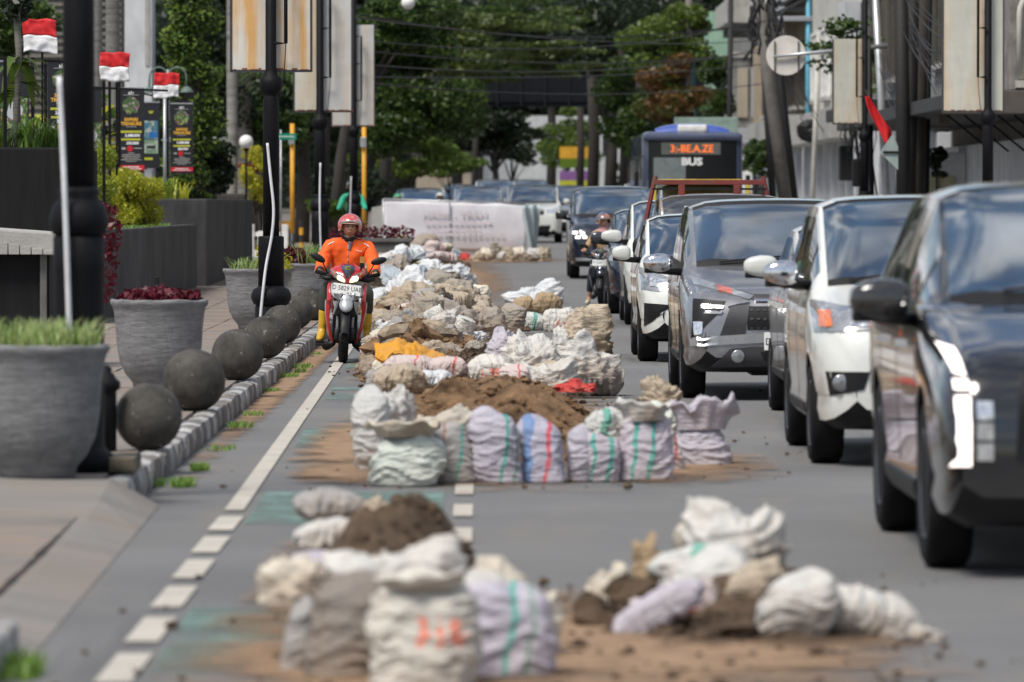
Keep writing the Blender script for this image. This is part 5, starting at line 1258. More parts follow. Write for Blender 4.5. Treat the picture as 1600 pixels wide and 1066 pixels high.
def hand(parent, wrist, dirv, up, skin, curl=1.0, side=1, s=1.0):
    """palm, four unequal fingers wrapped round a bar, thumb from the side of the palm; built along dirv"""
    d = Vector(dirv).normalized(); u = Vector(up); u = (u - d * u.dot(d)).normalized(); r = d.cross(u) * side
    W_ = Vector(wrist)
    J = [(*W_, .020 * s), (*(W_ + d * .035 * s), (.022 * s, .017 * s)), (*(W_ + d * .075 * s), (.030 * s, .014 * s))]; E = [(0, 1), (1, 2)]
    hnd = skin_mesh('hand', J, E, skin, parent, 0, 2)
    for i, (off, ln) in enumerate(((-.030, .062), (-.010, .072), (.010, .068), (.029, .054))):
        p = W_ + d * .065 * s + r * off * s; ang = 0; Q = [(*p, .0095 * s)]; Ed = []
        for k in range(3):
            ang += curl * (.75 if k else .45); dd = d * math.cos(ang) - u * math.sin(ang); p = p + dd * ln * s * (.44, .32, .24)[k]; Q.append((*p, .0092 * s - .0008 * k)); Ed.append((k, k + 1))
        skin_mesh('finger', Q, Ed, skin, hnd, 0, 1)
    p = W_ + d * .03 * s - r * .026 * s; q = p + (d * .6 - r * .6 - u * .3).normalized() * .034 * s; z = q + (d * .7 + r * .25 - u * .6).normalized() * .03 * s
    skin_mesh('thumb', [(*p, .012 * s), (*q, .0105 * s), (*z, .009 * s)], [(0, 1), (1, 2)], skin, hnd, 0, 1)
    return hnd
def cloth(name, col, rough=.75, bump=.5, bs=9):
    return mat(name, col, rough, var=.16, vs=5, bump=bump, bs=bs, world=False)
M['hi_vis'] = cloth('orange_jacket', (.95, .12, .012)); M['trouser'] = cloth('dark_olive_trousers', (.035, .037, .03)); M['boot'] = mat('yellow_boot', (.55, .32, .015), .38, var=.15, bump=.3, bs=12, world=False, col2=(.2, .12, .05), c2=(.6, .8))
M['helmet_r'] = mat('helmet_pinkish_red', (.50, .075, .07), .22, coat=.8, var=.35, vs=14, world=False, col2=(.55, .35, .33), c2=(.55, .62))
# ---------------------------------------------------------------- scooter of the street worker (facing the camera)
def make_scooter(x, y, label, pr, rot=0, lit=True, plate='D 5829 UAB', cat='motorcycle', grp=None):
    t = thing('motor_scooter', label, cat, (x, y, gz(y)), rot, grp)
    pm, sv, bk = P_[pr], P_['sc_silver' if pr == 'red' else 'navy'], M['plastic_black']
    def tyre(yc_, r, nm):
        b = MB(); w_ = .048; b.lathe([(r * .72, -w_ * .75), (r * .86, -w_), (r * .96, -w_ * .72), (r, -w_ * .25), (r, w_ * .25), (r * .96, w_ * .72), (r * .86, w_), (r * .72, w_ * .75)], (0, 0, 0), 40, 0, 'x')
        o = b.build(nm, M['rubber'], t, smooth=True, loc=(0, yc_, r)); g = MB()
        for k in range(40):
            rot_ = Matrix.Rotation(6.2832 * k / 40, 4, 'X')
            for sx in (-1, 1): g.box(min(sx * .006, sx * .03), max(sx * .006, sx * .03), -.006, .004, r * .985, r * 1.012, rot=rot_)
        tag(g.build('tread', M['rubber'], o), kind='stuff')
        q = MB(); q.lathe([(r * .72, -.03), (r * .68, -.035), (r * .68, .035), (r * .72, .03)], (0, 0, 0), 28, 0, 'x'); q.lathe([(.045, -.05), (.045, .05)], (0, 0, 0), 14, 0, 'x')
        for k in range(5): q.box(-.012, .012, -.016, .016, .03, r * .7, rot=Matrix.Rotation(6.2832 * k / 5, 4, 'X'))
        q.build('rim', M['rim'], o)
    tyre(.27, .27, 'front_wheel'); tyre(1.50, .27, 'rear_wheel')
    for s in (-1, 1):
        MB().tube([(s * .075, .27, .27), (s * .075, .33, .50), (s * .06, .38, .68)], [.018, .02, .022], 10).build('fork_leg', M['steel'], t, smooth=True)
        MB().lathe([(.028, 0), (.028, .10), (.02, .12)], (s * .075, .272, .25), 12).build('fork_boot', M['dark_metal'], t, smooth=True)
    # front mudguard
    P = []
    for i in range(13):
        a = R(-50 + 130 * i / 12); yc_, zc_ = .27 - .30 * math.sin(a), .27 + .30 * math.cos(a); w_ = .055 * (1 - .25 * abs(i - 5) / 8)
        P.append([(w_ * math.sin(q), yc_ - 0, zc_ - .035 * (1 - math.cos(q))) for q in [-1.5 + 3 * k / 8 for k in range(9)]])
    MB().grid(P).build('front_mudguard', bk, t, smooth=True)
    # beak: silver nose hanging over the wheel
    P = []
    for i in range(9):
        k = i / 8; z = .655 - .13 * k; w_ = .062 + .012 * math.sin(math.pi * k) - .035 * k ** 3; yb = .10 - .05 * math.sin(k * 2)
        P.append([(w_ * math.sin(a), yb + .06 * (1 - math.cos(a)), z) for a in [-1.5 + 3 * j / 10 for j in range(11)]])
    P[-1] = [(p[0] * .3, p[1] + .01, p[2] + .004) for p in P[-1]]
    MB().grid(P).build('beak', sv, t, smooth=True)
    for s in (-1, 1):
        P = [[(s * .075, .12, .65), (s * .09, .12, .645), (s * .14, .15, .64)], [(s * .085, .15, .58), (s * .105, .14, .575), (s * .12, .16, .575)], [(s * .12, .2, .50), (s * .125, .19, .495), (s * .13, .2, .50)]]
        MB().grid(P).build('fender_wing', sv, t, smooth=True)
    # front shield: an upper fairing flaring out to the two red leg-shield blades
    def blade(pts, m, nm, th=.02):
        b = MB(); A = [[Vector(p) for p in r] for r in pts]
        for s in (-1, 1):
            b2 = MB(); b2.grid([[(p.x * s, p.y, p.z) for p in r] for r in A]); o = b2.build(nm, m, t, smooth=True); md = o.modifiers.new('t', 'SOLIDIFY'); md.thickness = th; md.offset = 0
            sb = o.modifiers.new('s', 'SUBSURF'); sb.levels = sb.render_levels = 2
    # silver chest panel
    P = []
    for z, w_, yb in ((.835, .17, .30), (.80, .185, .24), (.76, .18, .19), (.71, .165, .15), (.67, .14, .12), (.645, .10, .11)):
        P.append([(w_ * math.sin(a), yb + .09 * (1 - math.cos(a)) - (.02 if j == 5 else 0), z + .012 * abs(math.sin(a)) * (z < .70)) for j, a in enumerate([-1.35 + 2.7 * j / 10 for j in range(11)])])
    MB().grid(P).build('chest_panel', sv, t, smooth=True)
    blade([[(.165, .31, .83), (.19, .33, .84)], [(.175, .25, .78), (.205, .29, .785)], [(.17, .21, .72), (.205, .25, .72)], [(.145, .19, .665), (.20, .23, .655)], [(.15, .2, .63), (.215, .24, .62)]], pm, 'shield_edge')
    blade([[(.14, .22, .67), (.215, .26, .655)], [(.165, .24, .58), (.21, .28, .57)], [(.165, .27, .45), (.20, .31, .44)], [(.145, .30, .32), (.175, .34, .31)], [(.11, .34, .22), (.135, .38, .21)], [(.10, .38, .19), (.11, .40, .19)]], pm, 'leg_shield')
    blade([[(.205, .25, .66), (.225, .28, .66)], [(.20, .28, .50), (.215, .31, .50)], [(.165, .33, .30), (.175, .36, .30)], [(.13, .37, .2), (.135, .40, .2)]], sv, 'shield_trim', .008)
    for s in (-1, 1):
        P = [[(s * .05, .125, .725), (s * .14, .175, .745)], [(s * .055, .12, .70), (s * .13, .165, .70)], [(s * .075, .12, .675), (s * .10, .135, .67)]]
        o = MB().grid(P).build('indicator', M['lamp_lens'], t, smooth=True); md = o.modifiers.new('t', 'SOLIDIFY'); md.thickness = .012
        MB().tube([(s * .045, .11, .73), (s * .058, .105, .70), (s * .078, .105, .668)], .004, 6).build('indicator_trim', M['chrome'], o)
    # dark inner shield, floor and body behind
    b = MB(); b.box(-.13, .13, .34, .40, .22, .82, bev=.03); b.box(-.11, .11, .16, .36, .48, .66, bev=.04); b.build('inner_shield', bk, t)
    MB().box(-.17, .17, .40, .82, .20, .27, bev=.03).build('footboard', bk, t)
    for s in (-1, 1):
        MB().tube([(s * .11, .36, .2), (s * .18, .50, .16), (s * .20, .9, .18)], [.03, .045, .04], 8).build('belly_rail', bk, t, smooth=True)
    P = []
    for yy, w_, zb, zt_ in ((.80, .10, .30, .62), (.95, .14, .34, .74), (1.3, .15, .42, .76), (1.65, .12, .52, .80), (1.85, .05, .66, .80)):
        P.append([(w_ * math.cos(a), yy, (zb + zt_) / 2 + (zt_ - zb) / 2 * math.sin(a)) for a in [6.2832 * j / 20 for j in range(20)]])
    b = MB(); b.grid(P, close=True); b.f.append(tuple(range(20))); b.m.append(0); b.build('tail_body', pm, t, smooth=True)
    MB().box(-.14, .14, .84, 1.6, .74, .80, bev=.03).build('seat', bk, t)
    MB().box(-.09, .09, 1.2, 1.55, .2, .45, bev=.05).build('engine', M['dark_metal'], t)
    MB().tube([(.17, 1.0, .25), (.19, 1.4, .3), (.19, 1.75, .38)], [.03, .055, .05], 12).build('exhaust', M['steel'], t, smooth=True)
    # handlebar cowl with the twin lamps
    P = []
    for z, w_, yb in ((1.015, .05, .33), (.985, .10, .27), (.95, .165, .22), (.91, .18, .19), (.875, .15, .17), (.84, .07, .17), (.83, .02, .18)):
        P.append([(w_ * math.sin(a), yb + .12 * (1 - math.cos(a)), z + .02 * abs(math.sin(a)) ** 2) for a in [-1.5 + 3 * j / 12 for j in range(13)]])
    o = MB().grid(P).build('handlebar_cowl', pm, t, smooth=True); md = o.modifiers.new('t', 'SOLIDIFY'); md.thickness = .01
    for s in (-1, 1):
        P = [[(s * .026, .165, .885), (s * .085, .165, .935), (s * .165, .235, .965), (s * .18, .26, .975)], [(s * .014, .155, .855), (s * .07, .15, .895), (s * .145, .205, .925), (s * .17, .24, .94)], [(s * .010, .155, .825), (s * .06, .15, .838), (s * .12, .185, .87), (s * .135, .2, .89)]]
        o = MB().grid(P).build('headlamp', M['lamp_lens'], t, smooth=True); md = o.modifiers.new('t', 'SOLIDIFY'); md.thickness = .012; md.offset = 1; sb = o.modifiers.new('s', 'SUBSURF'); sb.levels = sb.render_levels = 2
        P = [[(s * .032, .138, .878), (s * .075, .135, .912), (s * .108, .155, .915)], [(s * .022, .132, .855), (s * .07, .122, .878), (s * .115, .15, .88)], [(s * .02, .135, .832), (s * .06, .132, .842), (s * .105, .155, .86)]]
        q = MB().grid(P).build('lit_bulb', M['lit_warm'] if lit else M['lamp_lens'], o, smooth=True); md = q.modifiers.new('t', 'SOLIDIFY'); md.thickness = .006; sb = q.modifiers.new('s', 'SUBSURF'); sb.levels = sb.render_levels = 2
        P = [[(s * .125, .18, .935), (s * .165, .22, .957)], [(s * .12, .17, .90), (s * .14, .19, .915)]]
        q = MB().grid(P).build('indicator', M['amber'], o, smooth=True); md = q.modifiers.new('t', 'SOLIDIFY'); md.thickness = .006
    o = MB().grid([[(-.075, .24, 1.0), (0, .2, 1.02), (.075, .24, 1.0)], [(-.055, .2, .96), (0, .16, .97), (.055, .2, .96)], [(-.015, .16, .885), (0, .14, .88), (.015, .16, .885)]]).build('cowl_emblem_panel', P_['bluegrey'], t, smooth=True)
    md = o.modifiers.new('t', 'SOLIDIFY'); md.thickness = .008
    e = MB(); e.tube([(-.026, .17, .985), (-.012, .16, 1.0), (.012, .16, 1.0), (.026, .17, .985), (.014, .155, .972), (-.014, .155, .972), (-.026, .17, .985)], .005, 6); e.tube([(-.02, .158, .965), (0, .15, .985), (.02, .158, .965)], .004, 6); e.build('emblem', M['yellow_leaf'], o)
    b = MB(); b.tube([(-.32, .42, .93), (-.20, .36, .90), (0, .33, .90), (.20, .36, .90), (.32, .42, .93)], [.014] * 5, 8); b.build('handlebar', bk, t, smooth=True)
    for s in (-1, 1):
        MB().tube([(s * .22, .365, .905), (s * .33, .425, .935)], [.021, .021], 12).build('grip', M['rubber'], t, smooth=True)
        MB().tube([(s * .12, .30, .875), (s * .22, .33, .87), (s * .28, .37, .885)], [.02, .028, .02], 8).build('switch_housing', bk, t, smooth=True)
        MB().tube([(s * .20, .33, .87), (s * .31, .35, .86)], [.009, .006], 6).build('brake_lever', M['dark_metal'], t, smooth=True)
        MB().tube([(s * .20, .36, .91), (s * .25, .35, 1.0), (s * .27, .36, 1.06)], .007, 6).build('mirror_stalk', bk, t, smooth=True)
        b = MB(); b.sphere((0, 0, 0), 1, 10); b.v = [(v[0] * .085, v[1] * .022, v[2] * .038) for v in b.v]; q = b.build('mirror', bk, t, smooth=True, loc=(s * .315, .35, 1.075)); q.rotation_euler = (0, -.32 if s > 0 else .45, 0)
    q = MB().box(-.145, .145, -.006, .006, -.055, .055, bev=.004).build('number_plate', M['plate_white'], t, loc=(0, .145, .765)); q.rotation_euler = (-.12, .07, 0)
    text(plate, 'lettering', .068, M['ink_black'], q, (0, -.0075, -.012), sx=.86); text('06 27', 'lettering', .025, M['ink_black'], q, (.03, -.0075, -.045))
    MB().box(.12, .165, .235, .25, 1.0, 1.115, bev=.004).build('phone', M['plastic_black'], t); MB().box(.118, .167, .228, .236, 1.045, 1.112, bev=.003).build('phone_case', mat('phone_case', (.5, .22, .05), .4), t)
    MB().tube([(.14, .25, 1.01), (.13, .29, .95), (.12, .33, .91)], .01, 8).build('phone_holder', bk, t)
    return t
mx_, my_ = -1.425, 58.6
scooter = make_scooter(mx_, my_, 'red and silver motor scooter with both headlamps lit and a white number plate', 'red')
# ---------------------------------------------------------------- rider in the orange jacket
rider = thing('person', 'rider in an orange jacket, pinkish helmet and yellow rubber boots on the red scooter', 'person', (mx_, my_, 0))
hip, chest, neck = (0, 1.02, .86), (.0, .97, 1.18), (.0, .93, 1.30)
J = [(0, 1.02, .84, .12), (0, 1.0, 1.02, .12), (0, .95, 1.20, .12), (0, .91, 1.31, .05), (0, .885, 1.37, .05),
     (-.17, .94, 1.20, .045), (-.260, .78, 1.01, .030), (-.285, .52, .955, .024), (.17, .94, 1.20, .045), (.264, .78, 1.01, .030), (.288, .52, .955, .024),
     (-.10, .98, .82, .08), (-.20, .62, .73, .06), (-.225, .60, .50, .036), (-.232, .60, .34, .028), (-.238, .59, .28, .022),
     (.10, .98, .82, .08), (.20, .62, .73, .06), (.225, .60, .50, .036), (.232, .60, .34, .028), (.238, .59, .28, .022)]
E = [(0, 1), (1, 2), (2, 3), (3, 4), (2, 5), (5, 6), (6, 7), (2, 8), (8, 9), (9, 10), (0, 11), (11, 12), (12, 13), (13, 14), (14, 15), (0, 16), (16, 17), (17, 18), (18, 19), (19, 20)]
skin_mesh('body', J, E, M['skin'], rider)
J = [(0, 1.0, .83, (.19, .15)), (0, .99, .98, (.20, .14)), (0, .95, 1.12, (.19, .13)), (0, .93, 1.225, (.14, .10)), (0, .91, 1.275, (.075, .07)),
     (-.195, .93, 1.205, .082), (-.258, .86, 1.06, .082), (-.265, .74, .985, .074), (-.285, .56, .965, .058), (-.288, .49, .955, .050),
     (.195, .93, 1.205, .082), (.262, .86, 1.06, .082), (.270, .74, .985, .074), (.288, .56, .965, .058), (.29, .49, .955, .050)]
E = [(0, 1), (1, 2), (2, 3), (3, 4), (3, 5), (5, 6), (6, 7), (7, 8), (8, 9), (3, 10), (10, 11), (11, 12), (12, 13), (13, 14)]
jk = skin_mesh('jacket', J, E, M['hi_vis'], rider, sub=3, disp=.016)
jb = BVHTree.FromPolygons([v.co.copy() for v in jk.data.vertices], [tuple(p.vertices) for p in jk.data.polygons])
def on_jacket(x, z, off=.004):
    h = jb.ray_cast(Vector((x, -1, z)), Vector((0, 1, 0)), 4)[0]; return (h + Vector((0, -off, 0))) if h else Vector((x, .8, z))
MB().tube([on_jacket(.005 * math.sin(z * 9), z, .002) for z in np.linspace(1.24, .98, 14)], .005, 6).build('zip', M['chrome'], jk)
MB().tube([on_jacket(.05 * (1 if i % 2 else -1) * 0 + .015, z, .0) for i, z in enumerate(np.linspace(1.255, 1.16, 6))], [.03, .026, .02, .015, .01, .004], 8).build('shirt_front', mat('grey_shirt', (.12, .13, .16), .8), jk, smooth=True)
MB().lathe([(.068, 0), (.078, .02), (.076, .045), (.066, .05)], (0, .905, 1.255), 28).build('collar', mat('black_collar', (.015, .015, .015), .8), jk, smooth=True)
for s in (-1, 1): MB().tube([on_jacket(s * x, z, .003) for x, z in ((.155, 1.245), (.185, 1.232), (.21, 1.215))], .006, 6).build('shoulder_stripe', M['white_cloth'], jk)
MB().tube([on_jacket(x, z, .003) for x, z in ((.075, 1.172), (.10, 1.162), (.14, 1.16))], [.004, .003, .004], 6).build('chest_print', M['white_cloth'], jk)
J = [(0, 1.04, .80, (.15, .13)), (-.10, .96, .80, .10), (-.17, .75, .77, .088), (-.218, .57, .725, .074), (-.222, .585, .60, .062), (-.225, .60, .50, .058),
     (.10, .96, .80, .10), (.17, .75, .77, .088), (.222, .57, .725, .074), (.226, .585, .60, .062), (.228, .60, .50, .058)]
skin_mesh('trousers', J, [(0, 1), (1, 2), (2, 3), (3, 4), (4, 5), (0, 6), (6, 7), (7, 8), (8, 9), (9, 10)], M['trouser'], rider, disp=.01)
for s in (-1, 1):
    J = [(s * .226, .60, .56, .056), (s * .228, .605, .44, .052), (s * .232, .61, .34, .046), (s * .235, .60, .275, (.045, .05)), (s * .247, .52, .245, (.043, .036)), (s * .255, .45, .235, (.040, .030)), (s * .258, .41, .232, (.03, .024))]
    bt = skin_mesh('boot', J, [(i, i + 1) for i in range(6)], M['boot'], rider, 3, disp=.004)
    MB().box(s * .247 - .045, s * .247 + .045, .385, .66, .195, .215, bev=.008).build('boot_sole', M['rubber'], bt)
    hand(rider, (s * .290, .50, .952), (0, -1, -.05), (0, -.1, 1), M['skin'], 1.35, side=s)
    MB().tube([(s * .288, .52, .955), (s * .29, .44, .955)], [.04, .036], 12).build('glove_cuff', M['trouser'], rider, smooth=True)
# footpegs / footboard wings under the boots so the soles rest on the scooter
for s in (-1, 1): MB().box(s * .22 - .07, s * .22 + .07, .36, .70, .165, .194, bev=.008).build('footboard_wing', M['plastic_black'], scooter)
MB().tube([(0, .89, 1.26), (0, .875, 1.33)], [.052, .05], 14).build('neck', M['skin'], rider, smooth=True)
head(rider, (0, .86, 1.405), .205, M['skin'], .05)
def helmet(parent, c, r, m, face=1.0, rot=0):
    b = MB(); P = []
    for i in range(22):
        row = []
        for k in range(49):
            th = -math.pi + 2 * math.pi * k / 48                       # 0 = front
            lo = -.02 if abs(th) < .78 else (-.62 if abs(th) > .95 else -.02 - .6 * (abs(th) - .78) / .17)   # brow line, cheek pieces
            z1 = 1.0; ph = math.acos(max(-.99, lo + .18)); a = ph * i / 21
            row.append((math.sin(a) * math.sin(th) * 1.0, -math.sin(a) * math.cos(th) * 1.12, math.cos(a) * .98))
        P.append(row)
    b.grid([[(p[0] * r, p[1] * r, p[2] * r) for p in row] for row in P])
    o = b.build('helmet', m, parent, smooth=True, loc=c); md = o.modifiers.new('t', 'SOLIDIFY'); md.thickness = -.018; o.rotation_euler = (0, 0, rot)
    rim = [P[21][k] for k in range(49)]
    MB().tube([(p[0] * r * 1.005, p[1] * r * 1.005, p[2] * r) for p in rim], .006, 6).build('helmet_rim', mat('helmet_trim', (.4, .33, .22), .5) if 'helmet_trim' not in bpy.data.materials else bpy.data.materials['helmet_trim'], o, smooth=True)
    vp = [[(math.sin(th) * r * (1.03 + .0 * i), -math.cos(th) * r * 1.16 , r * (.16 + .12 * i / 3) + .02 * (1 - abs(th))) for th in np.linspace(-.95, .95, 17)] for i in range(4)]
    q = MB().grid(vp).build('visor_band', M['steel'], o, smooth=True); md = q.modifiers.new('t', 'SOLIDIFY'); md.thickness = .005
    return o
helmet(rider, (0, .88, 1.425), .128, M['helmet_r'], rot=.04)
for s in (-1, 1): MB().tube([(s * .082, .86, 1.37), (s * .06, .83, 1.31), (.0, .80, 1.292)], .006, 6).build('chin_strap', M['plastic_black'], rider)
for o in (scooter, rider): o.rotation_euler = (0, .055, .03)
# ---------------------------------------------------------------- woman on the scooter beside the navy car
wx, wy = 1.84, 88.6
sc2 = make_scooter(wx, wy, 'dark motor scooter squeezed beside the navy car, ridden by the woman', 'black', rot=-.15, lit=False, plate='D 2240 ZB')
lad = thing('person', 'woman on a scooter in a colourful helmet and tan jacket, one foot down', 'person', (wx, wy, gz(wy)), -.15)
lad.scale = (.95, 1, .94); lad.location.x -= .05; sc2.scale = (.9, .95, .88)
z0 = 0
J = [(0, 1.0, .84, .11), (0, .97, 1.0, .105), (0, .93, 1.2, .11), (0, .89, 1.31, .045), (0, .87, 1.37, .045), (-.15, .93, 1.2, .045), (-.22, .78, 1.0, .034), (-.26, .52, .94, .025), (.15, .93, 1.2, .045), (.22, .78, 1.0, .034), (.26, .52, .94, .025),
     (-.1, .97, .82, .08), (-.19, .86, .50, .055), (-.25, .98, .12, .035), (-.27, .86, .045, .028), (.1, .97, .82, .08), (.18, .62, .7, .055), (.19, .62, .34, .04), (.2, .52, .26, .03)]
E = [(0, 1), (1, 2), (2, 3), (3, 4), (2, 5), (5, 6), (6, 7), (2, 8), (8, 9), (9, 10), (0, 11), (11, 12), (12, 13), (13, 14), (0, 15), (15, 16), (16, 17), (17, 18)]
skin_mesh('body', J, E, M['skin_light'], lad)
tan = cloth('tan_jacket', (.36, .23, .12)); dn = cloth('dark_denim', (.018, .022, .04))
J = [(0, .99, .84, (.14, .12)), (0, .97, 1.0, (.14, .115)), (0, .93, 1.15, (.14, .11)), (0, .91, 1.24, (.10, .08)), (-.16, .92, 1.2, .062), (-.235, .8, 1.02, .055), (-.262, .56, .945, .042), (.16, .92, 1.2, .062), (.235, .8, 1.02, .055), (.262, .56, .945, .042)]
skin_mesh('jacket', J, [(0, 1), (1, 2), (2, 3), (3, 4), (4, 5), (5, 6), (3, 7), (7, 8), (8, 9)], tan, lad, disp=.008)
J = [(0, 1.0, .82, (.14, .12)), (-.11, .96, .80, .10), (-.19, .87, .50, .078), (-.245, .97, .2, .058), (.11, .95, .80, .10), (.19, .64, .71, .075), (.20, .63, .42, .055)]
skin_mesh('trousers', J, [(0, 1), (1, 2), (2, 3), (0, 4), (4, 5), (5, 6)], dn, lad, disp=.008)
sh = mat('cream_shoe', (.55, .5, .38), .7)
for (x, y, z) in ((-.262, .95, .055), (.2, .55, .255)):
    skin_mesh('shoe', [(x, y + .02, z + .02, .045), (x, y - .06, z, .042), (x - .01, y - .15, z - .012, .035)], [(0, 1), (1, 2)], sh, lad)
for s in (-1, 1): hand(lad, (s * .262, .54, .945), (0, -1, -.08), (0, 0, 1), M['skin_light'], 1.3, side=s)
MB().lathe([(.12, 0), (.11, .05), (.075, .11), (.07, .15)], (0, .89, 1.20), 24).build('scarf', cloth('pink_scarf', (.5, .25, .24)), lad, smooth=True)
head(lad, (0, .85, 1.41), .20, M['skin_light'], .5)
hm = mat('helmet_multicolour', (.1, .1, .15), .25, coat=.7, var=.3, vs=9, world=False, col2=(.45, .16, .06), c2=(.48, .54))
helmet(lad, (0, .87, 1.43), .128, hm, rot=.5)
# ---------------------------------------------------------------- small distant riders
def far_rider(x, y, label, jc, hc, back=False, scooter_col='black'):
    t = thing('person', label, 'person', (x, y, gz(y)))
    J = [(0, .30, .88, (.15, .12)), (0, .28, 1.05, (.16, .12)), (0, .26, 1.24, (.13, .09)), (0, .24, 1.34, .06), (-.18, .26, 1.24, .07), (-.25, .1, 1.05, .055), (-.28, -.15, 1.0, .04), (.18, .26, 1.24, .07), (.25, .1, 1.05, .055), (.28, -.15, 1.0, .04)]
    skin_mesh('jacket', J, [(0, 1), (1, 2), (2, 3), (2, 4), (4, 5), (5, 6), (2, 7), (7, 8), (8, 9)], cloth('jacket_' + jc[0], jc[1]), t, sub=2)
    J = [(0, .32, .84, .12), (-.13, .1, .80, .08), (-.17, -.1, .72, .07), (-.18, -.05, .35, .05), (-.19, -.15, .3, .04), (.13, .1, .80, .08), (.17, -.1, .72, .07), (.18, -.05, .35, .05), (.19, -.15, .3, .04)]
    skin_mesh('body', J, [(0, 1), (1, 2), (2, 3), (3, 4), (0, 5), (5, 6), (6, 7), (7, 8)], M['trouser'], t)
    head(t, (0, .2, 1.45), .2, M['skin'])
    helmet(t, (0, .22, 1.47), .13, cloth('helmet_' + hc[0], hc[1], .3), rot=0)
    s = thing('motor_scooter', 'scooter ridden by the ' + label.split(',')[0], 'motorcycle', (x, y, gz(y)))
    b = MB(); b.box(-.13, .13, -.35, -.2, .3, .85, bev=.05); b.box(-.12, .12, -.2, .9, .22, .3, bev=.03); b.box(-.14, .14, .1, .95, .4, .76, bev=.08); b.build('fairing', P_[scooter_col], s)
    for yy in (-.45, .8):
        b = MB(); b.lathe([(.2, -.045), (.27, -.03), (.27, .03), (.2, .045)], (0, yy, .27), 24, 0, 'x'); b.build('wheel', M['rubber'], s, smooth=True)
    MB().tube([(-.33, -.15, .98), (-.1, -.25, .93), (.1, -.25, .93), (.33, -.15, .98)], .018, 8).build('handlebar', M['plastic_black'], s)
    MB().box(-.14, .14, -.42, -.35, .78, .92, bev=.03).build('headlamp', M['lamp_clear'], s); MB().tube([(0, -.45, .27), (0, -.25, .9)], .035, 8).build('fork', M['dark_metal'], s)
    return t
gp = far_rider(-2.95, 130, 'green-jacketed rider, standing behind the fourth lamp post', ('green', (.02, .33, .20)), ('dark', (.02, .03, .03)))
gp.scale = (1.12, 1.12, 1.16); gp.location.z += .15
far_rider(-2.35, 160, 'rider with a green helmet, behind the left half of the banner', ('olive', (.2, .18, .05)), ('green', (.04, .3, .14)))
far_rider(-1.25, 172, 'rider in dark clothes with a white helmet, between the two cars behind the banner', ('dark', (.03, .03, .035)), ('white', (.5, .5, .5)))
far_rider(-1.75, 205, 'rider with a pale green helmet, far behind the banner', ('black', (.02, .02, .025)), ('mint', (.2, .45, .35)))

drv = thing('person', 'driver of the brown pickup, only a forearm and hand out of the side window', 'person', (2.90, 67.6, 0))
skin_mesh('body', [(-.62, .95, 1.16, .045), (-.78, .85, 1.18, .038), (-.88, .76, 1.21, .027)], [(0, 1), (1, 2)], M['skin'], drv)
hand(drv, (-.88, .76, 1.21), (-.6, -.6, .25), (0, 0, 1), M['skin'], .7, side=1)
xs = lambda px, Y: (px - HX) * Y / FPX
# ================================================================ LEFT SIDE: planter walls, fence, flags, banners
def wallmat(name, c1, c2, streak=(6, 6, .5)):
    m, nt, b, P, O = base_mat(name, .8, spec=.3)
    c = ramp(nt, tex_noise(nt, P, 2.4, 7, .65, streak), .3, .72, c1, c2)
    nt.links.new(c, b.inputs['Base Color'])
    bn = nt.nodes.new('ShaderNodeBump'); bn.inputs['Strength'].default_value = .3; bn.inputs['Distance'].default_value = .02
    nt.links.new(tex_noise(nt, P, 9, 6, .7, streak), bn.inputs['Height']); nt.links.new(bn.outputs[0], b.inputs['Normal'])
    return m
M['wall_dark'] = wallmat('wall_dark', (.018, .018, .02), (.075, .073, .072), (1, .35, .25)); M['wall_black'] = wallmat('wall_black', (.003, .003, .004), (.010, .010, .011))
M['louvre'] = wallmat('louvre_wall', (.10, .095, .085), (.24, .22, .19), (.3, .3, 12)); M['white_wall'] = wallmat('white_wall', (.42, .44, .45), (.62, .63, .64), (1, 1, .4))
def thing1(o, label, cat, group=None): return tag(o, label, cat, group)
def P3(px, py, Y): return at(px, py, Y)
# long low planter wall along the pavement
t = thing('planter_wall', 'long dark grey planter wall with vertical streaks behind the red-leaved pot', 'wall', (-4.83, 84, SW + gz(84)))
MB().box(-.22, 0, -12.6, 12.6, -.2, 1.12, bev=.02).build('face', M['wall_dark'], t); MB().box(-1.8, -.22, -12.6, 12.6, -.2, 1.06).build('soil', M['soil'], t)
blades('grass', [M['grass_green']], t, 2600, 1, .14, .8, .012, 31, z=1.05, cx=-.55, cy=0, rx=.40, ry=12.2, segs=2)
MB().box(-.03, .03, -.02, .03, -.12, .58, bev=.01).build('x', M['plastic_black'], None, loc=(-4.1, 72, SW)).name = 'drain_stub'
tag(bpy.data.objects['drain_stub'], 'thin black post stub standing in front of the grey planter wall, above the red leaves', 'post')
t = thing('planter_box', 'tall dark planter box at the far end of the long planter wall', 'planter', (-4.8, 107, SW + gz(107)))
MB().box(-1.35, .10, -9.5, 10, -.2, 1.46, bev=.03).build('box', M['wall_dark'], t)
blades('grass', [M['grass_green'], M['yellow_leaf']], t, 160, .5, .55, .55, .03, 33, z=1.4, cx=-.75, cy=-8.8, segs=4)
t = thing('planter_box', 'tall black planter box at the left picture edge, bearing a banana plant', 'planter', (-5.7, 73, SW + gz(73)))
MB().box(-2.2, .63, -2.0, 2.2, -.2, 2.2, bev=.03).build('box', M['wall_black'], t)
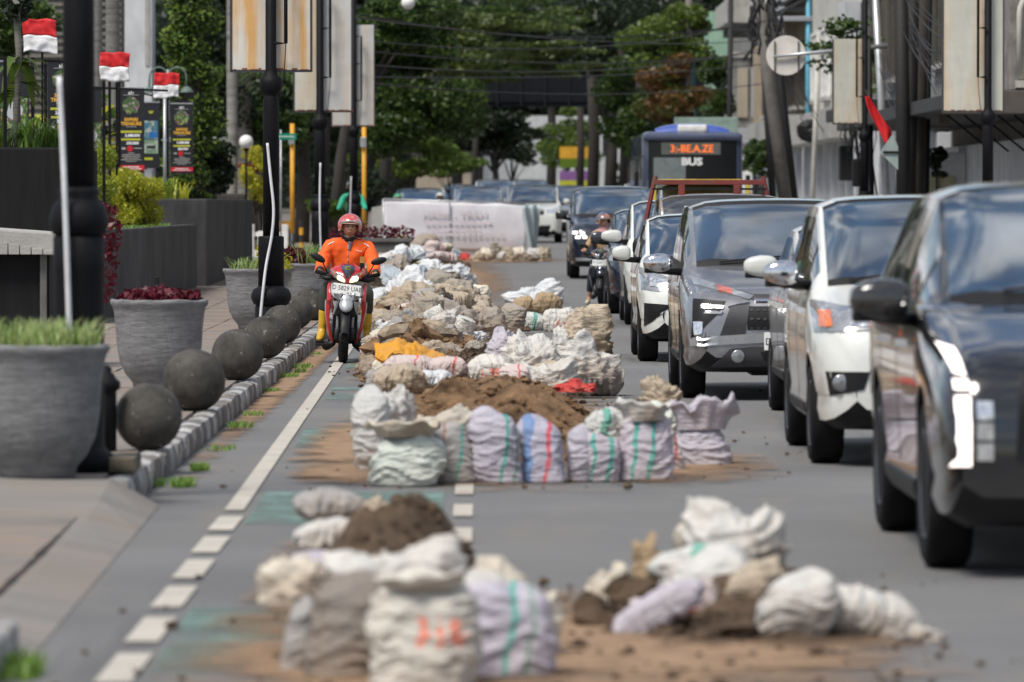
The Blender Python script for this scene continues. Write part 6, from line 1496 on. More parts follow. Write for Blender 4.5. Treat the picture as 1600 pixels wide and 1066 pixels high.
# slatted counter in front
t = thing('concrete_bench', 'grey slatted counter with a sloping top at the left edge behind the nearest pot', 'bench', (-4.25, 52, SW))
rot = Matrix.Rotation(0, 4, 'X')
b = MB(); b.box(-.6, .40, -.5, 1.2, 1.10, 1.30, bev=.015); 
b.v = [(x, y, z - max(0, (x - 0) * .18)) for x, y, z in b.v]; b.build('top', M['concrete'], t)
for i in range(9): MB().box(-.55 + .105 * i, -.455 + .105 * i, -.52, -.495, 1.04, 1.22 - .018 * i, bev=.004).build('slat', M['concrete'], t)
MB().box(-.6, .33, -.35, 1.0, 0, 1.08, bev=.01).build('base', M['wall_black'], t)
for x in (-.5, -.25, .28): MB().box(x - .03, x + .03, -.42, -.36, 0, 1.08, bev=.006).build('leg', M['concrete_dark'], t)
leafobj('red_shrub', M['maroon'], None, 700, [((-4.35, 66, 1.35), (.18, .3, .3)), ((-4.35, 66, .9), (.12, .3, .35)), ((-4.5, 66, 1.55), (.2, .3, .12))], .09, 41, asp=.6)
o = bpy.data.objects['red_shrub']; tag(o, 'dark red leafy shrub between the grey counter and the nearest lamp post', 'shrub')
# ---------------------------------------------------------------- hedges
M['hedge_yellow'] = leafmat('hedge_yellow', (.16, .21, .015), (.48, .46, .04)); M['hedge_green'] = leafmat('hedge_green', (.05, .11, .012), (.22, .33, .04))
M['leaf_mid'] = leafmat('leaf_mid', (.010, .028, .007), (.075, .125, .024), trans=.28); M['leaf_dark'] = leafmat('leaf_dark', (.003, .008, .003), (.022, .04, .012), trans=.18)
M['leaf_bright'] = leafmat('leaf_bright', (.022, .05, .008), (.13, .19, .03)); M['leaf_red'] = leafmat('leaf_red', (.12, .06, .02), (.34, .10, .03), (.08, .12, .02))
M['leaf_olive'] = leafmat('leaf_olive', (.015, .026, .008), (.11, .15, .03), trans=.25)
M['hedge_yg'] = leafmat('hedge_yellow_green', (.09, .15, .012), (.34, .38, .035))
def hedge(x0, x1, y, z0, z1, dy, label, mname, n, size, seed):
    t = thing('hedge', label, 'hedge', ((x0 + x1) / 2, y, z0)); w_ = (x1 - x0) / 2; h = (z1 - z0)
    cs = []; r_ = random.Random(seed)
    for i in range(int(14 * w_ / .5)):
        cs.append(((r_.uniform(-w_ * .8, w_ * .8), r_.uniform(-dy, dy) * .7, h * r_.uniform(.15, .82)), (.20, .3, .20)))
    leafobj('foliage', M[mname], t, n, cs, size, seed, asp=.28, hollow=.2)
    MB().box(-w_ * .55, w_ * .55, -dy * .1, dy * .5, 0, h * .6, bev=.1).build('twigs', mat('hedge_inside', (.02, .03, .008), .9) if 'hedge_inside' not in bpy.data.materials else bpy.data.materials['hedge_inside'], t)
    return t
hz = 1.22 + gz(88)
gb = thing('road_barrier', 'long grey concrete barrier slanting behind the left end of the banner', 'barrier', (xs(590, 150), 150, gz(150)))
b = MB(); P = [[(-.2 + .6 * i / 8, 5.5 * i, .0), (-.15 + .6 * i / 8, 5.5 * i, 1.25), (.1 + .6 * i / 8, 5.5 * i, 1.3), (.25 + .6 * i / 8, 5.5 * i, .0)] for i in range(9)]; b.grid(P); b.f.append((0, 1, 2, 3)); b.m.append(0); b.build('body', M['concrete'], gb)
hedge(xs(132, 84), xs(178, 84), 84, hz, 1.64 + 105 * 84 / FPX, .5, 'dense yellow-green hedge just right of the nearest lamp post', 'hedge_yg', 5200, .085, 1)
hedge(xs(172, 88), xs(243, 88), 88, hz, 1.64 + 80 * 88 / FPX, .5, 'bright yellow feathery hedge below the promotional banners', 'hedge_yellow', 8000, .085, 2)
t = thing('hedge', 'clipped cube hedge on a white plinth right of the tall planter box', 'hedge', (xs(369, 128), 128, SW + gz(128)))
MB().box(-.28, .28, -.4, .4, 0, .42, bev=.01).build('plinth', M['white_paint'], t)
leafobj('foliage', M['hedge_green'], t, 3500, [((x, y, .42 + z), (.13, .18, .12)) for x in (-.17, .0, .17) for y in (-.25, .2) for z in (.1, .3, .48)], .045, 3, hollow=.7)
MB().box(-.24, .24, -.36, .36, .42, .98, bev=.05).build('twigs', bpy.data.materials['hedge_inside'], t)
# white balustrade
t = thing('balustrade', 'white masonry balustrade behind the box-based lamp post', 'wall', (xs(418, 134), 134, SW + gz(134)))
MB().box(-.42, .42, -.15, .15, 0, .18, bev=.01).build('plinth', M['white_paint'], t)
for x in (-.4, -.13, .14, .4): MB().box(x - .09, x + .09, -.17, .17, 0, .78 if x in (-.4, .4) else .62, bev=.015).build('pillar', M['white_paint'], t)
MB().box(-.45, .5, -.12, .12, .5, .6, bev=.01).build('rail', M['white_paint'], t)
# ---------------------------------------------------------------- black railing with posts, flags
rl = thing('railing', 'black railing with tall posts standing in the planter behind the hedges', 'railing', (-5.2, 78, 1.2))
for i, (px, Y, top) in enumerate([(52, 76, 90), (72, 79, 95), (163, 82, 128), (172, 86, 125), (187, 90, 128), (262, 100, 150), (9, 72, 90)]):
    x = xs(px, Y); zt_ = 1.64 + (320 - top) * Y / FPX
    MB().box(x + 5.2 - .022, x + 5.2 + .022, Y - 78 - .022, Y - 78 + .022, 0, zt_ - 1.2, bev=.004).build('post', M['black_metal'], rl)
def rail(px0, py0, Y0, px1, py1, Y1):
    a, c = P3(px0, py0, Y0), P3(px1, py1, Y1); d = Vector((-5.2, 78, 1.2)); MB().tube([a - d, c - d], .018, 6).build('rail', M['black_metal'], rl)
rail(0, 92, 76, 105, 96, 76); rail(140, 137, 84, 262, 142, 88); rail(186, 139, 96, 305, 163, 104)
def flag(px0, py0, px1, py1, Y, label):
    a, c = P3(px0, py0, Y), P3(px1, py1, Y); w_ = c.x - a.x; h = a.z - c.z
    t = thing('flag', label, 'flag', (a.x, Y, c.z), group='red and white flags on the railing')
    for nm, v0, v1, m in (('red_half', .5, 1, 'red_cloth'), ('white_half', 0, .5, 'white_cloth')):
        P = [[(w_ * (u + .02 * math.sin(v * 5 + Y)), .03 * math.sin(u * 9 + Y + v * 3) + .03 * noise.noise(Vector((u * 5, v * 5, Y))), h * (v + .05 * math.sin(u * 4 + Y) * (1 - v) + .02 * math.sin(u * 11) - .05 * abs(u - .5))) for u in np.linspace(0, 1, 25)] for v in np.linspace(v0, v1, 9)]
        o = MB().grid(P).build(nm, M[m], t, smooth=True); md = o.modifiers.new('t', 'SOLIDIFY'); md.thickness = .002
    MB().tube([(w_ * .55, .09, h - .03), (w_ * .55, .09, -1.4)], .016, 6).build('pole', M['black_metal'], t)
flag(37, 30, 90, 82, 76, 'red and white flag at the far left beside the nearest lamp post')
flag(157, 82, 203, 126, 84, 'red and white flag in front of the white building, middle one of three')
flag(241, 114, 280, 152, 98, 'red and white flag below the curved lamp arms, right one of three')
# ---------------------------------------------------------------- promotional banners
M['banner_black'] = mat('banner_black', (.012, .012, .016), .45, var=.2, bump=.2, bs=5); M['gold'] = mat('ink_gold', (.62, .33, .03), .5); M['ink_lime'] = mat('ink_lime', (.45, .45, .03), .5); M['ink_red'] = mat('ink_red', (.55, .01, .02), .5)
def foodmat():
    m, nt, b, P, O = base_mat('printed_food', .5)
    v = nt.nodes.new('ShaderNodeTexVoronoi'); v.inputs['Scale'].default_value = 22; nt.links.new(O, v.inputs['Vector'])
    c = mix(nt, ramp(nt, v.outputs['Distance'], .1, .6), mix(nt, .55, v.outputs['Color'], (.45, .2, .08)), (.04, .1, .03))
    nt.links.new(mix(nt, .25, c, (.05, .09, .03)), b.inputs['Base Color']); return m
M['food'] = foodmat()
def disc(r, n=22, wob=.12, seed=0): return [(r * (1 + wob * noise.noise(Vector((math.cos(6.2832 * k / n) * 2, math.sin(6.2832 * k / n) * 2, seed)))) * math.cos(6.2832 * k / n), 0, r * (1 + wob * noise.noise(Vector((math.cos(6.2832 * k / n) * 2, math.sin(6.2832 * k / n) * 2, seed)))) * math.sin(6.2832 * k / n)) for k in range(n)]
def banner(px0, py0, px1, py1, Y, label, kind='safari'):
    a, c = P3(px0, py0, Y), P3(px1, py1, Y); w_ = c.x - a.x; h = a.z - c.z; ctr = (a.x + c.x) / 2
    t = thing('banner', label, 'banner', (ctr, Y, c.z), group='black promotional banners' if kind == 'safari' else None)
    MB().box(-w_ / 2, w_ / 2, 0, .012, 0, h, bev=.004).build('panel', M['banner_black'], t); MB().box(-w_ / 2, w_ / 2, -.01, .02, h - .012, h + .012).build('top_bar', M['steel'], t)
    MB().tube([(-w_ / 2 + .02, .04, h), (-w_ / 2 + .02, .04, -.5)], .014, 6).build('stand', M['dark_metal'], t)
    def fl(x0, x1, z0, z1, m, nm): MB().box(x0 * w_, x1 * w_, -.005, -.001, z0 * h, z1 * h).build(nm, M[m], t)
    def tx(s, z, size, m, b_=.0, sx=1.0, x=0): text(s, 'lettering', size * h, M[m], t, (x * w_, -.004, z * h), bold=b_, sx=sx)
    if kind == 'safari':
        for s in (-1, 0, 1): MB().add([(s * .05 * w_ - .02 * w_ + s * .01, -.004, .925 * h), (s * .05 * w_ + .02 * w_, -.004, .925 * h), (s * .09 * w_ + .02 * w_, -.004, (.965 - .01 * abs(s)) * h), (s * .09 * w_ - .015 * w_, -.004, (.965 - .01 * abs(s)) * h)], [(0, 1, 2, 3)]).build('crest', M['ink_white'], t)
        fl(-.3, .3, .915, .921, 'concrete', 'small_print')
        d = disc(.33 * w_, wob=.3); MB().add([(x, -.004, z * 1.0 + .80 * h) for x, y, z in d], [tuple(range(len(d)))]).build('food_picture', M['food'], t)
        tx('SAFARI', .615, .052, 'gold', .004); tx('TREASURE', .565, .052, 'gold', .004); fl(-.2, .2, .543, .55, 'concrete', 'small_print')
        fl(-.40, .40, .475, .50, 'ink_lime', 'ribbon')
        tx('2.688.000', .43, .045, 'ink_white', .003, 1.0, .05); fl(-.38, .36, .385, .41, 'ink_lime', 'ribbon')
        tx('350.000', .34, .045, 'ink_white', .003, 1.0, .05); d = disc(.115 * w_, wob=.0); MB().add([(x - .05 * w_, -.004, z + .29 * h) for x, y, z in d], [tuple(range(len(d)))]).build('round_logo', M['ink_red'], t)
        fl(-.36, -.22, .278, .305, 'concrete', 'small_logo'); fl(.1, .4, .288, .298, 'concrete', 'small_logo')
        for i, q in enumerate((.12, .34, .36, .3, .4, .2)): fl(-q, q, .235 - .02 * i, .243 - .02 * i, 'concrete', 'small_print')
        fl(-.5, .5, .035, .095, 'ink_red', 'red_band'); MB().box(-.3 * w_, .3 * w_, -.009, -.006, .07 * h, .08 * h).build('small_print', M['ink_white'], t); MB().box(-.4 * w_, .4 * w_, -.009, -.006, .048 * h, .056 * h).build('small_print', M['ink_white'], t)
    elif kind == 'hotel':
        for s in (-1, 0, 1): MB().add([(s * .06 * w_ - .04 * w_, -.004, .83 * h), (s * .06 * w_ + .03 * w_, -.004, .83 * h), (s * .12 * w_ + .03 * w_, -.004, .87 * h), (s * .12 * w_ - .03 * w_, -.004, .87 * h)], [(0, 1, 2, 3)]).build('crest', M['ink_lime'], t)
        for (z0, z1, q) in ((.44, .72, (.05, .16, .22)), (.22, .43, (.16, .24, .16))):
            m = mat('room_photo_%d' % int(z0 * 100), q, .4, col2=(.35, .4, .33), c2=(.5, .55), vs=9, world=False)
            MB().box(-.46 * w_, .40 * w_, -.006, -.001, z0 * h, z1 * h).build('room_photograph', m, t)
        MB().box(-.1 * w_, .35 * w_, -.008, -.006, .46 * h, .55 * h).build('bed_picture', mat('bed_blue', (.02, .13, .4), .5), t); MB().box(-.25 * w_, .25 * w_, -.008, -.006, .30 * h, .34 * h).build('bath_picture', M['ink_black'], t)
        fl(-.45, .1, .125, .16, 'ink_lime', 'ribbon')
    else:
        MB().box(-.45 * w_, .45 * w_, -.006, -.001, .15 * h, .55 * h).build('dish_picture', M['food'], t); d = disc(.3 * w_, wob=.1); MB().add([(x, -.008, z + .38 * h) for x, y, z in d], [tuple(range(len(d)))]).build('plate_picture', M['white_wall'], t)
    return t
banner(185, 138, 226, 271, 92, 'black banner with gold SAFARI TREASURE lettering, middle of three alike')
banner(267, 162, 302, 272, 100, 'black banner with gold SAFARI TREASURE lettering, rightmost of three alike')
banner(75, 95, 121, 242, 80, 'black banner with gold SAFARI TREASURE lettering, partly behind the nearest lamp post')
banner(223, 160, 250, 263, 104, 'black banner with two room pictures between the gold lettered banners', 'hotel')
banner(0, 96, 46, 220, 82, 'black banner with a food picture at the far left', 'food'); banner(124, 138, 160, 258, 88, 'black banner with a dish picture just right of the nearest lamp post', 'food')
t = thing('notice_post', 'shiny steel post with a small sign board between the two right banners', 'post', (xs(258, 99), 99, 1.4))
MB().tube([(0, 0, 0), (0, 0, 2.1)], .03, 12).build('pole', M['steel'], t, smooth=True); MB().box(-.06, .06, -.02, .02, 1.35, 1.38).build('bracket', M['steel'], t)
# ---------------------------------------------------------------- plants on the black box
M['bark'] = mat('bark', (.13, .12, .10), .9, bump=.7, bs=12, stretch=(1, 1, 4), vs=4, col2=(.05, .045, .035), c2=(.5, .7)); M['bark_pale'] = mat('palm_bark', (.24, .23, .21), .9, bump=.5, bs=8, stretch=(.4, .4, 5), vs=3, col2=(.10, .09, .08), c2=(.5, .7)); M['bark_dark'] = mat('bark_dark', (.035, .03, .026), .9, bump=.6, bs=10, vs=4)
def longleaf(mb, p, d, L_, w_, droop, m=0, up=.5):
    d = Vector(d).normalized(); s = d.cross(Vector((0, 0, 1))); s = s.normalized() if s.length > .01 else Vector((1, 0, 0)); rows = []
    for k in range(8):
        t = k / 7; q = Vector(p) + d * L_ * t + Vector((0, 0, up * L_ * t - droop * L_ * t * t)); ww = w_ * math.sin(math.pi * (t * .9 + .08)) ** .8
        rows.append([q - s * ww + Vector((0, 0, ww * .25)), q, q + s * ww + Vector((0, 0, ww * .25))])
    mb.grid(rows, m=m)
def broad_plant(x, y, z, label, n, L_, w_, h, seed, mname='leaf_bright', name='leafy_plant', cat='plant', droop=.6):
    t = thing(name, label, cat, (x, y, z)); r_ = random.Random(seed)
    for i in range(n):
        b = MB(); a = r_.uniform(0, 6.28); longleaf(b, (0, 0, h * r_.uniform(.5, 1)), (math.cos(a), math.sin(a) * .6, .1), L_ * r_.uniform(.7, 1.1), w_ * r_.uniform(.7, 1.1), droop * r_.uniform(.5, 1.4), up=r_.uniform(.2, .9)); b.build('leaf', M[mname], t, smooth=True)
    MB().tube([(0, 0, 0), (0, 0, h)], [.05, .03], 8).build('stem', M['bark'], t, smooth=True); return t
bz = 2.2 + SW + gz(73)
t = broad_plant(xs(28, 73), 73, bz, 'small tree with a mottled trunk and drooping broad leaves at the far left', 22, .42, .07, 1.15, 5, droop=1.5, name='small_tree', cat='tree')
MB().tube([(.02, -.1, 0), (-.01, -.1, .5), (.03, -.1, 1.2), (.0, -.1, 1.75)], [.045, .04, .04, .05], 10).build('trunk', M['bark'], t, smooth=True)
leafobj('crown', M['leaf_dark'], t, 500, [((.0, 0, 1.85), (.18, .3, .22))], .12, 9)
for i, (px, Y, h) in enumerate([(45, 73, .55), (70, 74, .5), (12, 73, .4), (95, 74, .45)]):
    o = blades('grass_clump', [M['grass_green'], M['leaf_bright']], None, 45, .10, h, .55, .022, 60 + i, segs=5); o.location = (xs(px, Y), Y - .5, bz); tag(o, ['spiky green plant on the black box, second from the left', 'spiky green plant on the black box, third from the left', 'spiky green plant on the black box, at its left end', 'spiky green plant on the black box, right end beside the lamp post'][i], 'plant')
t = broad_plant(xs(76, 86), 86, 1.3, 'big yellow-green leaved plant between the railing posts at the left', 16, .5, .13, 1.6, 6, 'yellow_leaf')
t = broad_plant(xs(150, 95), 95, 1.4, 'yellow-green leaved plant behind the middle flag', 16, .55, .12, 1.7, 7, 'yellow_leaf')
t = broad_plant(xs(168, 96), 96, 1.4, 'pale leaved climbing plant behind the railing, left of the middle banner', 18, .4, .09, 1.3, 8, 'hedge_green')
# ---------------------------------------------------------------- buildings and palms, left
def box_thing(name, label, cat, x0, x1, y0, y1, z0, z1, m, nm='wall'):
    t = thing(name, label, cat, ((x0 + x1) / 2, y0, z0)); MB().box(-(x1 - x0) / 2, (x1 - x0) / 2, 0, y1 - y0, 0, z1 - z0).build(nm, M[m], t); return t
t = box_thing('building', 'grey louvred building behind the flags at the left', 'building', xs(-120, 120), xs(190, 120), 120, 121.2, .2, 8.5, 'louvre')
for i in range(52): MB().box(-2.1, 2.1, -.05, 0.0, .2 + i * .155, .27 + i * .155, bev=.0).build('louvre', M['louvre'], t)
t = box_thing('building', 'plain white building between the middle flag and the climbing tree', 'building', xs(184, 150), xs(238, 150), 150, 151.5, .3, 12, 'white_wall')
MB().box(.28, .40, -.03, 0, 5.0, 10).build('recess', M['concrete'], t); MB().box(-.6, 2.6, -.5, 0, 3.0, 3.12).build('canopy', M['white_wall'], t)
def palm_trunk(px, Y, r, label, z1=9, fr=True, lean=0):
    x = xs(px, Y); t = thing('palm_tree', label, 'tree', (x, Y, gz(Y)), group='palm trees behind the left railing')
    b = MB(); b.lathe([(r * (1.25 - .25 * min(1, k / 6)) * (1 + .03 * (k % 2)), z1 * k / 40) for k in range(41)], n=16); b.build('trunk', M['bark_pale'], t, smooth=True)
    r_ = random.Random(int(px))
    for i in range(14):
        a = 6.283 * i / 14; b = MB(); L_ = 2.2
        for k in range(16):
            u = k / 15; c_ = Vector((math.cos(a) * L_ * u, math.sin(a) * L_ * u, z1 + .9 * u - 1.7 * u * u)); sd_ = Vector((-math.sin(a), math.cos(a), 0))
            for s in (-1, 1): longleaf(b, c_, sd_ * s + Vector((math.cos(a), math.sin(a), 0)) * .5, .55 * math.sin(math.pi * (u * .8 + .15)), .03, .7, up=.1)
        b.build('frond', M['leaf_mid'], t)
    return t
palm_trunk(148, 112, .16, 'mottled palm trunk right behind the nearest lamp post'); palm_trunk(177, 114, .14, 'palm trunk just left of the white building'); palm_trunk(380, 150, .24, 'thick dark palm trunk behind the rusty light box', 4.9); palm_trunk(363, 140, .13, 'thin grey palm trunk right of the climbing tree', 9)
# ---------------------------------------------------------------- trees
def tree(px, py, Y, rx, rz, label, leaf, n, size, seed, trunk=None, ry=None, k=16, grp=None, name='tree', cat='tree', bark='bark_dark', tx=None, flat=.35, hollow=.5, fill=True):
    """crown centred on the sight line px, py at distance Y"""
    c = at(px, py, Y); rx, rz = rx * Y / FPX, rz * Y / FPX; ry = ry or rx; z0 = gz(Y); t = thing(name, label, cat, (c.x if tx is None else xs(tx, Y), Y, z0), group=grp); dx = c.x - t.location.x
    r_ = random.Random(seed); cs = []
    for i in range(k):
        d = Vector((r_.gauss(0, 1), r_.gauss(0, 1), r_.gauss(0, 1))).normalized() * r_.uniform(.35, .9)
        s_ = r_.uniform(.24, .42); cs.append(((dx + d.x * rx, d.y * ry, c.z - z0 + d.z * rz), (rx * s_ * 1.15, ry * s_ * 1.1, rz * s_ * .62)))
    leafobj('crown', M[leaf], t, n, cs, size, seed, asp=.55, flat=flat, hollow=hollow)
    if trunk:
        h = c.z - z0; b = MB(); b.tube([(0, 0, -.1), (dx * .1 + .1, 0, h * .4), (dx * .5, .1, h * .8), (dx, 0, h)], [trunk, trunk * .8, trunk * .6, trunk * .3], 10)
        for q in cs[:7]: b.tube([(dx * .4, .05, h * .55), tuple((Vector(q[0]) + Vector((dx * .4, 0, h * .6))) / 2), q[0]], [trunk * .4, trunk * .22, trunk * .08], 6)
        b.build('trunk', M[bark], t, smooth=True)
    return t
M['leaf_mid2'] = leafmat('leaf_fresh', (.06, .14, .02), (.34, .46, .09))
# the climbing tree: a trunk wrapped in leaves
t = thing('climbing_tree', 'tall tree trunk fully clothed in glossy climbing leaves left of the rusty light box', 'tree', (xs(298, 118), 118, gz(118)))
cs = [];  r_ = random.Random(8)
for i in range(46):
    u = i / 45; z = .9 + u * 5.6; wv = .74 * (1 - .2 * u) * (1 + .15 * math.sin(u * 9)); cs.append(((r_.uniform(-.5, .55) * wv + .12 * (1 - u), r_.uniform(-.4, .3), z), (.32, .35, .26)))
leafobj('climbing_leaves', M['leaf_mid'], t, 8500, cs, .15, 12, asp=.42, flat=.2, hollow=.5); leafobj('young_leaves', M['leaf_mid2'], t, 4200, [(c_[0], (c_[1][0] * 1.15, .42, c_[1][2])) for c_ in cs[5:]], .13, 13, asp=.4, hollow=.9)
MB().tube([(0, 0, -.1), (0, 0, 7)], [.28, .2], 12).build('trunk', M['bark_dark'], t, smooth=True)
# yellow-red shrub right of it
tree(400, 280, 140, 26, 55, 'yellow and rust coloured croton shrub below the globe lamp', 'yellow_leaf', 1500, .10, 21, trunk=.04, name='croton_shrub', cat='shrub'); tree(395, 256, 141, 22, 16, 'rust-orange leafy shrub top beside the globe lamp', 'leaf_red', 700, .10, 22, trunk=.03, name='croton_shrub', cat='shrub')
o = MB().box(-.35, .35, -.2, .3, 0, 1.5, bev=.08).build('dark_rock', M['bark_dark'], loc=(xs(362, 135), 135, SW + gz(135))); tag(o, 'tall dark rock standing behind the clipped cube hedge', 'rock')
# globe lamps
def globe(px, py, Y, r, label, to):
    c = at(px, py, Y); t = thing('globe_lamp', label, 'lamp', (c.x, Y, to)); b = MB(); b.sphere((0, 0, c.z - to), r, 14); b.build('globe', M['plate_white'], t, smooth=True)
    MB().tube([(0, 0, 0), (0, 0, c.z - to - r)], .025, 8).build('pole', M['black_metal'], t, smooth=True); MB().lathe([(.02, -.08), (.07, 0), (.075, .02)], (0, 0, c.z - to - r), 14).build('cup', M['black_metal'], t, smooth=True)
globe(385, 222, 130, .16, 'white globe lamp on a thin black pole above the cube hedge', 1.5 + gz(130)); c = at(638, 5, 124); t = thing('globe_lamp', 'white globe lamp high up at the top edge, before the trees', 'lamp', tuple(c)); b = MB(); b.sphere((0, 0, 0), .15, 14); b.build('globe', M['plate_white'], t, smooth=True); MB().tube([(0, 0, .14), (0, 0, .5), (-.3, 0, .75), (-1.1, 0, .6)], .025, 8).build('arm', M['black_metal'], t, smooth=True)
t = thing('arched_lamp', 'twin curved lamp arms with green hoods behind the right flag', 'lamp', (xs(263, 112), 112, 1.4))
MB().tube([(0, 0, 0), (0, 0, 2.9)], .03, 10).build('pole', M['steel'], t, smooth=True)
for s in (-1, 1):
    pts = [(0, 0, 2.75)] + [(s * (.18 - .18 * math.cos(a)), 0, 2.75 + .19 * math.sin(a)) for a in np.linspace(.3, math.pi, 9)] + [(s * .37, 0, 2.55)]
    MB().tube(pts, .018, 8).build('arm', mat('verdigris', (.12, .17, .15), .6) if 'verdigris' not in bpy.data.materials else bpy.data.materials['verdigris'], t, smooth=True)
    MB().lathe([(.02, .12), (.06, .10), (.11, .04), (.15, 0), (.14, -.01)], (s * .37, 0, 2.45), 18).build('hood', bpy.data.materials['verdigris'], t, smooth=True)
# yellow poles, street sign, striped bollard
M['yellow_pole'] = mat('yellow_pole', (.62, .30, .02), .5, bump=.2)
for (px, Y, top, lab) in ((457, 136, 200, 'yellow signal pole left of the third lamp post'), (569, 138, 205, 'yellow signal pole right of the fourth lamp post')):
    t = thing('signal_pole', lab, 'pole', (xs(px, Y), Y, gz(Y) + .1), group='yellow poles'); zt_ = 1.64 + (320 - top) * Y / FPX - gz(Y)
    MB().tube([(0, 0, 0), (0, 0, zt_)], .055, 14).build('pole', M['yellow_pole'], t, smooth=True); MB().box(-.09, .06, -.12, -.06, zt_ - .5, zt_ - .25, bev=.02).build('box', M['steel'], t); MB().tube([(0, 0, 0), (0, 0, .6)], .06, 14).build('base', M['ink_black'], t, smooth=True)
t = thing('street_sign', 'small green street name sign on a thin pole behind the box-based lamp post', 'sign', (xs(446, 128), 128, gz(128) + .1))
MB().tube([(-.1, 0, 0), (-.1, 0, 3.0)], .02, 8).build('pole', M['steel'], t, smooth=True); o = MB().box(-.22, .25, -.02, .02, 2.78, 2.92, bev=.005).build('sign_plate', mat('sign_green', (.0, .25, .16), .4), t); MB().box(-.18, .2, -.024, -.021, 2.84, 2.86).build('print', M['ink_white'], o)
t = thing('striped_bollard', 'thin yellow and black striped post between the lamp posts', 'bollard', (xs(471, 138), 138, gz(138) + .1))
for i in range(5): MB().tube([(0, 0, i * .18), (0, 0, i * .18 + .18)], .055, 12).build('band', M['ink_black'] if i % 2 == 0 else M['yellow_pole'], t)
t = thing('barrier', 'low yellow striped barrier left of the yellow pole', 'barrier', (xs(442, 142), 142, gz(142)))
MB().box(-.25, .2, -.03, .03, .75, .95).build('board', M['yellow_pole'], t); 
for x in (-.2, .15): MB().box(x - .03, x + .03, -.03, .03, 0, .75).build('leg', M['ink_black'], t)
# ---------------------------------------------------------------- banner barrier closing the rubble heap
by_ = 140; t = thing('banner_screen', 'white printed banner stretched on a frame, closing the end of the rubble heap', 'banner', (xs(600, by_), by_, gz(by_)))
def bannermat():
    m, nt, b, P, O = base_mat('banner_cloth', .55); b.inputs['Transmission Weight'].default_value = 0; b.inputs['Subsurface Weight'].default_value = 0; sx = nt.nodes.new('ShaderNodeSeparateXYZ'); nt.links.new(O, sx.inputs[0])
    c = ramp(nt, tex_noise(nt, O, 1.2, 5, .6), .3, .7, (.56, .55, .60), (.70, .70, .74))
    k = ramp(nt, math_(nt, 'ADD', sx.outputs['Z'], math_(nt, 'MULTIPLY', tex_noise(nt, O, 2.5, 6, .7), .5)), .40, .72, (1, 1, 1), (0, 0, 0)); c = mix(nt, math_(nt, 'MULTIPLY', k, .6), c, (.42, .27, .19))
    nt.links.new(c, b.inputs['Base Color']); bn = nt.nodes.new('ShaderNodeBump'); bn.inputs['Strength'].default_value = .3; bn.inputs['Distance'].default_value = .06
    nt.links.new(tex_noise(nt, O, 1.6, 3, .5, (1, 1, .5)), bn.inputs['Height']); nt.links.new(bn.outputs[0], b.inputs['Normal']); return m
M['banner_cloth'] = bannermat(); Wb = 3.78
P = [[(Wb * u, .03 * noise.noise(Vector((u * 6, v * 3, 1))) - .05 * math.sin(math.pi * v) , .22 + v * 1.27 - .10 * u * v) for u in np.linspace(0, .93, 40)] for v in np.linspace(0, 1, 14)]
o = MB().grid(P).build('cloth', M['banner_cloth'], t, smooth=True); md = o.modifiers.new('t', 'SOLIDIFY'); md.thickness = .006
P = [[(Wb * (.90 + .12 * u + .03 * (1 - v) * math.sin(u * 5)), -.12 + .5 * u + .08 * math.sin(u * 14 + v * 3), .1 + v * 1.26) for u in np.linspace(0, 1, 24)] for v in np.linspace(0, 1, 12)]
o = MB().grid(P).build('folded_end', mat('banner_end', (.42, .50, .52), .5, col2=(.5, .42, .12), c2=(.6, .65), vs=2.5), t, smooth=True); md = o.modifiers.new('t', 'SOLIDIFY'); md.thickness = .006
MB().tube([(-.02, 0, 1.50), (Wb * .45, .02, 1.44), (Wb * .92, 0, 1.40)], .028, 8).build('top_rail', M['steel'], t, smooth=True)
for x, z in ((-.02, 1.5), (Wb * .43, 1.44), (Wb * .92, 1.4)): MB().tube([(x, .05, 0), (x, .02, z)], .022, 8).build('upright', M['steel'], t, smooth=True)
MB().box(1.60, 1.64, -.09, -.07, .25, 1.42, bev=.004).build('seam', M['steel'], t)
pk = mat('faded_print', (.60, .54, .58), .6)
text('HASIL - TRAH', 'lettering', .22, pk, t, (1.75, -.085, 1.05), bold=.004, sx=1.2)
for z, x0, x1 in ((.90, 1.0, 2.6), (.72, 1.15, 2.4), (.60, .9, 2.9)):
    x = x0
    while x < x1: MB().box(x, x + .10, -.105, -.10, z, z + .07).build('faded_mark', pk, t); x += .14
# ================================================================ RIGHT SIDE: buildings, poles, signs
M['plaster_grey'] = wallmat('plaster_grey', (.11, .11, .107), (.32, .32, .305), (1, 1, .5)); M['plaster_cream'] = wallmat('plaster_cream', (.34, .33, .30), (.60, .58, .53), (1, 1, .5))
M['plaster_white'] = wallmat('plaster_white', (.36, .37, .39), (.60, .61, .63), (1, 1, .35)); M['plaster_mint'] = wallmat('plaster_mint', (.22, .38, .28), (.34, .50, .40), (1, 1, .6))
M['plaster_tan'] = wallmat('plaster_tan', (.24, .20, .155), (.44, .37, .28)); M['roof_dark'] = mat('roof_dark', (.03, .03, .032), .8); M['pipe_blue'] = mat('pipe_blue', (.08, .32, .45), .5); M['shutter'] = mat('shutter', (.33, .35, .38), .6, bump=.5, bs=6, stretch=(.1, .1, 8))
M['curtain'] = mat('curtain_pale', (.34, .30, .24), .8, stretch=(1, 6, .1), vs=4); M['old_wood'] = mat('old_wood', (.075, .065, .055), .8, vs=6); M['green_glass'] = glassmat('green_glass', (.01, .07, .045), .15); M['stone_old'] = mat('stone_old', (.20, .185, .17), .9, var=.45, bump=.5, bs=10, vs=3)
def XY(px, Xf): return FPX * Xf / (px - HX)        # where a sight line meets the facade plane X = Xf
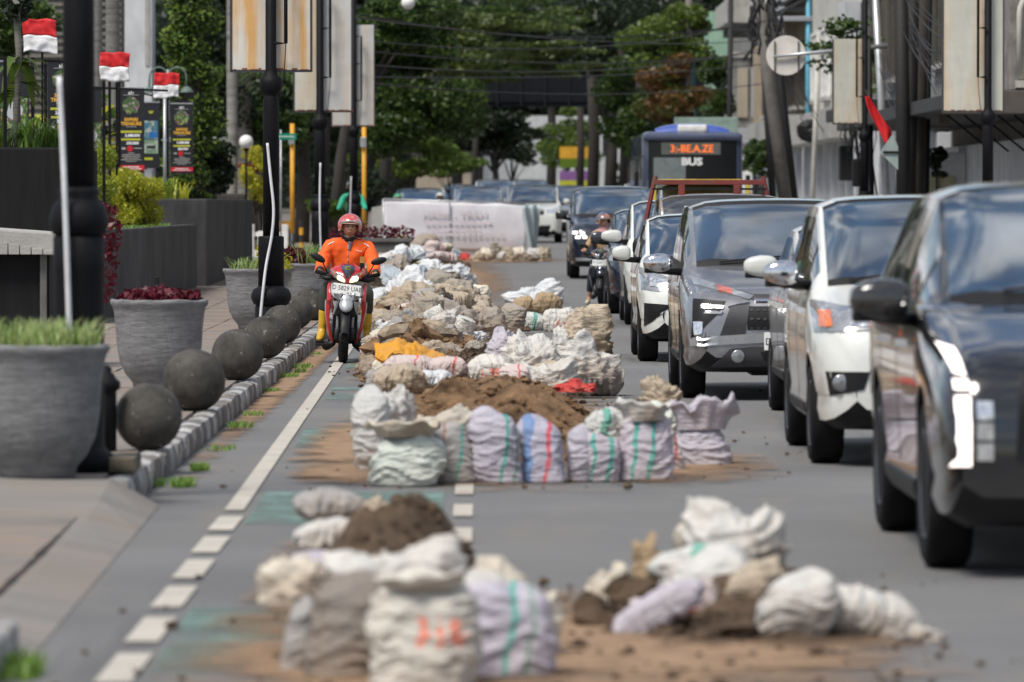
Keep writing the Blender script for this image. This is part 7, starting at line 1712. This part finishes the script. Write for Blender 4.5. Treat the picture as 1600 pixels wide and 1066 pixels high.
def facade(name_label, Xf, px_far, px_near, H, m, zoff=0):
    y0, y1 = XY(px_near, Xf), XY(px_far, Xf); z0 = gz((y0 + y1) / 2); t = thing('building', name_label, 'building', (Xf, y0, z0))
    MB().box(0, 7, 0, y1 - y0 - .05, -.3, H).build('wall', M[m], t); t['len'] = y1 - y0; return t, y1 - y0
def fbox(t, nm, out_, y0, y1, z0, z1, m, bev=.02, inn=.0): return MB().box(-out_, inn if inn else .0, y0, y1, z0, z1, bev=bev).build(nm, M[m] if m in M else P_[m], t)
def window(t, y0, y1, z0, z1, fm='white_paint', gm='glass', frame_out=.10, mull=1):
    f = MB(); e = .09
    for a in ((y0, y1, z0, z0 + e), (y0, y1, z1 - e, z1), (y0, y0 + e, z0 + e, z1 - e), (y1 - e, y1, z0 + e, z1 - e)): f.box(-frame_out, -.003, *a)
    for k in range(mull): yy = y0 + (y1 - y0) * (k + 1) / (mull + 1); f.box(-frame_out + .02, -.003, yy - .03, yy + .03, z0 + e, z1 - e)
    w_ = f.build('window', M[fm], t); MB().box(-.04, -.02, y0 + e, y1 - e, z0 + e, z1 - e).build('pane', M[gm], w_)
    MB().box(-frame_out - .08, -.001, y0 - .1, y1 + .1, z0 - .12, z0 - .003).build('sill', M['concrete'], w_)
# building A: old mint and grey house, farthest
t, Ln = facade('old grey and mint green house with a bay window, right of the bus', 11.0, 1131, 1207, 13, 'plaster_grey')
fbox(t, 'mint_gable', .9, Ln - 6, Ln - .2, 5.2, 9.5, 'plaster_mint'); MB().tube([(-.35, Ln - 1, 0), (-.35, Ln - 1, 6.3)], .09, 8).build('pipe', M['pipe_blue'], t, smooth=True)
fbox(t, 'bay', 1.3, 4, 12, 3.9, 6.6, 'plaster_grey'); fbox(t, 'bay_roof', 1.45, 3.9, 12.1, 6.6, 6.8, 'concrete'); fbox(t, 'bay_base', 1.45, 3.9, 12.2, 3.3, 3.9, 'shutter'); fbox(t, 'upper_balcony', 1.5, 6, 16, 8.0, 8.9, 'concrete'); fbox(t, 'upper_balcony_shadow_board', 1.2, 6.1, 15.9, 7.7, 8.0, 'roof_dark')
for z in (4.3,): 
    MB().box(-1.15, -.75, 3.90, 4.0, z, z + 1.9).build('window_panel', M['curtain'], t); MB().box(-.62, -.25, 3.90, 4.0, z, z + 1.9).build('window_panel', M['shutter'], t)
for i in range(5): window(t, 17 + i * 4, 19.5 + i * 4, 5.2, 7.0, gm='green_glass' if i == 3 else 'glass')
MB().box(-.75, -.4, Ln - 6.06, Ln - 6.0, 6.3, 7.3).build('green_shutter', M['green_glass'], t)
fbox(t, 'tan_panel', .55, 2.6, 3.9, 3.3, 7, 'plaster_tan'); MB().box(-.55, -.05, -.6, -.1, 3.2, 8.4).build('column', M['plaster_tan'], t)
MB().box(-1.9, -.9, -.3, .3, 1.4, 2.6, bev=.03).build('orange_notice_board', M['plaster_tan'], t); MB().box(-2.0, -.8, -.35, -.302, 1.3, 2.7).build('notice_frame', M['white_paint'], t)
for i in range(7): fbox(t, 'shop_shutter', .12, 1 + i * 5, 5 + i * 5, .2, 2.9, 'shutter')
for z in (1.2, .6): MB().box(-.8, -.3, -.5, .2, z, z + .5, bev=.05).build('meter_box', M['dark_metal'], t)
# building B: tan house with curtained windows and dark pent roofs
t, Ln = facade('tan house with tall curtained windows under stepped dark canopies', 11.0, 1208, 1268, 13, 'plaster_tan')
for i in range(4):
    window(t, 1 + i * 6, 5.5 + i * 6, 4.4, 6.6, 'old_wood', 'curtain', .5, 3); window(t, 1 + i * 6, 5.5 + i * 6, 8.4, 11.5, 'white_paint', 'curtain', .5, 3)
fbox(t, 'balcony', .95, 0, Ln - .2, 3.3, 4.1, 'concrete'); MB().tube([(-.12, -.1, 0), (-.12, -.1, 9)], .09, 8).build('pipe', M['pipe_blue'], t, smooth=True)
for k in range(3):
    b = MB(); P = [[(-1.6 + .35 * k, y, 7.3 + .35 * k), (-.05, y, 8.1 + .30 * k)] for y in (-.2 + k, Ln * .7)]; b.grid(P); o = b.build('pent_roof', M['roof_dark'], t); md = o.modifiers.new('t', 'SOLIDIFY'); md.thickness = .12
    fbox(t, 'fascia', 1.62 - .35 * k, -.25 + k, -.15 + k, 7.2 + .35 * k, 7.36 + .35 * k, 'shutter')
for i in range(6): fbox(t, 'shop_shutter', .12, .5 + i * 4, 4.2 + i * 4, .2, 2.9, 'plaster_white')
for y in (0, 4, 8, 12, 16): MB().box(-.3, -.02, y - .12, y + .12, 0, 3.3).build('pilaster', M['plaster_white'], t)
# building C: cream house with concrete balcony
t, Ln = facade('cream rendered house with a stained concrete balcony above white shutters', 10.9, 1269, 1352, 13, 'plaster_cream')
fbox(t, 'balcony', 1.0, 0, Ln - .1, 3.1, 4.0, 'concrete'); fbox(t, 'panel', .6, 0, 3.0, 4.3, 7.0, 'plaster_white'); fbox(t, 'ledge', .75, 0, 3.2, 4.15, 4.3, 'roof_dark')
for i in range(4): window(t, 4 + i * 6, 7.5 + i * 6, 4.6, 6.8)
for i in range(8): fbox(t, 'shop_shutter', .10, .3 + i * 3.6, 3.7 + i * 3.6, .2, 3.0, 'plaster_white'); MB().box(-.32, -.02, i * 3.6 - .05, i * 3.6 + .25, 0, 3.1).build('pilaster', M['plaster_white'], t)
MB().box(-.7, -.1, .4, 1.2, 1.9, 2.9, bev=.06).build('meter_box', M['plastic_black'], t)
# building D: dark upper storey, white ground floor
t, Ln = facade('white shop front below a dark canopied upper storey behind the bundled cables', 10.7, 1353, 1486, 13, 'plaster_grey')
fbox(t, 'canopy', 1.9, 0, Ln * .55, 3.45, 3.75, 'roof_dark'); fbox(t, 'ground_floor', .3, 0, Ln - .1, 0, 3.0, 'plaster_white')
for i in range(6): window(t, 1 + i * 5, 4.5 + i * 5, 4.6, 7.0, 'old_wood')
for i in range(6): MB().box(-.5, -.302, 1 + i * 4.5, 1.4 + i * 4.5, 0, 3.3).build('pilaster', M['plaster_white'], t); MB().box(-.38, -.302, 1.6 + i * 4.5, 4.6 + i * 4.5, .2, 2.6).build('shop_shutter', M['shutter'], t)
# building E: near white house with gate, arch window of the house beside it
t, Ln = facade('white house with a cream roller door and the arched window above a dark canopy', 10.6, 1487, 1760, 13, 'stone_old')
fbox(t, 'ground_floor', .35, 0, Ln - .1, 0, 2.75, 'plaster_white'); fbox(t, 'canopy', 2.6, 4, Ln - .1, 3.15, 3.4, 'roof_dark'); fbox(t, 'canopy_edge', 2.7, 3.9, 4.0, 3.05, 3.45, 'old_wood')
MB().box(-1.6, -.36, Ln - 8, Ln - 6, 0, 2.6, bev=.02).build('porch_wall', M['plaster_white'], t)
MB().box(-1.35, -.6, Ln - 8.06, Ln - 8.0, 0, 2.1).build('roller_door', mat('cream_door', (.36, .35, .22), .7, bump=.6, bs=5, stretch=(.1, .1, 9)), t)
for i in range(5): MB().tube([(-2.2 + .3 * i, 9, 3.1), (-1.4 + .3 * i, 9, 2.45)], .02, 6).build('bar', M['black_metal'], t)
# arched window: a real recess frame facing the street end
ya = XY(1577, 9.3) - t.location.y
MB().box(-1.3, 0, ya, ya + 4, 3.5, 9, bev=.03).build('bay', M['stone_old'], t)
arch = [(-1.12, 3.7)] + [(-.72 - .40 * math.cos(a), 4.85 + .40 * math.sin(a)) for a in np.linspace(0, math.pi, 13)] + [(-.32, 3.7)]
b = MB(); b.tube([(x, ya - .04, z) for x, z in arch], .06, 8); b.build('arch_frame', M['plaster_cream'], t, smooth=True)
b = MB(); b.add([(x, ya - .02, z) for x, z in arch], [tuple(range(len(arch)))]); b.build('arch_panel', M['plaster_cream'], t)
b = MB(); b.add([(x * .55 - .32, ya - .03, 3.95 + (z - 3.7) * .68) for x, z in arch], [tuple(range(len(arch)))]); b.build('arch_pane', M['glass'], t); MB().box(-1.2, -.2, ya - .2, ya, 3.55, 3.68).build('sill', M['plaster_cream'], t)
for k in range(4): MB().box(-.95, -.5, ya - .05, ya - .032, 3.95 + .28 * k, 3.98 + .28 * k).build('shutter_slat', M['old_wood'], t)
# poles and street furniture on the right
def pole(px0, py0, px1, py1, Y, r, label, m='dark_metal', n=10, group=None, cat='pole', name='utility_pole'):
    a, c = at(px0, py0, Y), at(px1, py1, Y); z = gz(Y) + .1; t_ = (c.z - z) / max(.1, (c.z - a.z)) if False else 0
    foot = Vector((c.x + (c.x - a.x) * (c.z - z) / max(.1, a.z - c.z), Y, z)); top = a + (a - foot).normalized() * 1.5
    t = thing(name, label, cat, tuple(foot), group=group); MB().tube([(0, 0, 0), tuple(top - foot)], [r * 1.1, r], n).build('shaft', M[m], t, smooth=True); return t, top - foot
M['pole_grey'] = mat('pole_grey', (.12, .11, .10), .8, vs=5, col2=(.08, .07, .06), c2=(.5, .7)); M['pole_dark'] = mat('pole_dark', (.010, .009, .009), .7, vs=5, bump=.5, bs=14)
pole(1196, 80, 1226, 305, 150, .17, 'thick leaning grey concrete pole below the round sign', 'pole_grey'); pole(1207, 30, 1240, 305, 152, .11, 'thinner dark pole leaning just right of the thick grey one', 'pole_dark')
pole(1141, 60, 1139, 260, 190, .09, 'thin pole with a blue lower half beside the mint house', 'pole_dark'); pole(1193, 90, 1207, 300, 156, .10, 'black leaning pole left of the thick grey pole', 'pole_dark'); pole(1199, 150, 1218, 305, 158, .05, 'narrow tan pole between the leaning poles', 'plaster_tan')
pole(1076, 50, 1078, 260, 205, .12, 'grey pole rising behind the bus', 'pole_grey'); pole(1063, 90, 1066, 260, 212, .07, 'thin brown pole rising behind the bus', 'bark'); pole(1083, 120, 1084, 200, 206, .07, 'light blue pipe next to the grey pole behind the bus', 'pipe_blue'); pole(1276, 140, 1270, 300, 165, .07, 'thin stained pipe in front of the white shutters', 'plaster_cream')
for i, (a, c, m) in enumerate([(1408, 1412, 'pole_dark'), (1425, 1420, 'pole_dark'), (1440, 1434, 'bark_dark')]):
    pole(a, 20, c, 292, 106 + i, .13, ['black pole, left of the bundled three', 'black pole, middle of the bundled three', 'dark brown pole, right of the bundled three'][i], m, group='bundle of dark poles')
pole(1371, 60, 1384, 292, 121, .075, 'light grey steel pole that carries the sign arm', 'steel'); pole(1450, 100, 1447, 292, 110, .06, 'thin black pole right of the bundled poles', 'black_metal'); pole(1360, 190, 1362, 295, 119, .05, 'thin black post beside the sign pole', 'black_metal')
# red cloth on a tilted stick, diamond sign, round sign
Y = 108; a = at(1352, 140, Y); t = thing('flag', 'red cloth flag hanging from a tilted stick on the right', 'flag', tuple(a)); s_ = Y / FPX
MB().tube([(0, 0, 0), tuple(at(1408, 268, Y) - a)], .015, 6).build('stick', M['old_wood'], t)
pts = [(1354, 150, 4), (1362, 170, 11), (1370, 185, 13), (1378, 198, 12), (1384, 208, 11), (1387, 222, 6)]
P = [[(at(px + w_ * u, py + 5 * u * math.sin(i), Y - .05 + .05 * math.sin(u * 4 + i)) - a) for u in np.linspace(-.7, .9, 9)] for i, (px, py, w_) in enumerate(pts)]
o = MB().grid(P).build('cloth', M['red_cloth'], t, smooth=True); md = o.modifiers.new('t', 'SOLIDIFY'); md.thickness = .01; sb = o.modifiers.new('s', 'SUBSURF'); sb.levels = sb.render_levels = 2
Y = 104; c = at(1393, 238, Y); t = thing('road_sign', 'back of a grey diamond shaped road sign on a thin post, right', 'sign', (c.x, Y, gz(Y) + .1)); h = c.z - gz(Y) - .1
b = MB(); q = .24; b.add([(-.22, 0, h), (.02, 0, h + .33), (.12, 0, h + .1), (.12, 0, h - .33)] + [(-.22, .02, h), (.02, .02, h + .33), (.12, .02, h + .1), (.12, .02, h - .33)], [(0, 1, 2, 3), (7, 6, 5, 4), (0, 4, 5, 1), (1, 5, 6, 2), (2, 6, 7, 3), (3, 7, 4, 0)]); b.build('plate', mat('sign_back', (.30, .36, .35), .5), t)
MB().tube([(.08, .03, 0), (.08, .03, h + .2)], .03, 8).build('post', M['dark_metal'], t, smooth=True); MB().box(-.16, .14, -.03, -.005, h - .02, h + .02).build('bracket', M['plastic_black'], t)
Y = 119; c = at(1228, 87, Y); e = at(1372, 74, Y); t = thing('road_sign', 'back of a large round white road sign held out on a long steel arm', 'sign', (e.x, Y, gz(Y) + .15)); d = Vector((e.x, Y, gz(Y) + .15))
b = MB(); b.lathe([(.01, .02), (.40, .02), (.415, .01), (.415, -.01), (.40, -.012), (.01, -.012)], tuple(c - d), 48, 0, 'y'); b.build('disc', mat('sign_disc_back', (.66, .63, .58), .6, vs=2), t)
MB().tube([tuple(at(1208, 89, Y - .08) - d), tuple(at(1260, 84, Y - .08) - d), tuple(at(1386, 72, Y - .08) - d)], [.03, .04, .055], 12).build('arm', M['steel'], t, smooth=True)
for px in (1210, 1247): MB().box(*[v for v in (at(px, 0, Y).x - d.x - .012, at(px, 0, Y).x - d.x + .012)], -.05, -.014, c.z - d.z - .36, c.z - d.z + .30).build('stiffener', M['old_wood'], t)
# cables over the street, tangle on the poles
M['cable'] = mat('cable', (.02, .02, .022), .6)
def cable(pts, r, label, grp='overhead cables across the street'):
    P = []; n = 16
    for i in range(n + 1):
        u = i / n; a, c = pts[0], pts[1]; p = a.lerp(c, u); p.z -= pts[2] * 4 * u * (1 - u); P.append(p)
    o = MB().tube([p - P[0] for p in P], r, 5).build('cable', M['cable'], loc=tuple(P[0])); tag(o, label, 'cable', grp); return o
for i, (y0, y1, sg, Y0, Y1) in enumerate([(22, 30, .5, 124, 150), (28, 60, .3, 93, 205), (62, 22, .6, 124, 190), (78, 78, .35, 124, 170), (100, 70, .5, 124, 206), (120, 98, .2, 124, 200), (128, 128, .35, 130, 190)]):
    cable((at(556, y0, Y0), at(1215, y1, Y1), sg), .016, 'overhead cable, %s from the top, from left lamp posts to right poles' % ['first', 'second', 'third', 'fourth', 'fifth', 'sixth', 'seventh'][i])
r_ = random.Random(5)
for i in range(16):
    a = at(1402 + r_.uniform(0, 30), -5 + r_.uniform(-20, 60), 107 + r_.uniform(-1, 1)); c = at(1468 + r_.uniform(-10, 60), 60 + r_.uniform(-10, 90), 98)
    cable((a, c, r_.uniform(.05, .45)), .010, 'slack cable in the tangle between the bundled poles and the near lamp post', 'tangled cables on the right')
for i in range(10):
    a = at(1375 + r_.uniform(-5, 10), 60 + r_.uniform(0, 60), 117); c = at(1412 + r_.uniform(-6, 6), 90 + r_.uniform(0, 80), 107); cable((a, c, r_.uniform(.2, .5)), .010, 'slack cable looped between the sign pole and the bundled poles', 'looped cables on the right')
for i in range(9):
    a = at(1187 + r_.uniform(-6, 30), -5 + r_.uniform(0, 60), 150); c = at(1195 + r_.uniform(-50, 120), 130 + r_.uniform(0, 90), 165); cable((a, c, r_.uniform(.1, .5)), .014, 'sagging cable around the leaning grey pole', 'cables round the leaning pole')
t = thing('cable_bundle', 'black coil of cables and boxes hanging on the pole in front of the white shutters', 'cable', tuple(at(1335, 190, 122)))
for i in range(12):
    p0 = Vector((r_.uniform(-.25, .35), r_.uniform(-.1, .1), 0)); L_ = r_.uniform(.4, 1.1); MB().tube([p0, p0 + Vector((r_.uniform(-.1, .1), 0, -L_ * .6)), p0 + Vector((.08, 0, -L_)), p0 + Vector((.15, 0, -L_ * .5)), p0 + Vector((.12, 0, 0))], .012, 5).build('loop', M['cable'], t)
MB().box(-.05, .12, -.08, .08, -1.4, -.8, bev=.04).build('junction_box', M['plastic_black'], t); MB().tube([(.15, 0, 0), (.15, 0, -2.0)], .03, 6).build('conduit', M['cable'], t)
t = thing('cable_bundle', 'black cable box on the balcony corner above the white shutters', 'cable', tuple(at(1268, 205, 168)))
b = MB(); b.sphere((0, 0, 0), .42, 8, sc_=(1, .5, .8)); b.v = [tuple(Vector(v) * (1 + .3 * noise.noise(Vector(v) * 4))) for v in b.v]; b.build('coil', M['plastic_black'], t)
t = thing('cable_bundle', 'knotted cables wound round the leaning poles at the top', 'cable', tuple(at(1200, 20, 149)))
for i in range(26):
    x = r_.uniform(-.45, .35); z = r_.uniform(-1.2, .5); MB().tube([(x + r_.uniform(-.25, .25), r_.uniform(-.1, .1), z - r_.uniform(.1, .7)), (x + r_.uniform(-.15, .15), -.1, z), (x + r_.uniform(-.2, .3), 0, z + r_.uniform(.1, .6))], r_.uniform(.012, .05), 5).build('loop', M['cable'], t)
o = MB().box(-.11, .11, -.08, .08, 0, .28, bev=.02).build('meter_box', M['old_wood'], loc=tuple(at(1475, 196, 104.5))); tag(o, 'small box with a brown top on the post right of the bundled poles', 'box')
# ================================================================ TREES AND BACKGROUND
GT = 'street trees closing the view'
M['leaf_rg'] = leafmat('leaf_rust_green', (.03, .05, .012), (.20, .09, .03), (.05, .09, .02))
# left side
tree(640, 120, 178, 105, 150, 'mid green tree with hanging branches behind the light boxes, left of the street', 'leaf_mid', 24000, .20, 31, .22, k=24, grp=GT, tx=560)
tree(590, 40, 160, 85, 70, 'tree crown directly behind the plain grey light boxes', 'leaf_mid', 11000, .19, 32, .2, grp=GT, tx=520)
tree(690, 60, 215, 110, 90, 'bright topped tree crown left of the dark gap', 'leaf_olive', 14000, .22, 33, .25, k=20, grp=GT, tx=600)
tree(640, 235, 200, 85, 48, 'low leafy branches above the vans behind the banner', 'leaf_bright', 6000, .20, 34, .12, grp=GT)
tree(475, 130, 165, 95, 150, 'dark green tree behind the third lamp post', 'leaf_dark', 14000, .2, 35, .25, k=20, grp=GT, tx=470)
tree(430, 215, 150, 55, 60, 'green shrubbery tree behind the globe lamp', 'leaf_mid', 4000, .16, 36, .1, grp=GT)
tree(425, 60, 175, 70, 90, 'dark tree behind the rusty light box', 'leaf_dark', 5000, .22, 37, .2, grp=GT, tx=400)
tree(510, 290, 170, 95, 45, 'dark bushes behind the signal poles', 'leaf_dark', 5000, .16, 38, .08, grp=GT); tree(515, 325, 158, 40, 22, 'light green bush behind the striped post', 'leaf_bright', 1500, .12, 39, .05, grp=GT)
# centre: arching crown with lighter lobes
# extra shade trees
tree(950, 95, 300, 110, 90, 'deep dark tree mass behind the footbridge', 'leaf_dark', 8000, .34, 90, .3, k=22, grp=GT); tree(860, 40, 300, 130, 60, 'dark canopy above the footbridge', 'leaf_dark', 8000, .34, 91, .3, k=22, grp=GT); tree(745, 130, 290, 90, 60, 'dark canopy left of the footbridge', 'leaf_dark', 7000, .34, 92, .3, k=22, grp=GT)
for i, (px, py, rx, rz, lf, n) in enumerate([(800, 40, 95, 22, 'leaf_olive', 3600), (845, 75, 90, 20, 'leaf_olive', 3400), (800, 20, 110, 30, 'leaf_mid', 4200), (870, 105, 75, 18, 'leaf_olive', 2600), (770, 105, 70, 24, 'leaf_mid', 2600), (905, 30, 80, 30, 'leaf_olive', 3200)]):
    tree(px, py, 236 + 3 * i, rx, rz, ['layered olive-lit branch, upper left of the dark gap', 'layered olive-lit branch in the middle of the view', 'green branch at the top of the view', 'lowest olive-lit branch above the footbridge', 'green branch left of the footbridge', 'olive-lit branch at the top, right of the middle'][i], lf, n, .22, 50 + i, k=12, grp='layered branches over the street', name='tree_branch', cat='branch', flat=.7)
tree(772, 205, 262, 75, 48, 'dark tree left of the bright gap', 'leaf_dark', 6500, .26, 41, .2, grp=GT); tree(885, 215, 275, 55, 52, 'pale green tree framed below the footbridge', 'leaf_bright', 4500, .22, 42, .15, grp=GT)
tree(700, 262, 245, 60, 26, 'light green hedge-like bush far behind the vans', 'leaf_bright', 2600, .2, 43, .06, grp=GT); tree(800, 245, 268, 40, 30, 'dark small tree in the bright gap', 'leaf_dark', 1400, .22, 44, .1, grp=GT)
# right side
tree(1040, 60, 205, 75, 80, 'bright yellow-green tree top above the bus', 'leaf_bright', 6500, .22, 45, .2, grp=GT, tx=1063); tree(1050, 140, 200, 62, 70, 'rust and green leaved tree above the bus', 'leaf_rg', 5000, .20, 46, .15, grp=GT, tx=1076)
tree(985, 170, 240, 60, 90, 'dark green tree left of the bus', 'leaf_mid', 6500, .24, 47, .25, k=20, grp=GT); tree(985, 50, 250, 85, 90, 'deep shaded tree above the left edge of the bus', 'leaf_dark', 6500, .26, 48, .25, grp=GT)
tree(1120, 130, 215, 35, 60, 'green leaves left of the mint house', 'leaf_mid', 2600, .2, 49, .1, grp=GT); tree(1320, 75, 128, 60, 50, 'leafy branches between the cream house and the light box', 'leaf_mid', 1500, .15, 60, .05, grp=GT, tx=1340, k=26, hollow=.1, flat=.5)
tree(1345, 130, 124, 40, 45, 'fresh green twigs over the round sign arm', 'leaf_bright', 420, .13, 61, .03, grp=GT, tx=1365, k=20, hollow=.1); tree(1465, 255, 112, 18, 28, 'potted shrub between the dark poles and the white wall', 'leaf_dark', 1200, .09, 62, .03, name='shrub', cat='shrub')
tree(1180, 250, 190, 24, 40, 'green creeper below the bay window of the grey house', 'leaf_mid', 1500, .18, 63, .05, name='shrub', cat='shrub')
# dark trunks beyond the bus
for i, (px, Y, r) in enumerate([(925, 255, .30), (955, 250, .22), (972, 248, .2), (1000, 244, .25), (905, 268, .2), (500, 172, .25), (600, 190, .22), (740, 258, .16)]):
    x = xs(px, Y); o = thing('street_tree', None, None, (x, Y, gz(Y) - .1)); MB().tube([(0, 0, 0), (.1, 0, 4), (-.05, 0, 8)], [r, r * .85, r * .7], 10).build('trunk', M['bark_dark'], o, smooth=True); leafobj('crown', M['leaf_dark'], o, 500, [((0, 0, 9.5), (1.6, 1.6, 1.1))], .3, i); tag(o, ['thick dark tree trunk under the footbridge, right side', 'slim dark tree trunk left of the bus, first', 'slim dark tree trunk left of the bus, second', 'dark tree trunk touching the left edge of the bus', 'dark tree trunk below the middle of the footbridge', 'dark tree trunk behind the third lamp post', 'dark tree trunk behind the banner, left', 'dark tree trunk at the bright gap'][i], 'tree')
# footbridge
M['bridge'] = mat('bridge_dark', (.012, .013, .017), .9, spec=.1)
Y = 262; a = at(838, 122, Y); c = at(936, 166, Y); t = thing('footbridge', 'dark steel footbridge deck crossing high over the street under the trees', 'footbridge', (a.x, Y, c.z))
W_ = 22; MB().box(-4, W_, 0, 2.6, 0, .18).build('deck', M['bridge'], t); MB().box(-4, W_, -.06, 0, .18, a.z - c.z).build('side_panel', M['bridge'], t)
for i in range(24): MB().box(-4 + i * 1.1 - .05, -4 + i * 1.1 + .05, -.12, -.06, .0, a.z - c.z + .05).build('post', M['plastic_black'], t)
for x in (-3.9, W_ - .3): MB().box(x, x + .5, .6, 1.6, -c.z + gz(Y), 0).build('pier', M['plastic_black'], t)
# far ends: pale buildings seen through the gap, signs, dark wood
t = box_thing('building', 'pale building glimpsed through the bright gap between the trees', 'building', xs(735, 330), xs(1040, 330), 330, 345, 1.3, 6.8, 'white_wall')
for i in range(9): MB().box(-5.2 + i * 1.2, -4.5 + i * 1.2, -.05, -.01, 3.2, 4.4).build('window', M['glass'], t)
t = box_thing('building', 'pinkish low house far left of the bright gap', 'building', xs(650, 300), xs(735, 300), 300, 310, 1.2, 4.2, 'plaster_tan')
MB().box(-1.8, 1.8, -.4, 3, 3.0, 3.3).build('roof', M['roof_dark'], t)
Y = 270; t = thing('shop_sign', 'orange and green sign board above a purple and yellow one, below the footbridge', 'sign', (xs(900, Y), Y, gz(Y)))
for (z0, z1, m, nm) in ((4.0 - 1.2, 4.55 - 1.2, 'gold', 'upper_board'), (3.65 - 1.3, 4.0 - 1.2, 'hedge_green', 'green_board'), (1.75, 2.2, 'sign_p', 'purple_board'), (1.35, 1.75, 'ink_lime', 'yellow_board')):
    MB().box(-.78, .78, -.05, .05, z0 + .2, z1 + .2).build(nm, mat('sign_purple', (.22, .10, .28), .5) if m == 'sign_p' else M[m], t)
MB().tube([(0, .08, 0), (0, .08, 3.4)], .07, 8).build('post', M['dark_metal'], t)
g = MB(); o = MB().box(-1.2, 1.2, 0, .3, 0, .5).build('planter_hedge', M['leaf_dark'], loc=(xs(1110, 178), 178, 4.05)); bpy.data.objects.remove(o)
o = MB().box(-.95, .95, -.05, .05, 0, .7, bev=.02).build('sign_board', mat('green_grey_board', (.22, .30, .26), .6), loc=(xs(1103, 170), 170, 3.55)); 
o2 = thing('shop_sign', 'grey-green sign board above the rear of the bus', 'sign', (xs(1103, 170), 170, gz(170))); o.parent = o2; o.location = (0, 0, 3.55 - gz(170)); MB().tube([(0, .1, 0), (0, .1, 3.3)], .06, 8).build('post', M['dark_metal'], o2)
# far-off wood that closes the street, one mass
fw = []; r_ = random.Random(3)
for i in range(120):
    x = r_.uniform(-24, 26); 
    if -1.5 < x < 6.5 and r_.random() < .0: continue
    fw.append(((x, 360 + r_.uniform(-6, 10), 1.5 + r_.uniform(2.5, 16)), (3.0, 3, 2.4)))
for i in range(40):
    x = r_.choice([r_.uniform(-24, -3), r_.uniform(9, 26)]); fw.append(((x, 320 + r_.uniform(-6, 10), 1.5 + r_.uniform(.5, 10)), (2.6, 3, 2.2)))
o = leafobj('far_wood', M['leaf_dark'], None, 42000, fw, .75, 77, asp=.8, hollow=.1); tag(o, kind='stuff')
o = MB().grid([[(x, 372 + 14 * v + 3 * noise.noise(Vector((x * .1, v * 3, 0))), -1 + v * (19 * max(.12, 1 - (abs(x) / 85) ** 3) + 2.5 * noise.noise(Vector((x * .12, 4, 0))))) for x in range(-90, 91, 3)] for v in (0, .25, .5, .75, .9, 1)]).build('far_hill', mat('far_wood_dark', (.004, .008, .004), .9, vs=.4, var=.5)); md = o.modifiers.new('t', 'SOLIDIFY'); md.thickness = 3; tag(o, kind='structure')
# left background greens behind the fence
for i, (px, py, Y, rx, rz, lf, n, lab) in enumerate([(20, 30, 105, 60, 60, 'leaf_mid', 2500, 'leafy crown above the left flag'), (120, 200, 100, 60, 55, 'hedge_green', 2500, 'yellow-green shrub mass behind the railing, left'), (205, 215, 112, 55, 50, 'leaf_mid', 2000, 'green shrub behind the middle banner'), (325, 270, 125, 45, 60, 'leaf_dark', 2500, 'dark shrub at the foot of the climbing tree'), (330, 130, 150, 60, 150, 'leaf_dark', 6000, 'dark tree behind the climbing tree')]):
    tree(px, py, Y, rx, rz, lab, lf, n, .15, 80 + i, .06, name='shrub' if i else 'tree', cat='shrub' if i else 'tree')
